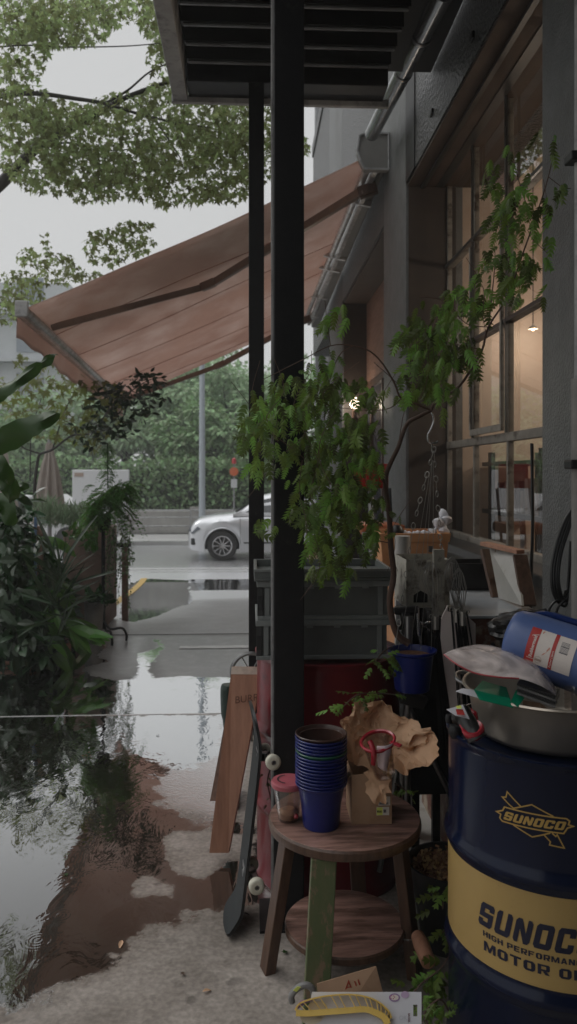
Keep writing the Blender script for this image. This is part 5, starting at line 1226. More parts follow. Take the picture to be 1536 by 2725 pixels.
MB().box((q0.x+.03,yF+.03,.004),(q0.x+.06,yF+.06,.3)).box((q1.x-.06,yF+.03,.004),(q1.x-.03,yF+.06,.3)).build('support_leg', M['black_metal'], t)
# dark crate behind
q0 = P(1205,1500,3.7); q1 = P(1318,1592,3.7)
t = thing('black_bin', 'black square plastic bin behind the galvanised tin box', 'bin', ((q0.x+q1.x)/2+.03, q0.y+.1, q1.z))
tb2 = MB()
for (a0_,a1_) in (((q0.x,q0.y,q1.z),(q1.x,q0.y+.01,q0.z)),((q0.x,q0.y+.2,q1.z),(q1.x,q0.y+.21,q0.z)),((q0.x,q0.y+.0102,q1.z),(q0.x+.01,q0.y+.1998,q0.z)),((q1.x-.01,q0.y+.0102,q1.z),(q1.x,q0.y+.1998,q0.z)),((q0.x+.01,q0.y+.01,q1.z+.001),(q1.x-.01,q0.y+.2,q0.z-.05))): tb2.box(a0_,a1_)
tb2.build('walls', M['black_plastic'], t)
MB().box((q0.x-.004,q0.y-.005,q1.z+.04),(q1.x+.004,q0.y-.0005,q1.z+.048)).build('ridge', M['black_metal'], t)
# white cabinet / cooler with opened lid and rusty front
q0 = P(1222,1658,3.05); q1 = P(1400,1658,3.05); zt_c = q0.z+.03; 
cab = thing('enamel_cabinet', 'rusty fronted enamel chest with a pale top behind the blue drum', 'cabinet', ((q0.x+q1.x)/2, 3.3, 0))
MB().box((q0.x,q0.y,.004),(1.17,q0.y+.66,zt_c-.013)).build('body', M['rust'], cab)
MB().box((q0.x-.01,q0.y-.012,zt_c-.012),(1.175,q0.y+.68,zt_c), bev=.003).build('top', mat('enamel', (.36,.38,.40), .25, col2=(.3,.32,.34), scale=4, dirt=(.16,.15,.14), dscale=7, dlo=.6, dhi=.7), cab)
hnd = P(1310,1712,3.04)
MB().tube(spline([hnd, hnd+Vector((.02,-.03,-.03)), hnd+Vector((.10,-.035,-.03)), hnd+Vector((.13,0,0))],5), .008, 8).build('handle', M['black_metal'], cab, smooth=True)
t = thing('chest_lid', 'pale board lid framed in reddish wood leaning open on the chest', 'lid', P(1370,1620,3.4))
L4 = [P(1305,1458,3.55), P(1380,1478,3.35), P(1392,1612,3.18), P(1330,1592,3.45)]
MB().add(L4, [(0,1,2,3)]).build('board', M['pale_board'], t, sol=.01)
MB().bar(P(1288,1452,3.56)+Vector((0,0,.01)), P(1386,1475,3.34)+Vector((0,0,.01)), .045, .018, bev=.002).build('top_edge', M['plank'], t)
MB().bar(P(1384,1478,3.33), P(1408,1612,3.2), .06, .02, bev=.002).build('side_edge', M['wood_dark'], t); MB().bar(P(1292,1462,3.58), P(1322,1590,3.5), .05, .02, bev=.002).build('side_edge', M['wood_dark'], t)
MB().bar(P(1322,1462,3.5), P(1322,1496,3.48), .012, .006).build('latch', M['steel'], t)
# pinkish tall board
t = thing('white_board', 'narrow off white board with notched top standing behind the wire whisks', 'board', P(1225,1960,2.9))
bpts = [(1176,1645),(1192,1612),(1192,1628),(1250,1645),(1266,1660),(1266,1900),(1262,1990),(1215,1990),(1185,1790),(1174,1700)]
f3 = [P(x,y,2.9) for x,y in bpts]; bk3 = [p+FWD*.012 for p in f3]; n = len(f3)
MB().add(f3+bk3, [tuple(range(n-1,-1,-1)), tuple(range(n,2*n))]+[(i,(i+1)%n,n+(i+1)%n,n+i) for i in range(n)]).build('board', M['pink_board'], t)
# whisk bundles
def whisk(label, top, bot, D, n, spread, long=True):
    t = thing('wire_whisk', label, 'whisk', P(*bot, D), 'bundles of wire whisks'); mb = MB(); a_ = P(*top, D); b_ = P(*bot, D)
    for k in range(n):
        f = k/(n-1)-.5; s_ = RGT*f*spread*2; ph = FWD*math.cos(f*3)*spread*.6*(1 if k % 2 else -1)
        mb.tube(spline([a_-RGT*spread+Vector((0,0,-.02)), a_+s_*.3+ph*.2+Vector((0,0,.012*math.cos(f*3))), a_+s_+ph+Vector((0,0,-.05)), a_.lerp(b_,.5)+s_*.8+ph*.6, b_+s_*.12],4), .0012, 4)
    mb.build('wire', M['wire'], t)
    rr_ = MB()
    for k in range(4):
        c_ = b_+RGT*(.012*(k-1.5)); rr_.tube([c_+Vector((math.cos(x)*.007,0,math.sin(x)*.007)) for x in np.linspace(0,2*math.pi,10)], .0018, 5)
    rr_.tube([b_+Vector((0,0,.0)), b_+Vector((0,0,-.05))], .012, 10)
    rr_.build('ferrule', M['wire'], t)
    if long:
        hd = MB()
        for k in range(12):
            f = k/11-.5; hd.tube([b_+RGT*f*.04+FWD*.01*(k%3), b_+RGT*(f*.10+.07)+Vector((0,0,-.5-.15*random.random()))+FWD*.02*(k%3)], .0022, 5)
        hd.build('handle', M['black_metal'], t)
whisk('bundle of wire whisks hanging before the galvanised tin box', (1148,1502), (1160,1640), 2.92, 9, .035)
whisk('bundle of wire whisks hanging in front of the black bin and white board', (1205,1490), (1215,1620), 2.86, 14, .03)
whisk('dense dark bundle of thin wires hanging before the off white board', (1222,1520), (1232,1628), 2.84, 10, .025)
# black holster-like tool, scissors, tripod
t = thing('tripod', 'silver and black tripod standing behind the stool and the hanging pot', 'tripod', P(1085,2330,2.9))
top_t = P(1085,1880,2.9)
MB().tube([P(1088,1640,2.92), P(1086,1905,2.9)], .016, 12).tube([P(1084,1920,2.9), P(1083,2160,2.9)], .015, 12).build('centre_column', M['steel_dk'], t, smooth=True)
MB().bar(P(1065,1850,2.88), P(1135,1872,2.88), .05, .05, bev=.01).build('head', M['black_plastic'], t)
for (xb2, yb2, Db) in ((1010,2320,2.86),(1215,2150,2.88),(1130,2250,3.3)):
    MB().tube([top_t, P(xb2,yb2,Db) if xb2 != 1130 else PG(1140,2110)], [.014,.010], 8).build('leg', M['steel_dk'], t)
t = thing('hand_drill', 'black tool body hanging left of the galvanised box under the white tube', 'tool', P(1085,1700,3.0))
MB().bar(P(1048,1625,3.0),P(1110,1622,3.0),.04,.03,bev=.008).bar(P(1080,1625,3.0),P(1086,1690,3.0),.05,.05,bev=.012).lathe([(.001,-.01),(.012,-.01),(.012,.012),(.001,.012)],12,frame(P(1062,1668,2.97),(0,0,1),(0,1,0))).build('body', M['black_plastic'], t)
t = thing('scissors', 'steel scissors hanging below the tin box among dark tools', 'scissors', P(1130,1665,2.95))
MB().tube(spline([P(1118,1655,2.95),P(1130,1660,2.95),P(1142,1655,2.95),P(1152,1668,2.95),P(1146,1676,2.95)],4),.004,6).bar(P(1122,1660,2.95),P(1160,1690,2.95),.012,.004).build('blade', M['steel'], t)
t = thing('spatula', 'broad steel turner blade hanging between black handles under the tin box', 'spatula', P(1115,1780,2.98))
MB().bar(P(1112,1615,2.98),P(1115,1690,2.98),.035,.006).bar(P(1118,1690,2.98),P(1122,1722,2.98),.05,.006).build('blade', M['steel'], t)
MB().bar(P(1140,1620,3.0),P(1142,1720,3.0),.08,.03,bev=.01).build('handle', M['black_plastic'], t)
t = thing('garbage_bag', 'crumpled black plastic bag behind the blue pitcher', 'plastic bag', P(1420,1640,2.6))
gb = MB(); c_ = P(1412,1668,2.6)
def gbf(u, v):
    a = u*2*math.pi; b_ = v*math.pi; d = Vector((math.cos(a)*math.sin(b_), math.sin(a)*math.sin(b_), math.cos(b_)))
    r_ = .078+.025*mnoise.voronoi(d*2.3)[0][0]+.012*mnoise.noise(d*6); return c_+Vector((d.x*1.5*r_, d.y*r_*.9, d.z*r_*.62))
gb.grid(gbf, 44, 22); gb.build('film', M['black_plastic'], t, smooth=True, ang=30)
MB().tube([(c_.x,c_.y,.004),(c_.x,c_.y,c_.z-.04)], .10, 16).build('stand', M['black_metal'], t)
t = thing('garbage_bag', 'second black bag bulging above the pitcher handle at the right edge', 'plastic bag', P(1540,1640,2.6))
c_ = P(1560,1700,2.62); MB().grid(gbf, 40, 20).build('film', M['black_plastic'], t, smooth=True, ang=30)
MB().tube([(c_.x,c_.y,.004),(c_.x,c_.y,c_.z-.04)], .08, 16).build('stand', M['black_metal'], t)
# wood-chip pot low behind the drum
c_ = P(1195,1262,2.62); c_.z = .004
t = thing('flower_pot', 'wide black pot of bark chips on the floor beside the blue drum', 'flower pot', c_)
Mx = Matrix.Translation(c_)
MB().lathe([(.001,.001),(.09,.0),(.135,.26),(.140,.262),(.142,.275),(.134,.275),(.128,.25)], 36, Mx).build('pot', M['black_plastic'], t, smooth=True)
MB().lathe([(.001,.252),(.128,.248)], 24, Mx).build('soil', M['soil'], t)
ch = MB()
for k in range(500):
    a = random.random()*6.28; r_ = .125*math.sqrt(random.random()); q = c_+Vector((r_*math.cos(a), r_*math.sin(a), .256+random.random()*.012)); d = Vector((random.gauss(0,1),random.gauss(0,1),random.gauss(0,.4))).normalized()*.008; e = d.orthogonal().normalized()*.004
    ch.quad(q-d-e,q+d-e,q+d+e,q-d+e)
ch.build('bark_chips', mat('chips', (.24,.13,.06), .8, island=.6), t)
# wooden handle
t = thing('wooden_handle', 'stubby orange wooden handle lying between the stool and the blue drum', 'handle', P(1125,2520,2.36))
MB().tube([P(1112,2492,2.40),P(1122,2515,2.36),P(1140,2560,2.28)], [.021,.025,.022], 16).build('handle', M['plank'], t, smooth=True)
vs_, fs = text_polys('OOPS', .014, .0003)
q_ = P(1123,2538,2.275); 
# pale board & boards behind stool on floor
t = thing('fibre_board', 'grey fibre cement sheet lying on the floor behind the stool', 'board', P(1150,2350,3.0))
MB().box((P(1050,1262,3.0).x, 2.62, .006), (1.1, 3.75, .018)).build('sheet', M['pale_board'], t)

# ================================================================== PACKAGE + SIGN
Dk = 2.0
pl = [P(831,2640,Dk),P(1122,2640,Dk+.0)]; 
t = thing('slicer_package', 'white hanging card holding a yellow banana slicer, leaning near the stool', 'package', P(970,2760,1.95))
cA = P(831,2640,Dk); cB = P(1122,2640,Dk); cC = P(1122,2900,1.88); cD = P(775,2900,1.88)
ux = (cB-cA).normalized(); 
def cp_(px, py): # point on card plane from px
    v = (py-2640)/260; L_ = cA.lerp(cD, v); R_ = cB.lerp(cC, v); xl = 831+(775-831)*v; u = (px-xl)/(1122-xl); return L_.lerp(R_, u)
nrm_ = (cB-cA).cross(cD-cA).normalized(); nrm_ = nrm_ if nrm_.y < 0 else -nrm_
card = MB()
hole = [(1104,2678),(1110,2682),(1110,2698),(1105,2705),(1100,2698),(1100,2682)]
card.add([cp_(831,2640),cp_(1092,2640),cp_(1092,2900),cp_(775,2900)], [(0,1,2,3)]).add([cp_(1092,2640),cp_(1122,2640),cp_(1122,2676),cp_(1092,2676)], [(0,1,2,3)]).add([cp_(1092,2708),cp_(1122,2708),cp_(1122,2900),cp_(1092,2900)], [(0,1,2,3)]).add([cp_(1092,2676),cp_(1100,2676),cp_(1100,2708),cp_(1092,2708)], [(0,1,2,3)]).add([cp_(1111,2676),cp_(1122,2676),cp_(1122,2708),cp_(1111,2708)], [(0,1,2,3)])
cardo = card.build('card', M['white_paper'], t, sol=.0008)
f1 = lambda k: (lambda x, y: cp_(x, y)+nrm_*(.001+.0005*k))
pur = mat('purple_print', (.30,.19,.36), .5)
drape([([(784,2684),(800,2664),(850,2655),(815,2672),(790,2690)],[(0,1,2,3,4)]), (ellip(18,1050,2656,15,12),[tuple(range(18))])], f1(1), 'print', pur, t)
drape([(ellip(18,1078,2648,11,10),[tuple(range(18))])], f1(1), 'print', mat('lilac', (.45,.33,.48), .5), t)
drape([(ellip(22,850,2705,16,10),[tuple(range(22))]), (ellip(22,845,2682,26,16),[tuple(range(22))]), (ellip(22,828,2712,30,18),[tuple(range(22))])], f1(0), 'print', mat('cream', (.62,.55,.42), .5), t)
drape([(ellip(14,1050,2656,11,8),[tuple(range(14))])], f1(2), 'print', M['label_white'], t)
dots = [(ellip(8,1044+6*math.cos(a),2655+4.5*math.sin(a),1.8,1.5),[tuple(range(8))]) for a in np.linspace(0,5.4,6)]
drape(dots, f1(3), 'print', mat('magenta', (.35,.05,.13), .5), t)
vs_, fs = text_polys('BACKEL', 12, .3)
drape([([(1094-y*.0-(-y)*.6-8, 2700+x*.6) for x, y in vs_], fs)], lambda x, y: cp_(x, y)+nrm_*.0025, 'lettering', mat('darkred', (.12,.03,.04), .5), t)
vs_, fs = text_polys('OK', 24, .6)
drape([([(1062+x*.6, 2718-y*.7) for x, y in vs_], fs)], f1(1), 'print', mat('faint', (.50,.50,.54), .5), t)
# slicer: banana-shaped ladder frame
top_c = spline([(785,2692,0),(800,2672,0),(850,2656,0),(910,2649,0),(960,2652,0),(1000,2666,0),(1030,2692,0),(1040,2715,0)], 6)
bot_c = spline([(787,2700,0),(820,2701,0),(870,2697,0),(925,2693,0),(970,2690,0),(1000,2700,0),(1020,2712,0),(1030,2730,0)], 6)
sl = MB()
up3 = lambda p, k=.012: cp_(p[0], p[1])+nrm_*k
def band(line, w0, thick, off):
    n = len(line); vv = []; ff = []
    for i, p in enumerate(line):
        d = (line[min(i+1,n-1)]-line[max(i-1,0)]); d.normalize(); q = Vector((-d.y, d.x, 0))*w0
        a_ = p+q; b_ = p-q; vv += [up3(a_,off), up3(b_,off), up3(b_,off+thick), up3(a_,off+thick)]
    for i in range(n-1):
        for k in range(4): ff.append((i*4+k, i*4+(k+1)%4, (i+1)*4+(k+1)%4, (i+1)*4+k))
    ff += [(0,1,2,3), tuple((n-1)*4+k for k in (3,2,1,0))]
    sl.add(vv, ff)
band(top_c, 2.2, .016, .004); band(bot_c, 8.5, .018, .004)
slo = sl.build('slicer_frame', M['yellow_plastic'], t)
bl = MB()
for k in range(16):
    f = .06+.9*k/15; i = int(f*(len(top_c)-1)); j = int(f*(len(bot_c)-1)); a_ = up3(top_c[i],.018); b_ = up3(bot_c[j]+Vector((6*f,-6,0)),.018); bl.bar(a_, b_, .0016, .012, up=tuple(nrm_))
bl.build('blade', M['yellow_plastic'], slo)
# cardboard "All" sign
t = thing('cardboard_sign', 'torn cardboard sign with the red handwritten word All behind the package', 'sign', P(940,2650,2.12))
s4 = [P(843,2618,2.10),P(1001,2571,2.10),P(1024,2660,2.08),P(1030,2790,2.04),P(860,2790,2.04)]
MB().add(s4, [(0,1,2,3,4)]).build('card', M['cardboard'], t, sol=.004)
red_m = mat('red_marker', (.35,.035,.015), .6)
sg_ = [outline([(919,2638),(928,2612),(937,2634)],3.4,False), outline([(923,2629),(934,2626)],2.6,False), outline([(944,2611),(951,2632)],3.2,False), outline([(953,2607),(960,2629)],3.2,False)]
drape(sg_, lambda x, y: P(x, y, 2.085), 'lettering', red_m, t)
# grey wire hook handle with tag
t = thing('metal_loop', 'bent grey metal loop handle with a yellow tag beside the package', 'handle', P(800,2650,2.06))
MB().tube(spline([P(778,2668,2.06),P(776,2650,2.06),P(790,2632,2.06),P(812,2622,2.06),P(830,2630,2.06),P(836,2655,2.06),P(840,2720,2.05)],6), .0085, 10).build('loop', mat('grey_loop', (.2,.195,.19), .45), t, smooth=True)
MB().add([P(780,2636,2.045),P(792,2625,2.045),P(801,2627,2.045),P(789,2640,2.045)], [(0,1,2,3)]).build('tag', M['yellow_sticker'], t, sol=.001)

# beige board, red chairs further back
t = thing('folding_chair', 'red backed folding chair standing by the wall behind the foliage', 'chair', P(985,1500,6.0))
q = P(1018,1262,6.0)
MB().box((q.x-.22,q.y,P(0,1300,6.0).z),(q.x+.05,q.y+.03,P(0,1234,6.0).z),bev=.03).build('backrest', M['red_chair'], t, smooth=True)
MB().box((q.x-.22,q.y-.4,P(0,1404,6).z-.03),(q.x+.10,q.y+.02,P(0,1388,6).z),bev=.015).build('seat', M['orange'], t, smooth=True)
for dx in (-.2, .06):
    MB().tube([(q.x+dx,q.y+.015,P(0,1300,6.0).z),(q.x+dx,q.y-.38,.004)], .012, 8).build('leg', M['black_metal'], t)
    MB().tube([(q.x+dx,q.y-.35,P(0,1404,6.0).z),(q.x+dx,q.y+.2,.004)], .012, 8).build('leg', M['black_metal'], t)
t = thing('easel_board', 'beige board on a dark slanted easel leg seen through the foliage', 'board', P(840,1560,5.2))
MB().add([P(806,1452,5.2),P(850,1428,5.2),P(880,1440,5.2),P(880,1600,5.1),P(806,1600,5.1)], [(0,1,2,3,4)]).build('board', mat('beige', (.42,.32,.25), .6), t, sol=.02)
MB().tube([P(860,1420,5.12), PG(835,1700)], .025, 8).build('leg', M['wood_dark'], t)
for (x_0, lab) in ((905,'thin pale pole standing left of the red chair'),(972,'thin pale pole leaning beside the red folding chair'),(990,'slim grey pipe standing beside the dark pier')):
    t = thing('pole', lab, 'pole', PZ(x_0,1900,0)); q = P(x_0,1262,5.4+.1*(x_0==972)); MB().tube([(q.x,q.y,.004),(q.x,q.y+.03,P(0,1300 if x_0 > 980 else 1420,5.4).z)], .02, 10).build('shaft', M['trim'], t, smooth=True)
# ================================================================== FOLIAGE
def lobed(pairs=4, width=.52, sinus=.14, droop=.18):
    """fern-like lobed leaf in local xy (y = tip direction), length 1"""
    v = [(0,0,0)]; f = []; mids = []
    for k in range(pairs+1): mids.append((0, .08+.80*k/pairs))
    for (x, y) in mids: v.append((0, y, 0))
    v.append((0, 1.0, 0)); tip = len(v)-1
    for s in (-1, 1):
        prev = 1
        for k in range(pairs):
            y0 = mids[k][1]; y1 = mids[k+1][1]; w_ = width*(1-.62*(k/(pairs))**1.3)*(.75 if k == 0 else 1)
            a = len(v); v.append((s*w_*.5, y0+.25, 0)); b = len(v); v.append((s*sinus*.5*(1-.5*k/pairs), y1-.015, 0))
            v.append((s*w_*.20, y0+.03, 0)); c = len(v)-1
            fc = [(1+k, c, a, b, 2+k)]; 
            f += [q if s > 0 else q[::-1] for q in fc]
        q = (1+pairs, b, tip); f.append(q if s > 0 else q[::-1])
    out = []
    for x, y, z in v: out.append((x, y, -abs(x)*.35 - droop*y*y))
    return np.array(out), f
def maple():
    ang = [(-140,.28),(-112,.52),(-92,.30),(-62,.80),(-38,.40),(-16,.62),(0,1.0),(16,.62),(38,.40),(62,.80),(92,.30),(112,.52),(140,.28)]
    v = [(0,0,0)]; 
    for a, r in ang: v.append((r*.6*math.sin(R(a)), r*.6*math.cos(R(a))+.12, -.10*r*r - .0))
    return np.array(v), [(0, i+1, i) if False else (0, i, i+1) for i in range(1, len(v)-1)]
def blade(w_=.42, n=5, droop=.25, fold=.25):
    v = []; f = []
    for k in range(n+1):
        y = k/n; ww = w_*.5*math.sin(math.pi*min(1,(y*.93+.04)))**.8; z = -droop*y*y
        v += [(-ww, y, z+ww*fold), (0, y, z), (ww, y, z+ww*fold)]
    for k in range(n): 
        a = k*3; f += [(a,a+1,a+4,a+3),(a+1,a+2,a+5,a+4)]
    return np.array(v), f
def simple(w_=.55):
    return np.array([(0,0,0),(w_*.5,.45,.06),(0,1,-.06),(-w_*.5,.45,.06)]), [(0,1,2,3)]
def place(tmpl, pos, dirs, sizes, ups=None, jitter=None):
    tv, tf = tmpl; pos = np.asarray(pos, float); L = len(pos)
    d = np.asarray(dirs, float); d /= np.linalg.norm(d, axis=1, keepdims=True)+1e-9
    u = RNG.normal(size=(L,3)) if ups is None else np.asarray(ups, float)
    u = u - d*(u*d).sum(1, keepdims=True); u /= np.linalg.norm(u, axis=1, keepdims=True)+1e-9
    s = np.cross(d, u); B = np.stack([s, d, u], -1)         # columns x,y,z
    V = np.einsum('lij,nj->lni', B, tv)*np.asarray(sizes)[:,None,None]+pos[:,None,:]
    n = len(tv); F_ = []
    for l in range(L):
        o = l*n; F_ += [tuple(i+o for i in f) for f in tf]
    return V.reshape(-1,3), F_
class LB:
    def __init__(s): s.V = []; s.F = []; s.n = 0
    def add(s, vf): V, F_ = vf; s.V.append(V); s.F += [tuple(i+s.n for i in f) for f in F_]; s.n += len(V)
    def build(s, name, m, parent=None):
        V = np.concatenate(s.V); 
        if parent is not None and 'o' in parent.keys(): V = V-np.array(parent['o'])
        me = bpy.data.meshes.new(name); me.from_pydata(V.tolist(), [], s.F); me.update(); me.materials.append(m)
        o = bpy.data.objects.new(name, me); C.objects.link(o)
        if parent is not None: o.parent = parent; o['o'] = parent['o']
        return o
def blobs(lst, D0, D1):
    out = []
    for (x, y, rx, ry, n) in lst:
        for k in range(n):
            a = random.random()*6.283; r_ = math.sqrt(random.random())
            out.append(tuple(P(x+rx*r_*math.cos(a), y+ry*r_*math.sin(a), random.uniform(D0, D1))))
    return np.array(out)

# ---- near potted tree (grows from the hanging blue pot)
t = thing('potted_tree', 'slender potted tree with ferny drooping leaves arching before the window', 'tree', P(1060,1728,2.8))
D_ = 2.72
tr_ = [(1088,1712),(1058,1690),(1042,1640),(1038,1590),(1048,1530),(1040,1450),(1036,1370),(1026,1290),(1032,1250),(1060,1190),(1082,1130),(1115,1108),(1148,1092)]
br = MB(); sp1 = spline([P(x,y,2.78-.006*i) for i,(x,y) in enumerate(tr_)], 4); n = len(sp1)
br.tube(sp1, [.013-.007*i/n for i in range(n)], 10)
def limb(pts, r0, r1, D0=2.72, D1=2.72, m=4):
    s_ = spline([P(x,y,D0+(D1-D0)*i/(len(pts)-1)) for i,(x,y) in enumerate(pts)], m); k = len(s_); br.tube(s_, [r0+(r1-r0)*i/k for i in range(k)], 7)
limb([(1148,1092),(1160,1070),(1215,1035),(1250,990),(1284,930),(1300,870),(1350,790),(1390,680),(1425,580),(1460,470),(1478,380)], .0055, .0015, 2.7, 2.6)
limb([(1300,870),(1308,800),(1316,720),(1318,660)], .0028, .001)
limb([(1425,580),(1400,540),(1370,440),(1360,380)], .002, .001)
limb([(1148,1092),(1110,1075),(1068,1060),(1050,1020),(1020,970),(985,935),(940,920),(880,920),(800,960),(700,1010)], .0045, .001, 2.7, 2.6)
limb([(1068,1060),(1040,1085),(990,1092),(900,1085)], .002, .001)
limb([(1026,1290),(1000,1245),(975,1200),(950,1160),(920,1100)], .005, .0018, 2.7, 2.66)
limb([(975,1200),(900,1180),(820,1190),(720,1230)], .002, .001); limb([(940,920),(900,950),(870,1050),(860,1180),(850,1300)], .0018, .001)
limb([(1036,1445),(1000,1440),(940,1450),(860,1490)], .0018, .001); limb([(880,920),(870,850),(865,800)], .0016, .0008)
limb([(1300,870),(1240,860),(1180,800),(1120,790)], .0018, .001); limb([(1284,930),(1230,920),(1150,900),(1080,900)], .0018, .001)
limb([(1460,470),(1500,500),(1520,500)], .0015, .0008)
br.build('trunk', M['bark'], t, smooth=True, ang=80)
bl = [(675,1120,34,60,34),(720,1060,50,45,40),(780,1030,60,50,60),(850,1010,60,50,60),(930,1040,60,50,45),(700,1200,40,50,24),(790,1140,80,70,100),(880,1130,80,80,110),(965,1130,45,70,45),
      (800,1230,60,60,60),(880,1230,80,70,120),(960,1250,55,70,80),(860,1320,70,60,100),(940,1340,70,60,95),(720,1380,45,22,8),(690,1400,15,25,4),(840,1400,45,60,52),(910,1420,50,60,60),(870,1480,45,40,34),(985,1420,30,50,26),
      (920,1490,40,40,16),(790,1360,25,40,12),(1010,1050,30,40,12),(1045,1390,20,40,8),(870,850,14,35,7),(915,825,22,18,7),(880,940,40,20,7),(650,1150,12,30,5),(1130,1480,0,0,0),
      (1100,880,45,45,42),(1160,830,50,40,42),(1150,930,60,60,75),(1210,900,50,60,60),(1120,1000,50,45,38),(1190,1000,40,60,38),(1250,950,25,50,18),(1100,1040,40,30,12),(1230,790,40,40,28),(1290,800,30,40,20),
      (1180,1075,14,22,3),(1320,700,45,50,38),(1380,700,40,40,36),(1370,760,35,45,28),(1430,690,30,35,12),(1355,630,20,30,6),(1340,520,40,50,28),(1310,450,25,40,12),(1370,560,35,50,26),(1320,590,30,30,10),(1370,400,20,30,9),(1440,560,28,45,16),(1475,530,25,40,12),
      (1450,620,22,22,7),(1490,370,14,14,2),(1470,375,18,20,3),(1455,350,20,15,2),(1425,460,15,25,3),(1450,760,10,30,3),(1500,500,20,20,4),(1440,650,0,0,0)]
bl = [(a,b,c*1.12,d*1.1,int(n*.68+.5)) for a,b,c,d,n in bl]
pos = blobs(bl, 2.42, 2.85); L = len(pos)
dr = np.stack([RNG.normal(0,.42,L)-.12, RNG.normal(0,.38,L), -1+RNG.normal(0,.35,L)], 1)
ups = np.stack([RNG.normal(0,.55,L), -1+RNG.normal(0,.4,L), RNG.normal(.3,.4,L)], 1)
pos = np.array([p for p in pos if math.hypot((lambda q: q[0])((CX+F*(Vector(p)-CAM).dot(RGT)/(Vector(p)-CAM).dot(FWD),))-944, CY-F*(p[2]-CAM.z)/(Vector(p)-CAM).dot(FWD)-1066) > 30]); L = len(pos); dr = dr[:L]; ups = ups[:L]
sz = RNG.uniform(.04, .088, L)
fl = LB()
L = len(pos); prm = RNG.permutation(L); pos = pos[prm]; h_ = L//2
fl.add(place(lobed(5,.56,.07), pos[:h_], dr[:h_], sz[:h_], ups[:h_])); fl.build('crown', M['fern'], t); fl = LB(); fl.add(place(lobed(4,.66,.10,.3), pos[h_:], dr[h_:], sz[h_:]*.82, ups[h_:]))
fl.build('crown', M['fern2'], t)
# hanging twigs along the sprays
for k in range(26):
    p = Vector(pos[random.randrange(L)]); MB().tube(spline([p+Vector((random.gauss(0,.05),random.gauss(0,.03),.10)), p, p+Vector((random.gauss(0,.03),0,-.08)), p+Vector((random.gauss(0,.04),0,-.16))],3), .0011, 5).build('twig', M['bark'], t)

# ---- sprays near the floor and behind the stool
def spray(name, label, pts, D0, D1, n_leaf, sz_, spread=.05, m='fern'):
    t = thing(name, label, 'plant', P(*pts[0], D0)); s_ = spline([P(x,y,D0+(D1-D0)*i/(len(pts)-1)) for i,(x,y) in enumerate(pts)], 6)
    MB().tube(s_, .0022, 6).build('stem', M['bark'] if m == 'fern' else M['leaf_dark'], t)
    ps = []; ds = []
    for k in range(n_leaf):
        f = random.uniform(.1, 1)*(len(s_)-1); i = min(int(f), len(s_)-2); p = s_[i].lerp(s_[i+1], f-i); d = Vector((random.gauss(0,1), random.gauss(0,.8), random.gauss(-.5,.5))).normalized()
        ps.append(tuple(p+d*random.random()*spread)); ds.append(tuple(d))
    lb = LB(); ups = np.tile([0,-.7,1.], (n_leaf,1))+RNG.normal(0,.35,(n_leaf,3)); lb.add(place(lobed(3,.62,.16), ps, ds, RNG.uniform(sz_*.7, sz_*1.2, n_leaf), ups)); lb.build('leaves', M[m], t)
spray('fern_sprig', 'green ferny sprig reaching left above the crumpled kraft paper', [(1060,1850),(1000,1845),(950,1850),(905,1890)], 2.66, 2.56, 22, .055)
spray('fern_sprig', 'small dark sprig hanging just left of the blue hanging pot', [(1045,1720),(1020,1735),(1000,1760)], 2.78, 2.7, 16, .055)
spray('fern_sprig', 'bright ferny sprig growing on the floor between the stool and the blue drum', [(1205,2530),(1170,2580),(1120,2620),(1090,2660)], 2.30, 2.2, 30, .06)
spray('fern_sprig', 'small green sprig emerging left of the yellow band of the drum', [(1210,2340),(1185,2370),(1178,2420)], 2.42, 2.38, 9, .055)
spray('fern_sprig', 'green sprig low against the left side of the blue drum', [(1208,2450),(1180,2480),(1160,2500)], 2.38, 2.34, 10, .055)
spray('fern_sprig', 'leafy sprig on the floor right of the slicer package', [(1200,2700),(1170,2660),(1130,2700),(1150,2740)], 2.1, 2.05, 22, .05)
spray('fern_sprig', 'tiny trailing sprig over the tripod leg behind the stool', [(1050,2085),(1075,2100),(1095,2120)], 2.78, 2.76, 10, .035)
spray('fern_sprig', 'thin weed hanging beside the upper skateboard wheels', [(722,2040),(712,2080),(722,2130)], 2.85, 2.85, 8, .03)

# ---- street tree canopy at the upper left
t = thing('maple_tree', 'large maple tree spreading thin leafy branches over the forecourt', 'tree', (-7.5, 8.5, gz(8.5)))
tk = MB()
def tl(pts, r0, r1, m=5):
    s_ = spline([P(x,y,d) for x,y,d in pts], m); k = len(s_); tk.tube(s_, [r0+(r1-r0)*i/k for i in range(k)], 8)
base = [(-7.5,8.5,gz(8.5)-.1),(-7.3,8.4,1.5),(-6.6,8.2,3.2)]
q = P(-60,540,8.2); sv = spline([Vector(b) for b in base]+[Vector((-5.2,8.0,4.0)), q], 5); tk.tube(sv, [.2-.13*i/len(sv) for i in range(len(sv))], 12)
tl([(-60,540,8.2),(0,490,8.0),(50,440,7.9),(100,390,7.8)], .07, .045); tl([(100,390,7.8),(200,335,7.7),(280,290,7.6),(345,255,7.5),(470,210,7.4),(560,180,7.4)], .04, .012)
tl([(-80,250,7.8),(0,255,7.6),(90,248,7.4),(200,262,7.3),(280,275,7.2),(360,300,7.2),(450,322,7.2),(560,340,7.3)], .028, .008)
tl([(280,275,7.3),(340,240,7.3),(400,190,7.4),(470,160,7.4)], .014, .005); tl([(-60,130,7.6),(60,120,7.4),(180,125,7.3),(340,122,7.3),(450,112,7.3)], .009, .004)
tl([(100,390,7.8),(180,380,7.8),(260,400,7.8),(380,395,7.8)], .012, .005); tl([(-60,800,8.2),(20,815,8.0),(50,860,7.9)], .03, .01)
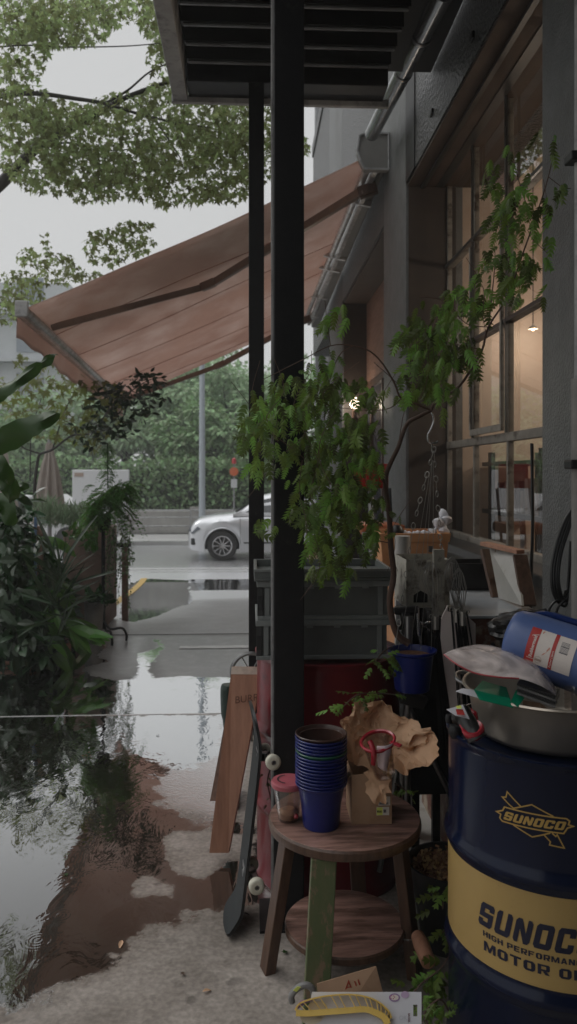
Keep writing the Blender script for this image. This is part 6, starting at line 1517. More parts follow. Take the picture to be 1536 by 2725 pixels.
tl([(200,335,7.7),(160,300,7.6),(120,260,7.6)], .015, .005); tl([(345,255,7.5),(420,330,7.5),(480,420,7.4)], .012, .005)
tk.build('trunk', M['bark_dk'], t, smooth=True, ang=80)
cb = [(60,40,120,70,300),(190,50,120,75,270),(300,20,110,50,160),(430,50,60,60,150),(500,60,70,100,130),(60,150,70,70,90),(450,150,60,60,95),(120,90,100,40,80),(20,200,40,60,60),
      (60,270,80,50,110),(150,310,80,50,130),(60,340,90,60,180),(190,360,100,60,190),(320,300,100,60,190),(440,270,70,60,130),(100,430,100,60,200),(230,440,110,60,230),(350,430,110,70,270),(470,390,110,80,300),
      (560,330,100,80,280),(640,320,70,70,150),(600,430,90,60,210),(680,400,60,90,120),(480,500,90,45,120),(350,500,100,30,80),(160,490,110,25,80),(560,510,50,25,40),(620,500,50,40,60),(430,540,22,12,9),(250,520,60,20,25),(720,330,30,80,45),(735,420,20,70,20),
      (810,385,12,25,8),(300,620,60,18,26),(360,600,50,15,24),(250,660,22,40,16),(345,650,70,30,50),(300,690,40,18,14),(130,690,70,22,36),(70,680,30,22,12),(40,735,50,18,20),(150,735,70,25,34),(60,780,60,35,60),(20,830,30,30,24),(120,640,20,30,5),(200,720,30,20,10),(250,735,30,15,10)]
cb = [(a,b,c,d,int(n*3.0)) for a,b,c,d,n in cb]
pos = blobs(cb, 6.7, 8.5); L = len(pos)
dr = np.stack([RNG.normal(0,.6,L), RNG.normal(0,.6,L), -.75+RNG.normal(0,.4,L)], 1); ups = np.stack([RNG.normal(0,.6,L), RNG.normal(-.3,.6,L), np.ones(L)], 1)
lb = LB(); lb.add(place(maple(), pos, dr, RNG.uniform(.035,.11,L), ups)); lb.build('crown', M['leaf_tree'], t)
# upper canopy out of frame (shades and reflects in the puddle): the same tree's higher crown
hp_ = []
for k in range(1500): hp_.append((random.uniform(-8,-1.5), random.uniform(1.5,7.5), random.uniform(5.6,7.4)))
hp_ = np.array(hp_); L = len(hp_); lb = LB(); lb.add(place(maple(), hp_, RNG.normal(0,1,(L,3))+[0,0,-.6], RNG.uniform(.13,.2,L))); lb.build('upper_crown', M['leaf_tree'], t)

# ---- light green maple in front of the valance
t = thing('young_maple', 'young maple with yellow green leaves growing beside the closed parasol', 'tree', P(112,1560,7.0))
tk = MB(); tl([(100,1620,9.6),(96,1380,9.6),(92,1300,9.6),(100,1230,9.6),(108,1208,9.6),(140,1196,9.5),(190,1160,9.4),(230,1156,9.4),(300,1140,9.4)], .025, .008); tl([(110,1208,9.6),(60,1190,9.6),(30,1150,9.6)], .012, .005); tl([(140,1196,9.5),(170,1100,9.4),(200,1040,9.4)], .01, .004)
tl([(80,1280,9.6),(84,1150,9.6),(110,1060,9.5)], .008, .004)
tk.build('trunk', M['bark_dk'], t, smooth=True, ang=80)
cb = [(40,1020,60,30,40),(120,1010,70,35,60),(60,960,30,20,14),(140,960,40,25,20),(200,1020,60,30,60),(260,1040,60,30,60),(310,1060,40,30,40),(30,1070,50,40,28),(120,1080,60,45,46),(200,1100,60,45,56),(270,1110,50,50,60),(100,1150,60,30,26),(250,1180,25,25,20),(180,1150,50,30,18),(60,1120,40,30,18)]
pos = blobs([(a,b,c,d,int(n*.8)) for a,b,c,d,n in cb], 9.0, 10.2); L = len(pos); dr = np.stack([RNG.normal(0,.6,L), RNG.normal(0,.6,L), -.7+RNG.normal(0,.4,L)], 1); ups = np.stack([RNG.normal(0,.6,L), RNG.normal(-.4,.5,L), np.ones(L)], 1)
lb = LB(); lb.add(place(maple(), pos, dr, RNG.uniform(.10,.17,L), ups)); lb.build('crown', mat('leaf_young', (.17,.20,.05), .5, transl=.5, island=.45), t)
t = thing('dark_shrub', 'dark small leaved branch reaching in front of the awning corner', 'shrub', P(300,1200,8.6))
tk = MB(); tl([(240,1160,8.8),(300,1080,8.6),(350,1040,8.5),(400,1010,8.4),(440,1005,8.4)], .009, .003); tl([(350,1040,8.5),(390,1060,8.4),(400,1090,8.4)], .005, .002); tk.build('twig', M['bark_dk'], t)
cb = [(330,1040,50,25,70),(390,1010,45,22,70),(420,1040,30,30,40),(350,1090,60,35,90),(300,1130,60,40,90),(280,1060,50,40,60),(390,1085,16,20,16),(240,1150,50,40,50)]
pos = blobs(cb, 8.0, 9.0); L = len(pos); lb = LB(); lb.add(place(blade(.45,3,.15), pos, np.stack([RNG.normal(0,1,L),RNG.normal(0,1,L),RNG.normal(-.5,.6,L)],1), RNG.uniform(.06,.11,L))); lb.build('leaves', M['leaf_dark'], t)

# ---- banana leaves at the left edge
t = thing('banana_plant', 'banana plant pushing broad dark leaves in from the left edge', 'plant', P(-40,1700,3.2))
def bigleaf(pts, D, wpx, n=18, seed=0):
    s_ = spline([P(x,y,D) for x,y in pts], 5); k = len(s_); mb = MB(); vv = []; ff = []
    for i, p in enumerate(s_):
        f = i/(k-1); d = (s_[min(i+1,k-1)]-s_[max(i-1,0)]).normalized(); nrm = d.cross(FWD).normalized(); w_ = wpx/F*D*.5*math.sin(math.pi*min(1,f*.9+.1))**.6*(1+.07*math.sin(f*40+seed))
        for q in (-1,-.5,0,.5,1): vv.append(p+nrm*w_*q+FWD*(abs(q)*.03*math.sin(f*9+seed+q)+ .02*abs(q)))
    for i in range(k-1):
        for q in range(4): ff.append((i*5+q,i*5+q+1,(i+1)*5+q+1,(i+1)*5+q))
    mb.add(vv, ff); return mb
for i, (pts, w_) in enumerate([([(-60,1205),(20,1165),(90,1130),(152,1098)],66), ([(-60,1070),(0,1050),(60,1000),(110,965)],38), ([(60,1000),(110,965),(150,942)],22), ([(-40,1220),(0,1235),(22,1290)],46), ([(-30,1250),(20,1290),(24,1340)],48), ([(24,1330),(40,1300),(78,1290)],26), ([(-30,1340),(10,1345),(30,1400)],60)]):
    bigleaf(pts, 3.3+.05*i, w_, seed=i*1.7).build('leaf', M['leaf_banana'], t, smooth=True, ang=80)
MB().tube([P(-60,1800,3.3), P(-60,1100,3.3)], [.06,.03], 10).build('stem', M['leaf_dark'], t)

# ---- dense foliage on the left
M['stem_dark'] = mat('stem_dark', (.012,.018,.008), .7, spec=.2)
def bush(name, label, cat, bl_, D0, D1, size, m, tm, base, up=(0,-.6,1), drp=-.35, stem=True, dx=.15):
    t = thing(name, label, cat, base); pos = blobs(bl_, D0, D1); L = len(pos); lb = LB()
    lb.add(place(tm, pos, np.stack([RNG.normal(dx,.7 if dx < .5 else .35,L),RNG.normal(-.3,.6 if dx < .5 else .3,L),RNG.normal(drp,.5,L)],1), RNG.uniform(size*.6,size*1.25,L), np.tile(up,(L,1))+RNG.normal(0,.35,(L,3))))
    lb.build('leaves', M[m], t)
    if stem:
        s_ = MB(); b = Vector(base)
        for i in range(0, L, max(1, L//7)): s_.tube(spline([b+Vector((random.gauss(0,.05),random.gauss(0,.05),0)), b.lerp(Vector(pos[i]),.6)+Vector((0,0,.05)), Vector(pos[i])],3), [.006,.005,.005,.004,.003,.003,.002], 5)
        s_.build('stems', M['stem_dark'], t)
    return t
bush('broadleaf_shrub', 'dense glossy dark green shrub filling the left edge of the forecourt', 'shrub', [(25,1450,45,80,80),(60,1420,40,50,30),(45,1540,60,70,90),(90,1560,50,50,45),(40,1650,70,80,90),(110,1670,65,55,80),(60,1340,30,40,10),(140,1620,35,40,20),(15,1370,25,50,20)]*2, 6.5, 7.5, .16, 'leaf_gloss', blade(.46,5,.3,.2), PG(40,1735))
bush('broadleaf_shrub', 'dark low plant mass rising from the wooden tray', 'shrub', [(20,1700,60,60,70),(90,1700,60,50,70),(60,1620,80,60,60),(20,1560,40,100,60),(35,1735,70,45,110),(105,1735,45,35,60)], 6.05, 6.7, .15, 'leaf_dark', blade(.4,4,.3), PG(60,1800))
bush('hosta_plant', 'bright green long leaved plant bending over the wet slab', 'plant', [(170,1655,30,20,10),(190,1690,25,20,7),(130,1640,30,30,10),(130,1700,30,20,8),(150,1560,20,20,5),(125,1420,20,25,4)], 6.2, 6.8, .27, 'leaf_bright', blade(.30,6,.35,.2), PG(120,1770), dx=.95)
bush('magnolia_shrub', 'shrub with pale shiny leaves catching the sky light', 'shrub', [(165,1430,15,14,3),(140,1520,25,30,6),(120,1480,18,30,3),(60,1470,40,30,3)], 6.3, 6.7, .17, 'leaf_gloss', blade(.4,5,.1,.1), PG(140,1770), up=(0,.35,1), drp=-.0)
bush('grass_clump', 'spiky dark grass clump in the shade before the clay planter', 'plant', [(160,1560,25,60,26),(150,1640,30,60,50)], 6.0, 6.8, .42, 'leaf_dark', blade(.06,4,.2), PG(190,1760), drp=.9, stem=False)
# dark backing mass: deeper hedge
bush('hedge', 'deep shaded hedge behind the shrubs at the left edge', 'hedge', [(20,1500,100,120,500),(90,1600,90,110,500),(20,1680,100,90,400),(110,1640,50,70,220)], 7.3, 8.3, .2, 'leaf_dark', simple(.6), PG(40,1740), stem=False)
# wooden tray and bricks at its base
a_ = PG(75,1775); t = thing('wooden_tray', 'small slatted wooden tray under the plants at the left', 'tray', a_)
Mz = Matrix.Translation((a_.x,a_.y,.006)) @ Matrix.Rotation(R(-25),4,'Z')
tb3 = MB()
for k in range(3): tb3.box((-.42,-.01,.0+k*.03), (.0,.006,.024+k*.03), Mz, bev=.002).box((-.01,.007,.0+k*.03), (.006,.55,.024+k*.03), Mz, bev=.002)
tb3.build('slats', M['plank'], t)
t = thing('edging_stone', 'rusty orange edging stone beside the drain joint', 'edging', PG(170,1718)); MB().bar(PG(145,1735)+Vector((0,0,.02)), PG(188,1702)+Vector((0,0,.02)), .05, .04, bev=.008).build('stone', M['rust'], t)

# ---- tall clay planter, ferns, stand, small pot
q0 = P(168,1412,7.9); q1 = P(270,1412,7.9)
t = thing('tall_planter', 'tall square clay coloured planter topped with grasses', 'planter', ((q0.x+q1.x)/2, q0.y+.3, gz(7.9)))
MB().box((q0.x,q0.y,gz(7.9)-.02),(q1.x,q0.y+.9,q0.z),bev=.012).build('box', M['clay_planter'], t, smooth=True)
gr = blobs([(150,1385,60,25,420),(210,1385,50,25,400),(120,1360,30,20,120)], 7.6, 8.5); L = len(gr); lb = LB()
lb.add(place(blade(.10,2,.2), gr, np.stack([RNG.normal(0,.45,L),RNG.normal(0,.4,L),np.ones(L)],1), RNG.uniform(.08,.17,L))); lb.build('grass', mat('leaf_grass', (.2,.27,.17), .5, transl=.3, island=.4), t)
lv = blobs([(235,1400,40,20,60),(245,1440,18,20,30),(205,1420,20,12,16)], 7.4, 7.7); L = len(lv); lb = LB(); lb.add(place(blade(.5,3,.3), lv, np.stack([RNG.normal(0,.6,L),RNG.normal(-.3,.4,L),-np.ones(L)],1), RNG.uniform(.05,.10,L))); lb.build('trailing_leaves', M['leaf_bright'], t)
fl_ = MB()
for k in range(7): fl_.lathe([(.001,-.01),(.012,-.004),(.014,.004),(.001,.012)], 8, Matrix.Translation(P(random.uniform(222,244), random.uniform(1378,1390), 7.5)))
fl_.build('flower', EM('flower_red', (.6,.10,.03), .0), t)
# plant stand with curved legs
q = P(275,1262,7.35); zf = gz(7.35)
t = thing('plant_stand', 'black iron plant stand with curved feet holding a trailing fern', 'plant stand', (q.x, q.y, zf))
MB().tube([(q.x,q.y,zf+.12),(q.x,q.y,P(275,1400,7.35).z)], .018, 10).build('pole', M['black_metal'], t)
ft = MB()
for (dx,dy) in ((.22,-.02),(.12,-.22),(-.12,-.1)):
    ft.tube(spline([Vector((q.x,q.y,zf+.2)),Vector((q.x+dx*.3,q.y+dy*.3,zf+.12)),Vector((q.x+dx*.8,q.y+dy*.8,zf+.13)),Vector((q.x+dx,q.y+dy,zf+.07)),Vector((q.x+dx,q.y+dy,zf+.01))],4), .012, 7)
ft.build('foot', M['black_metal'], t, smooth=True)
MB().lathe([(.001,0),(.05,.0),(.085,.13),(.075,.13)], 20, Matrix.Translation((q.x,q.y,P(275,1410,7.35).z))).build('bowl', M['black_metal'], t, smooth=True)
M['fern_mid'] = mat('fern_mid', (.09,.20,.04), .35, transl=.35, island=.5)
def fern(t, c, n, Lf, m, seed=0, up=.35, nl=26, width=.16):
    lb = LB(); ps=[]; ds=[]; ss=[]
    st = MB()
    for k in range(n):
        a = random.random()*6.283; e = random.uniform(-.5,1)*up; ln_ = Lf*random.uniform(.35,1.15); oc = Vector((random.gauss(0,.3),random.gauss(0,.3),random.gauss(-.1,.3)))*Lf*.6; d0 = Vector((math.cos(a), math.sin(a), e)).normalized()
        pts_ = [Vector(c)+oc+d0*ln_*f+Vector((0,0,-random.uniform(.7,.9)*ln_*f*f*1.2)) for f in np.linspace(0,1,nl)]
        for i in range(2, nl-1):
            d = (pts_[i+1]-pts_[i-1]).normalized(); s_ = d.cross(UP).normalized(); f = i/nl; w_ = width*ln_*math.sin(math.pi*min(1,f*.85+.12))
            for sg in (-1,1): ps.append(tuple(pts_[i])); ds.append(tuple(s_*sg+d*.35+Vector((0,0,-.3)))); ss.append(w_)
        st.tube([pts_[0],pts_[nl//2],pts_[-1]], .002, 4, caps=False)
    lb.add(place(simple(.62), ps, ds, ss, np.tile([0,0,1.],(len(ps),1)))); lb.build('fronds', M[m], t)
t = thing('boston_fern', 'big drooping fern on the black iron stand beside the tall planter', 'fern', (q.x,q.y,P(275,1345,7.35).z))
fern(t, P(288,1325,7.3), 130, .30, 'fern_mid', up=.9, width=.13, nl=30)
fern(t, P(330,1300,7.3), 80, .24, 'fern_mid', up=.8, width=.14, nl=28); fern(t, P(255,1365,7.2), 60, .20, 'fern_mid', up=.6, width=.15)
t = thing('fern_tower', 'upright fern column rising above the drooping fern', 'fern', P(285,1270,7.3))
for zz in range(1180,1290,9): fern(t, P(287+random.gauss(0,5),zz,7.3), 9, .11, 'fern_mid', up=1.6, nl=14, width=.22)
MB().tube([P(287,1300,7.3),P(286,1180,7.3)], .006, 6).build('stem', M['leaf_dark'], t)
t = thing('trailing_vine', 'thin pale vine curtain trailing down beside the fern stand', 'vine', P(310,1420,7.6))
vb = LB(); ps=[]; ds=[]; st = MB()
for k in range(26):
    x_ = random.uniform(288,345); y_ = random.uniform(1360,1430); yl = random.uniform(1520,1625) if x_ < 335 else random.uniform(1450,1520); pv = P(x_, y_, random.uniform(7.2,7.9)); n_ = int((yl-y_)/7); pts_ = [pv]
    for i in range(n_):
        pv = pv+Vector((random.gauss(0,.008),random.gauss(0,.006),-.026)); pts_.append(pv); ps.append(tuple(pv)); ds.append((random.gauss(0,1),random.gauss(0,1),-.7))
    st.tube(pts_[::3]+[pts_[-1]], .0018, 4, caps=False)
vb.add(place(simple(.6), ps, ds, RNG.uniform(.022,.05,len(ps)))); vb.build('leaves', mat('leaf_vine', (.12,.18,.08), .4, transl=.3, island=.5), t); st.build('stems', M['bark_dk'], t)
# small pot with plant
c_ = P(250,1262,7.3); c_.z = gz(7.3); 
t = thing('flower_pot', 'grey round pot with a small leafy plant at the foot of the tall planter', 'flower pot', c_)
zt3 = P(250,1600,7.3).z
MB().lathe([(.001,.002),(.075,.0),(.092,zt3-c_.z),(.084,zt3-c_.z),(.08,zt3-c_.z-.02),(.001,zt3-c_.z-.02)], 24, Matrix.Translation(c_)).build('pot', M['concrete_obj'], t, smooth=True)
lv = blobs([(255,1590,26,18,60),(275,1600,16,14,20)], 7.1, 7.4); L = len(lv); lb = LB(); lb.add(place(blade(.5,3,.2), lv, np.stack([RNG.normal(0,.7,L),RNG.normal(0,.6,L),RNG.normal(.2,.5,L)],1), RNG.uniform(.06,.11,L))); lb.build('leaves', M['leaf_gloss'], t)
# brown post with black cap
a_ = P(333,1262,9.0); t = thing('wooden_post', 'short brown post with a flat black cap near the driveway', 'post', (a_.x,a_.y,gz(9)))
MB().box((a_.x-.035,a_.y-.035,gz(9)-.02),(a_.x+.035,a_.y+.035,P(0,1455,9).z),bev=.006).build('shaft', M['wood_wall'], t)
MB().box((a_.x-.16,a_.y-.06,P(0,1455,9).z+.001),(a_.x+.06,a_.y+.06,P(0,1445,9).z)).build('cap', M['black_metal'], t)
a_ = P(104,1262,6.9); t = thing('wooden_post', 'dark reddish brown stake among the shrubs with a blue strip', 'post', (a_.x,a_.y,0))
MB().box((a_.x-.03,a_.y-.03,.0),(a_.x+.03,a_.y+.03,P(0,1400,6.9).z),bev=.004).build('shaft', M['wood_wall'], t)
MB().box((a_.x-.034,a_.y-.04,.5),(a_.x-.01,a_.y-.031,P(0,1370,6.9).z)).build('blue_strip', mat('blue_strip', (.12,.2,.34), .5), t)

# ---- parasols (closed)
def parasol(label, px, D, ytop, ybot, w_):
    q = P(px,1262,D); t = thing('closed_parasol', label, 'parasol', (q.x,q.y,gz(q.y)), 'closed beige parasols')
    zt = P(px,ytop,D).z; zb = P(px,ybot,D).z
    MB().tube([(q.x,q.y,gz(q.y)),(q.x,q.y,zt+.05)], .03, 10).build('pole', M['trim'], t)
    def fn(u, v):
        a = u*6.2832; r_ = (w_/F*D/2)*(.16+.84*v**.85)*(1+.22*math.sin(a*8+v*2))*(1-.35*(max(0,.35-v)/.35)*math.sin(v*9)**2); return Vector((q.x+r_*math.cos(a), q.y+r_*math.sin(a), zt+(zb-zt)*v+.03*math.sin(a*8)*v))
    MB().grid(fn, 96, 20).build('canopy', M['beige_cloth'], t, smooth=True, ang=80)
parasol('closed beige parasol standing behind the young maple trunk', 132, 11.5, 1178, 1390, 80)
parasol('closed beige parasol cut by the left edge of the view', 12, 12.0, 1205, 1420, 78)

# ================================================================== FAR SIDE
def hedgeblock(name, label, x0, x1, y, z0, z1, n, size, m, depth=1.5, cat='hedge'):
    t = thing(name, label, cat, ((x0+x1)/2, y, z0))
    MB().box((x0+.3,y+.35,z0),(x1-.3,y+depth,z1-.35)).build('core', M['core_green'], t)
    ps = np.stack([RNG.uniform(x0,x1,n), y+np.abs(RNG.normal(0,.3,n)), RNG.uniform(z0,z1,n)],1); ps[:,2] += RNG.normal(0,.08,n)
    lb = LB(); lb.add(place(simple(.7), ps, RNG.normal(0,1,(n,3))+[0,-.3,0], RNG.uniform(size*.7,size*1.3,n))); lb.build('leaves', M[m], t)
hedgeblock('hedge', 'clipped dark green hedge running behind the street railing', -14, 9, 26.0, -.3, 2.15, 15000, .17, 'leaf_hedge')
def far_tree(label, px, D, pyc, rx, rz, n, size, m, grp='trees beyond the street hedge'):
    c = P(px, pyc, D); t = thing('broadleaf_tree', label, 'tree', (c.x, c.y, -.4), grp)
    MB().tube([(c.x,c.y,-.5),(c.x+.1,c.y,c.z-rz*.4),(c.x-.2,c.y,c.z+rz*.3)], [.28,.2,.08], 8).build('trunk', M['bark_dk'], t)
    cl = []
    for k in range(34):
        d = Vector((random.gauss(0,1),random.gauss(0,1),random.gauss(0,1))).normalized()*random.uniform(.3,.95); cl.append(Vector((c.x+d.x*rx, c.y+d.y*rx*.8, c.z+d.z*rz)))
    br_ = MB()
    for q in cl[:14]: br_.tube([(c.x,c.y,c.z-rz*.5), q], [.07,.015], 5, caps=False)
    br_.build('limb', M['bark_dk'], t)
    ps = []; ds = []
    for k in range(n):
        q = cl[k % len(cl)]; d = Vector((random.gauss(0,1),random.gauss(0,1),random.gauss(0,.6))); d.normalize(); r_ = rx*.30*random.random()**.4
        ps.append((q.x+d.x*r_, q.y+d.y*r_, q.z+d.z*r_*.7)); ds.append((d.x,d.y,d.z-.5))
    lb = LB(); lb.add(place(simple(.6), ps, ds, RNG.uniform(size*.7,size*1.3,n), np.tile([0,0,1.],(n,1))+RNG.normal(0,.5,(n,3)))); lb.build('crown', M[m], t)
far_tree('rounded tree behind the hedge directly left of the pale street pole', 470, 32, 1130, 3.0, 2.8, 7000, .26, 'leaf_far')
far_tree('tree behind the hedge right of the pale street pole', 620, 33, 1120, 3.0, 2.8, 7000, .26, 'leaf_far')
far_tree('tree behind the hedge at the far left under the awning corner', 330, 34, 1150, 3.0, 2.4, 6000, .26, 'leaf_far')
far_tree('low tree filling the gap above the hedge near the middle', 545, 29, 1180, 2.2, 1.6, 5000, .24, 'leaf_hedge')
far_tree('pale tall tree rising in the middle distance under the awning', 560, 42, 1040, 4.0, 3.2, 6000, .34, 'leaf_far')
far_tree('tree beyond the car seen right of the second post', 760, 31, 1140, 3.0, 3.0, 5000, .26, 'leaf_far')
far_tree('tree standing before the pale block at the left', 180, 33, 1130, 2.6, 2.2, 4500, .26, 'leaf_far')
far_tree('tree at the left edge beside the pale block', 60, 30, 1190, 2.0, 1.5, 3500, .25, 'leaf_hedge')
# concrete wall + railing
t = thing('roadside_wall', 'low weathered concrete wall with posts along the far pavement', 'wall', (-2,24.7,-.3))
MB().box((-30,24.7,-.3),(14,24.9,.42),bev=.01).build('wall', M['far_conc'], t)
for k in range(9): x_ = -12.4+k*2.1; MB().box((x_,24.62,-.3),(x_+.28,24.695,.56),bev=.01).build('post', M['far_conc'], t)
MB().box((2.2,24.55,-.3),(14,24.61,.5)).build('panel', M['far_conc'], t)
t = thing('guard_railing', 'thin grey pipe railing running before the low concrete wall', 'railing', (-2,23.6,-.3))
rl = MB()
for z in (.50,.28,.02): rl.tube([(-16,23.6,z),(10,23.6,z)], .022, 6)
for k in range(12): rl.tube([(-15+k*2.2,23.6,-.3),(-15+k*2.2,23.6,.52)], .03, 6)
rl.build('rail', M['trim'], t)
q = P(538,1262,23.2); t = thing('street_pole', 'tall pale blue grey street pole beyond the road', 'pole', (q.x,q.y,-.3))
MB().tube([(q.x,q.y,-.3),(q.x,q.y,7)], [.10,.075], 14).build('shaft', mat('pole_blue', (.42,.46,.50), .5), t, smooth=True)
# traffic sign
q = P(623,1262,22.9); t = thing('traffic_sign', 'orange round roadwork sign with a small white plate on a post', 'sign', (q.x,q.y,-.3))
MB().tube([(q.x,q.y,-.3),(q.x,q.y,P(0,1230,22.9).z)], .025, 8).build('post', M['trim'], t)
MB().lathe([(.001,0),(.13,0),(.13,.02),(.001,.02)], 24, frame((q.x,q.y-.05,P(0,1255,22.9).z), (1,0,0), (0,0,1))).build('disc', mat('sign_orange', (.62,.14,.05), .5), t)
MB().box((q.x-.09,q.y-.06,P(0,1298,22.9).z),(q.x+.09,q.y-.04,P(0,1275,22.9).z)).build('plate', M['white_box'], t)
MB().lathe([(.001,0),(.07,0),(.06,.14),(.001,.18)], 12, Matrix.Translation((q.x,q.y,P(0,1234,22.9).z))).build('beacon', mat('beacon', (.5,.05,.06), .4), t)
# white panel board beyond planter
a_ = P(192,1250,20.5); b_ = P(342,1355,20.5)
t = thing('notice_board', 'large white board with a tan rectangle standing across the road', 'board', ((a_.x+b_.x)/2,a_.y,gz(20)))
MB().box((a_.x,a_.y,b_.z),(b_.x,a_.y+.12,a_.z),bev=.02).build('panel', M['white_box'], t)
c1 = P(196,1258,20.4); c2 = P(220,1268,20.4); MB().box((c1.x,a_.y-.012,c2.z),(c2.x,a_.y-.004,c1.z)).build('tan_patch', M['tan'], t)
MB().box((a_.x+.1,a_.y+.02,-.42),(a_.x+.2,a_.y+.1,b_.z)).box((b_.x-.2,a_.y+.02,-.42),(b_.x-.1,a_.y+.1,b_.z)).build('leg', M['trim'], t)
# pale buildings left
t = thing('apartment_block', 'pale grey apartment block with dark window bands at the far left', 'building', (-22,40,-.4))
x1_ = P(190,1262,38).x
MB().box((-34,38,-.5),(x1_,48,P(0,760,38).z)).build('wall', M['pale_wall'], t)
wpm = mat('win_pale', (.22,.25,.29), .2)
for r_ in range(5):
    for c_i in range(4):
        xx = x1_-1.2-c_i*2.3; zz = .6+r_*2.3; MB().box((xx-1.3,37.96,zz),(xx,37.99,zz+1.3)).build('window', wpm, t)
bl_ = MB()
for r_ in range(5): bl_.box((-34,37.6,.1+r_*2.3),(x1_,37.99,.25+r_*2.3))
bl_.build('balcony', M['pale_wall'], t)
t = thing('house', 'white house wall with tall dark window behind the ferns', 'building', (P(210,1262,36).x,36,-.4))
a_ = P(150,1175,36); b_ = P(232,1262,36)
MB().box((a_.x,36,-.5),(b_.x,40,a_.z+.3)).build('wall', M['white_box'], t)
c1 = P(170,1185,36); c2 = P(218,1242,36); MB().box((c1.x,35.95,c2.z),(c2.x,35.99,c1.z)).build('window', mat('win_blue', (.1,.12,.16), .2), t)
# neighbouring building right of the post, above the awning
t = thing('neighbour_building', 'pale grey neighbouring building with pilasters and a vertical drain pipe', 'building', (3,19,-.4))
yb = 17.0; xs_ = P(836,1262,yb).x
MB().box((P(930,1262,yb).x,yb,-.5),(8,yb+8,14)).build('wall', M['grey_wall'], t)
pl_ = MB()
for (xa_, xb2) in ((838,866),(912,958)): pl_.box((P(xa_,0,yb).x,yb-.3,-.45),(P(xb2,0,yb).x,yb-.003,14))
pl_.build('pilaster', M['grey_wall'], t)
q = P(876,1262,yb-.2); MB().tube([(q.x,yb-.25,-.45),(q.x,yb-.25,14)], .10, 12).build('drain_pipe', M['trim'], t, smooth=True)
MB().box((q.x-.14,yb-.38,P(0,330,yb).z),(q.x+.22,yb-.1,P(0,330,yb).z+.08)).build('clamp', M['trim'], t)

# ================================================================== CAR
CXF = P(500,1262,18).x; yc0 = 18.0; zc0 = -.42
t = thing('car', 'silver grey compact SUV driving past on the wet street', 'car', (CXF+2.2, yc0+.9, zc0))
def lerpk(tab, x):
    for i in range(len(tab)-1):
        if x <= tab[i+1][0]:
            f = (x-tab[i][0])/(tab[i+1][0]-tab[i][0]); f = f*f*(3-2*f)*.5+f*.5; return tab[i][1]+(tab[i+1][1]-tab[i][1])*f
    return tab[-1][1]
belt = [(0,.62),(.06,.78),(.25,.92),(.7,1.0),(1.2,1.05),(4.0,1.1),(4.35,1.02),(4.42,.8)]
hw = [(0,.62),(.08,.76),(.25,.84),(.8,.90),(3.6,.90),(4.2,.84),(4.42,.72)]
bot = [(0,.30),(.1,.24),(.4,.2),(4.0,.2),(4.42,.34)]
wx = (.80, 3.42); wr = .345
xsn = sorted(set([round(x,3) for x in list(np.linspace(0,4.42,50))+[w_+d for w_ in wx for d in np.linspace(-.43,.43,19)]]))
body = MB(); rows_ = []
for x in xsn:
    h = lerpk(belt,x); w_ = lerpk(hw,x); b_ = lerpk(bot,x)
    for c_i in wx:
        if abs(x-c_i) < .42: b_ = max(b_, wr+math.sqrt(max(0,.42**2-(x-c_i)**2)))
    b_ = min(b_, h-.12)
    pr = [(w_*.97,b_),(w_*1.0,b_+(h-b_)*.35),(w_*1.0,b_+(h-b_)*.62),(w_*.975,h-.09),(w_*.93,h-.02),(w_*.80,h+.03),(w_*.4,h+.055),(0,h+.06)]
    rows_.append([Vector((CXF+x, yc0+.9-y, zc0+z)) for y, z in pr]+[Vector((CXF+x, yc0+.9+y, zc0+z)) for y, z in pr[-2::-1]])
m_ = len(rows_[0]); vv = [p for r_ in rows_ for p in r_]
ff = [(i*m_+k,(i+1)*m_+k,(i+1)*m_+k+1,i*m_+k+1) for i in range(len(rows_)-1) for k in range(m_-1)]
ff += [tuple(range(m_)), tuple((len(rows_)-1)*m_+k for k in range(m_-1,-1,-1))]
body.add(vv, ff).build('body', M['car_paint'], t, smooth=True, ang=50)
# cabin
roof = [(1.05,1.08),(1.75,1.50),(2.3,1.60),(3.2,1.58),(4.0,1.34),(4.3,1.08)]
xs2 = np.linspace(1.05,4.3,40); rows_ = []
for x in xs2:
    h = lerpk(roof,x); w_ = .86; wt_ = .86-(h-1.05)*.42
    pr = [(w_,1.03),(w_*.985,1.08),((w_+wt_)/2,(1.05+h)/2+.02),(wt_+.02,h-.05),(wt_-.1,h),(0,h+.02)]
    rows_.append([Vector((CXF+x, yc0+.9-y, zc0+z)) for y, z in pr]+[Vector((CXF+x, yc0+.9+y, zc0+z)) for y, z in pr[-2::-1]])
m_ = len(rows_[0]); ff = [(i*m_+k,(i+1)*m_+k,(i+1)*m_+k+1,i*m_+k+1) for i in range(len(rows_)-1) for k in range(m_-1)]
MB().add([p for r_ in rows_ for p in r_], ff).build('cabin', M['car_paint'], t, smooth=True, ang=50)
def sidewin(pts_): return [Vector((CXF+x, yc0+.9-(.872-(z-1.05)*.44), zc0+z)) for x, z in pts_]
for pts_ in ([(1.35,1.12),(1.78,1.42),(2.2,1.50),(2.3,1.50),(2.3,1.12)],[(2.38,1.12),(2.38,1.51),(3.1,1.50),(3.5,1.12)]): MB().add(sidewin(pts_), [tuple(range(len(pts_)))]).build('window', M['car_glass'], t)
ws = [Vector((CXF+x, yc0+.9+y, zc0+z)) for x,y,z in ((1.10,-.72,1.13),(1.68,-.62,1.50),(1.68,.62,1.50),(1.10,.72,1.13))]; MB().add(ws, [(0,1,2,3)]).build('windscreen', M['car_glass'], t)
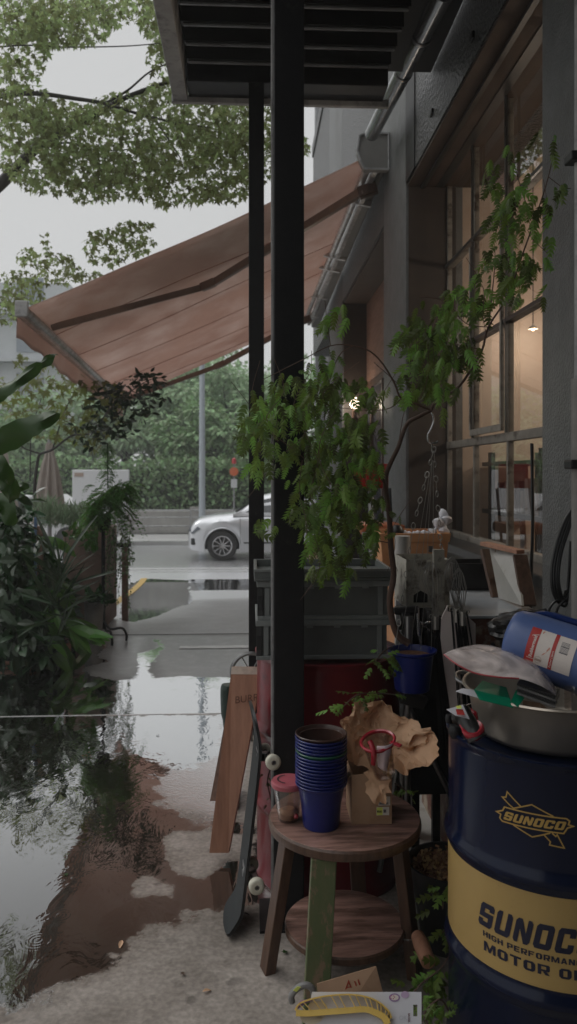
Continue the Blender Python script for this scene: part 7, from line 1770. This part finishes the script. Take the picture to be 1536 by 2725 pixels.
for side in (-1, 1):
    for c_i in wx:
        yy = yc0+.9+side*.80; q = Vector((CXF+c_i, yy+side*.0, zc0+wr)); Mw = frame(q, (1,0,0), (0,0,1))  # z axis = -y
        w_o = MB().lathe([(.235,-.10),(.335,-.10),(.35,-.07),(.35,.07),(.335,.10),(.235,.10),(.235,-.10)], 40, Mw).build('wheel', M['tyre'], t, smooth=True, ang=40)
        rm = MB().lathe([(.205,.085),(.238,.09),(.238,.04),(.205,.04),(.205,.085)], 36, Mw).lathe([(.001,.07),(.05,.07),(.06,.04)], 16, Mw)
        for k in range(10):
            a = k*math.pi/5; d_ = Vector((math.cos(a),0,math.sin(a))); rm.bar(q+Vector((0,-.07 if side<0 else .07,0))+d_*.04, q+Vector((0,-.075 if side<0 else .075,0))+d_*.215, .028, .03, up=(0,1,0), bev=.004)
        rm.build('rim', M['steel'], w_o, smooth=True)
        MB().lathe([(.001,.02),(.23,.02)], 24, Mw).build('brake_disc', M['rubber'], w_o)
        arch = MB(); 
        arch.tube([Vector((CXF+c_i+.415*math.cos(a), yc0+.9+side*.893, zc0+wr+.415*math.sin(a))) for a in np.linspace(-.25,math.pi+.25,24)], .016, 6); arch.build('wheel_arch', M['car_paint'], t, smooth=True)
MB().box((CXF+.2,yc0+.12,zc0+.26),(CXF+4.2,yc0+1.68,zc0+.80)).build('underbody', M['rubber'], t)
MB().add([Vector((CXF+x, yc0+.9-y, zc0+z)) for x,y,z in ((-.012,.50,.60),(.10,.80,.62),(.30,.865,.74),(.22,.80,.80),(.02,.58,.76))], [(0,1,2,3,4)]).build('headlight', M['win_dark'], t)
MB().box((CXF+.07,yc0+.9-.80,zc0+.36),(CXF+.22,yc0+.9-.74,zc0+.52),bev=.02).build('fog_light', M['black_plastic'], t)
MB().box((CXF-.012,yc0+.4,zc0+.36),(CXF+.03,yc0+1.4,zc0+.7),bev=.01).build('grille', M['black_plastic'], t)
ln = MB().bar((CXF+1.22,yc0-.006,zc0+.38),(CXF+1.22,yc0-.006,zc0+1.0),.006,.006).build('door_line', M['rubber'], t)
MB().box((CXF+1.3,yc0-.012,zc0+.40),(CXF+3.0,yc0+.02,zc0+.43)).build('side_sill', M['black_plastic'], t)
t = thing('car', 'white low car parked far left beyond the parasols', 'car', (P(40,1262,21).x,21,-.42))
cw = P(10,1262,21).x; q = MB()
prof = [(0,.35),(0,.75),(.3,.9),(1.1,1.0),(1.7,1.42),(3.0,1.45),(3.7,1.0),(4.2,.95),(4.3,.4)]
q.add([Vector((cw-1.5+x, 20.6+yy, -.42+z)) for yy in (0,1.6) for x, z in prof], [tuple(range(8,-1,-1)), tuple(range(9,18))]+[(i,(i+1)%9,9+(i+1)%9,9+i) for i in range(9)]); q.build('body', M['white_box'], t)
for x_ in (.8,3.4): MB().lathe([(.001,-.1),(.31,-.1),(.31,.1),(.001,.1)], 20, frame((cw-1.5+x_,20.62,-.10),(1,0,0),(0,0,1))).build('wheel', M['tyre'], t)
MB().add([Vector((cw-1.5+x, 20.59, -.42+z)) for x, z in ((1.2,1.02),(1.75,1.36),(2.95,1.38),(3.5,1.02))], [(0,1,2,3)]).build('window', M['car_glass'], t)

# the wall behind the camera is an unseen addition that cuts sky light

# fallen leaves and debris on the concrete
for i, (x, y, lab) in enumerate([(325,2512,'small crumpled pale leaf lying on the damp concrete near the puddle edge'),(484,2597,'dark curled leaf on the dry concrete left of the stool'),(646,2440,'black scrap lying beside the skateboard tail'),(760,2545,'dried grass wisp beside the left stool leg'),(540,2650,'brown speck of leaf near the bottom centre of the floor'),(372,2235,'floating leaf in the brown part of the puddle'),(425,1960,'small leaf floating on the bright part of the puddle'),(180,2330,'leaf floating among the rain rings')]):
    p = PG(x, y); lb = LB(); lb.add(place(maple() if i % 2 else blade(.5,3,.3,.4), [(p.x,p.y,.008 if y < 2400 else .012)], [(random.gauss(0,1),random.gauss(0,1),.02)], [random.uniform(.022,.04)], [(.1,.1,1)]))
    tag(lb.build('fallen_leaf', [M['kraft'],M['wood_dark'],M['rubber'],M['leaf_banana']][i % 4]), lab, 'leaf', 'fallen leaves and scraps on the wet floor')
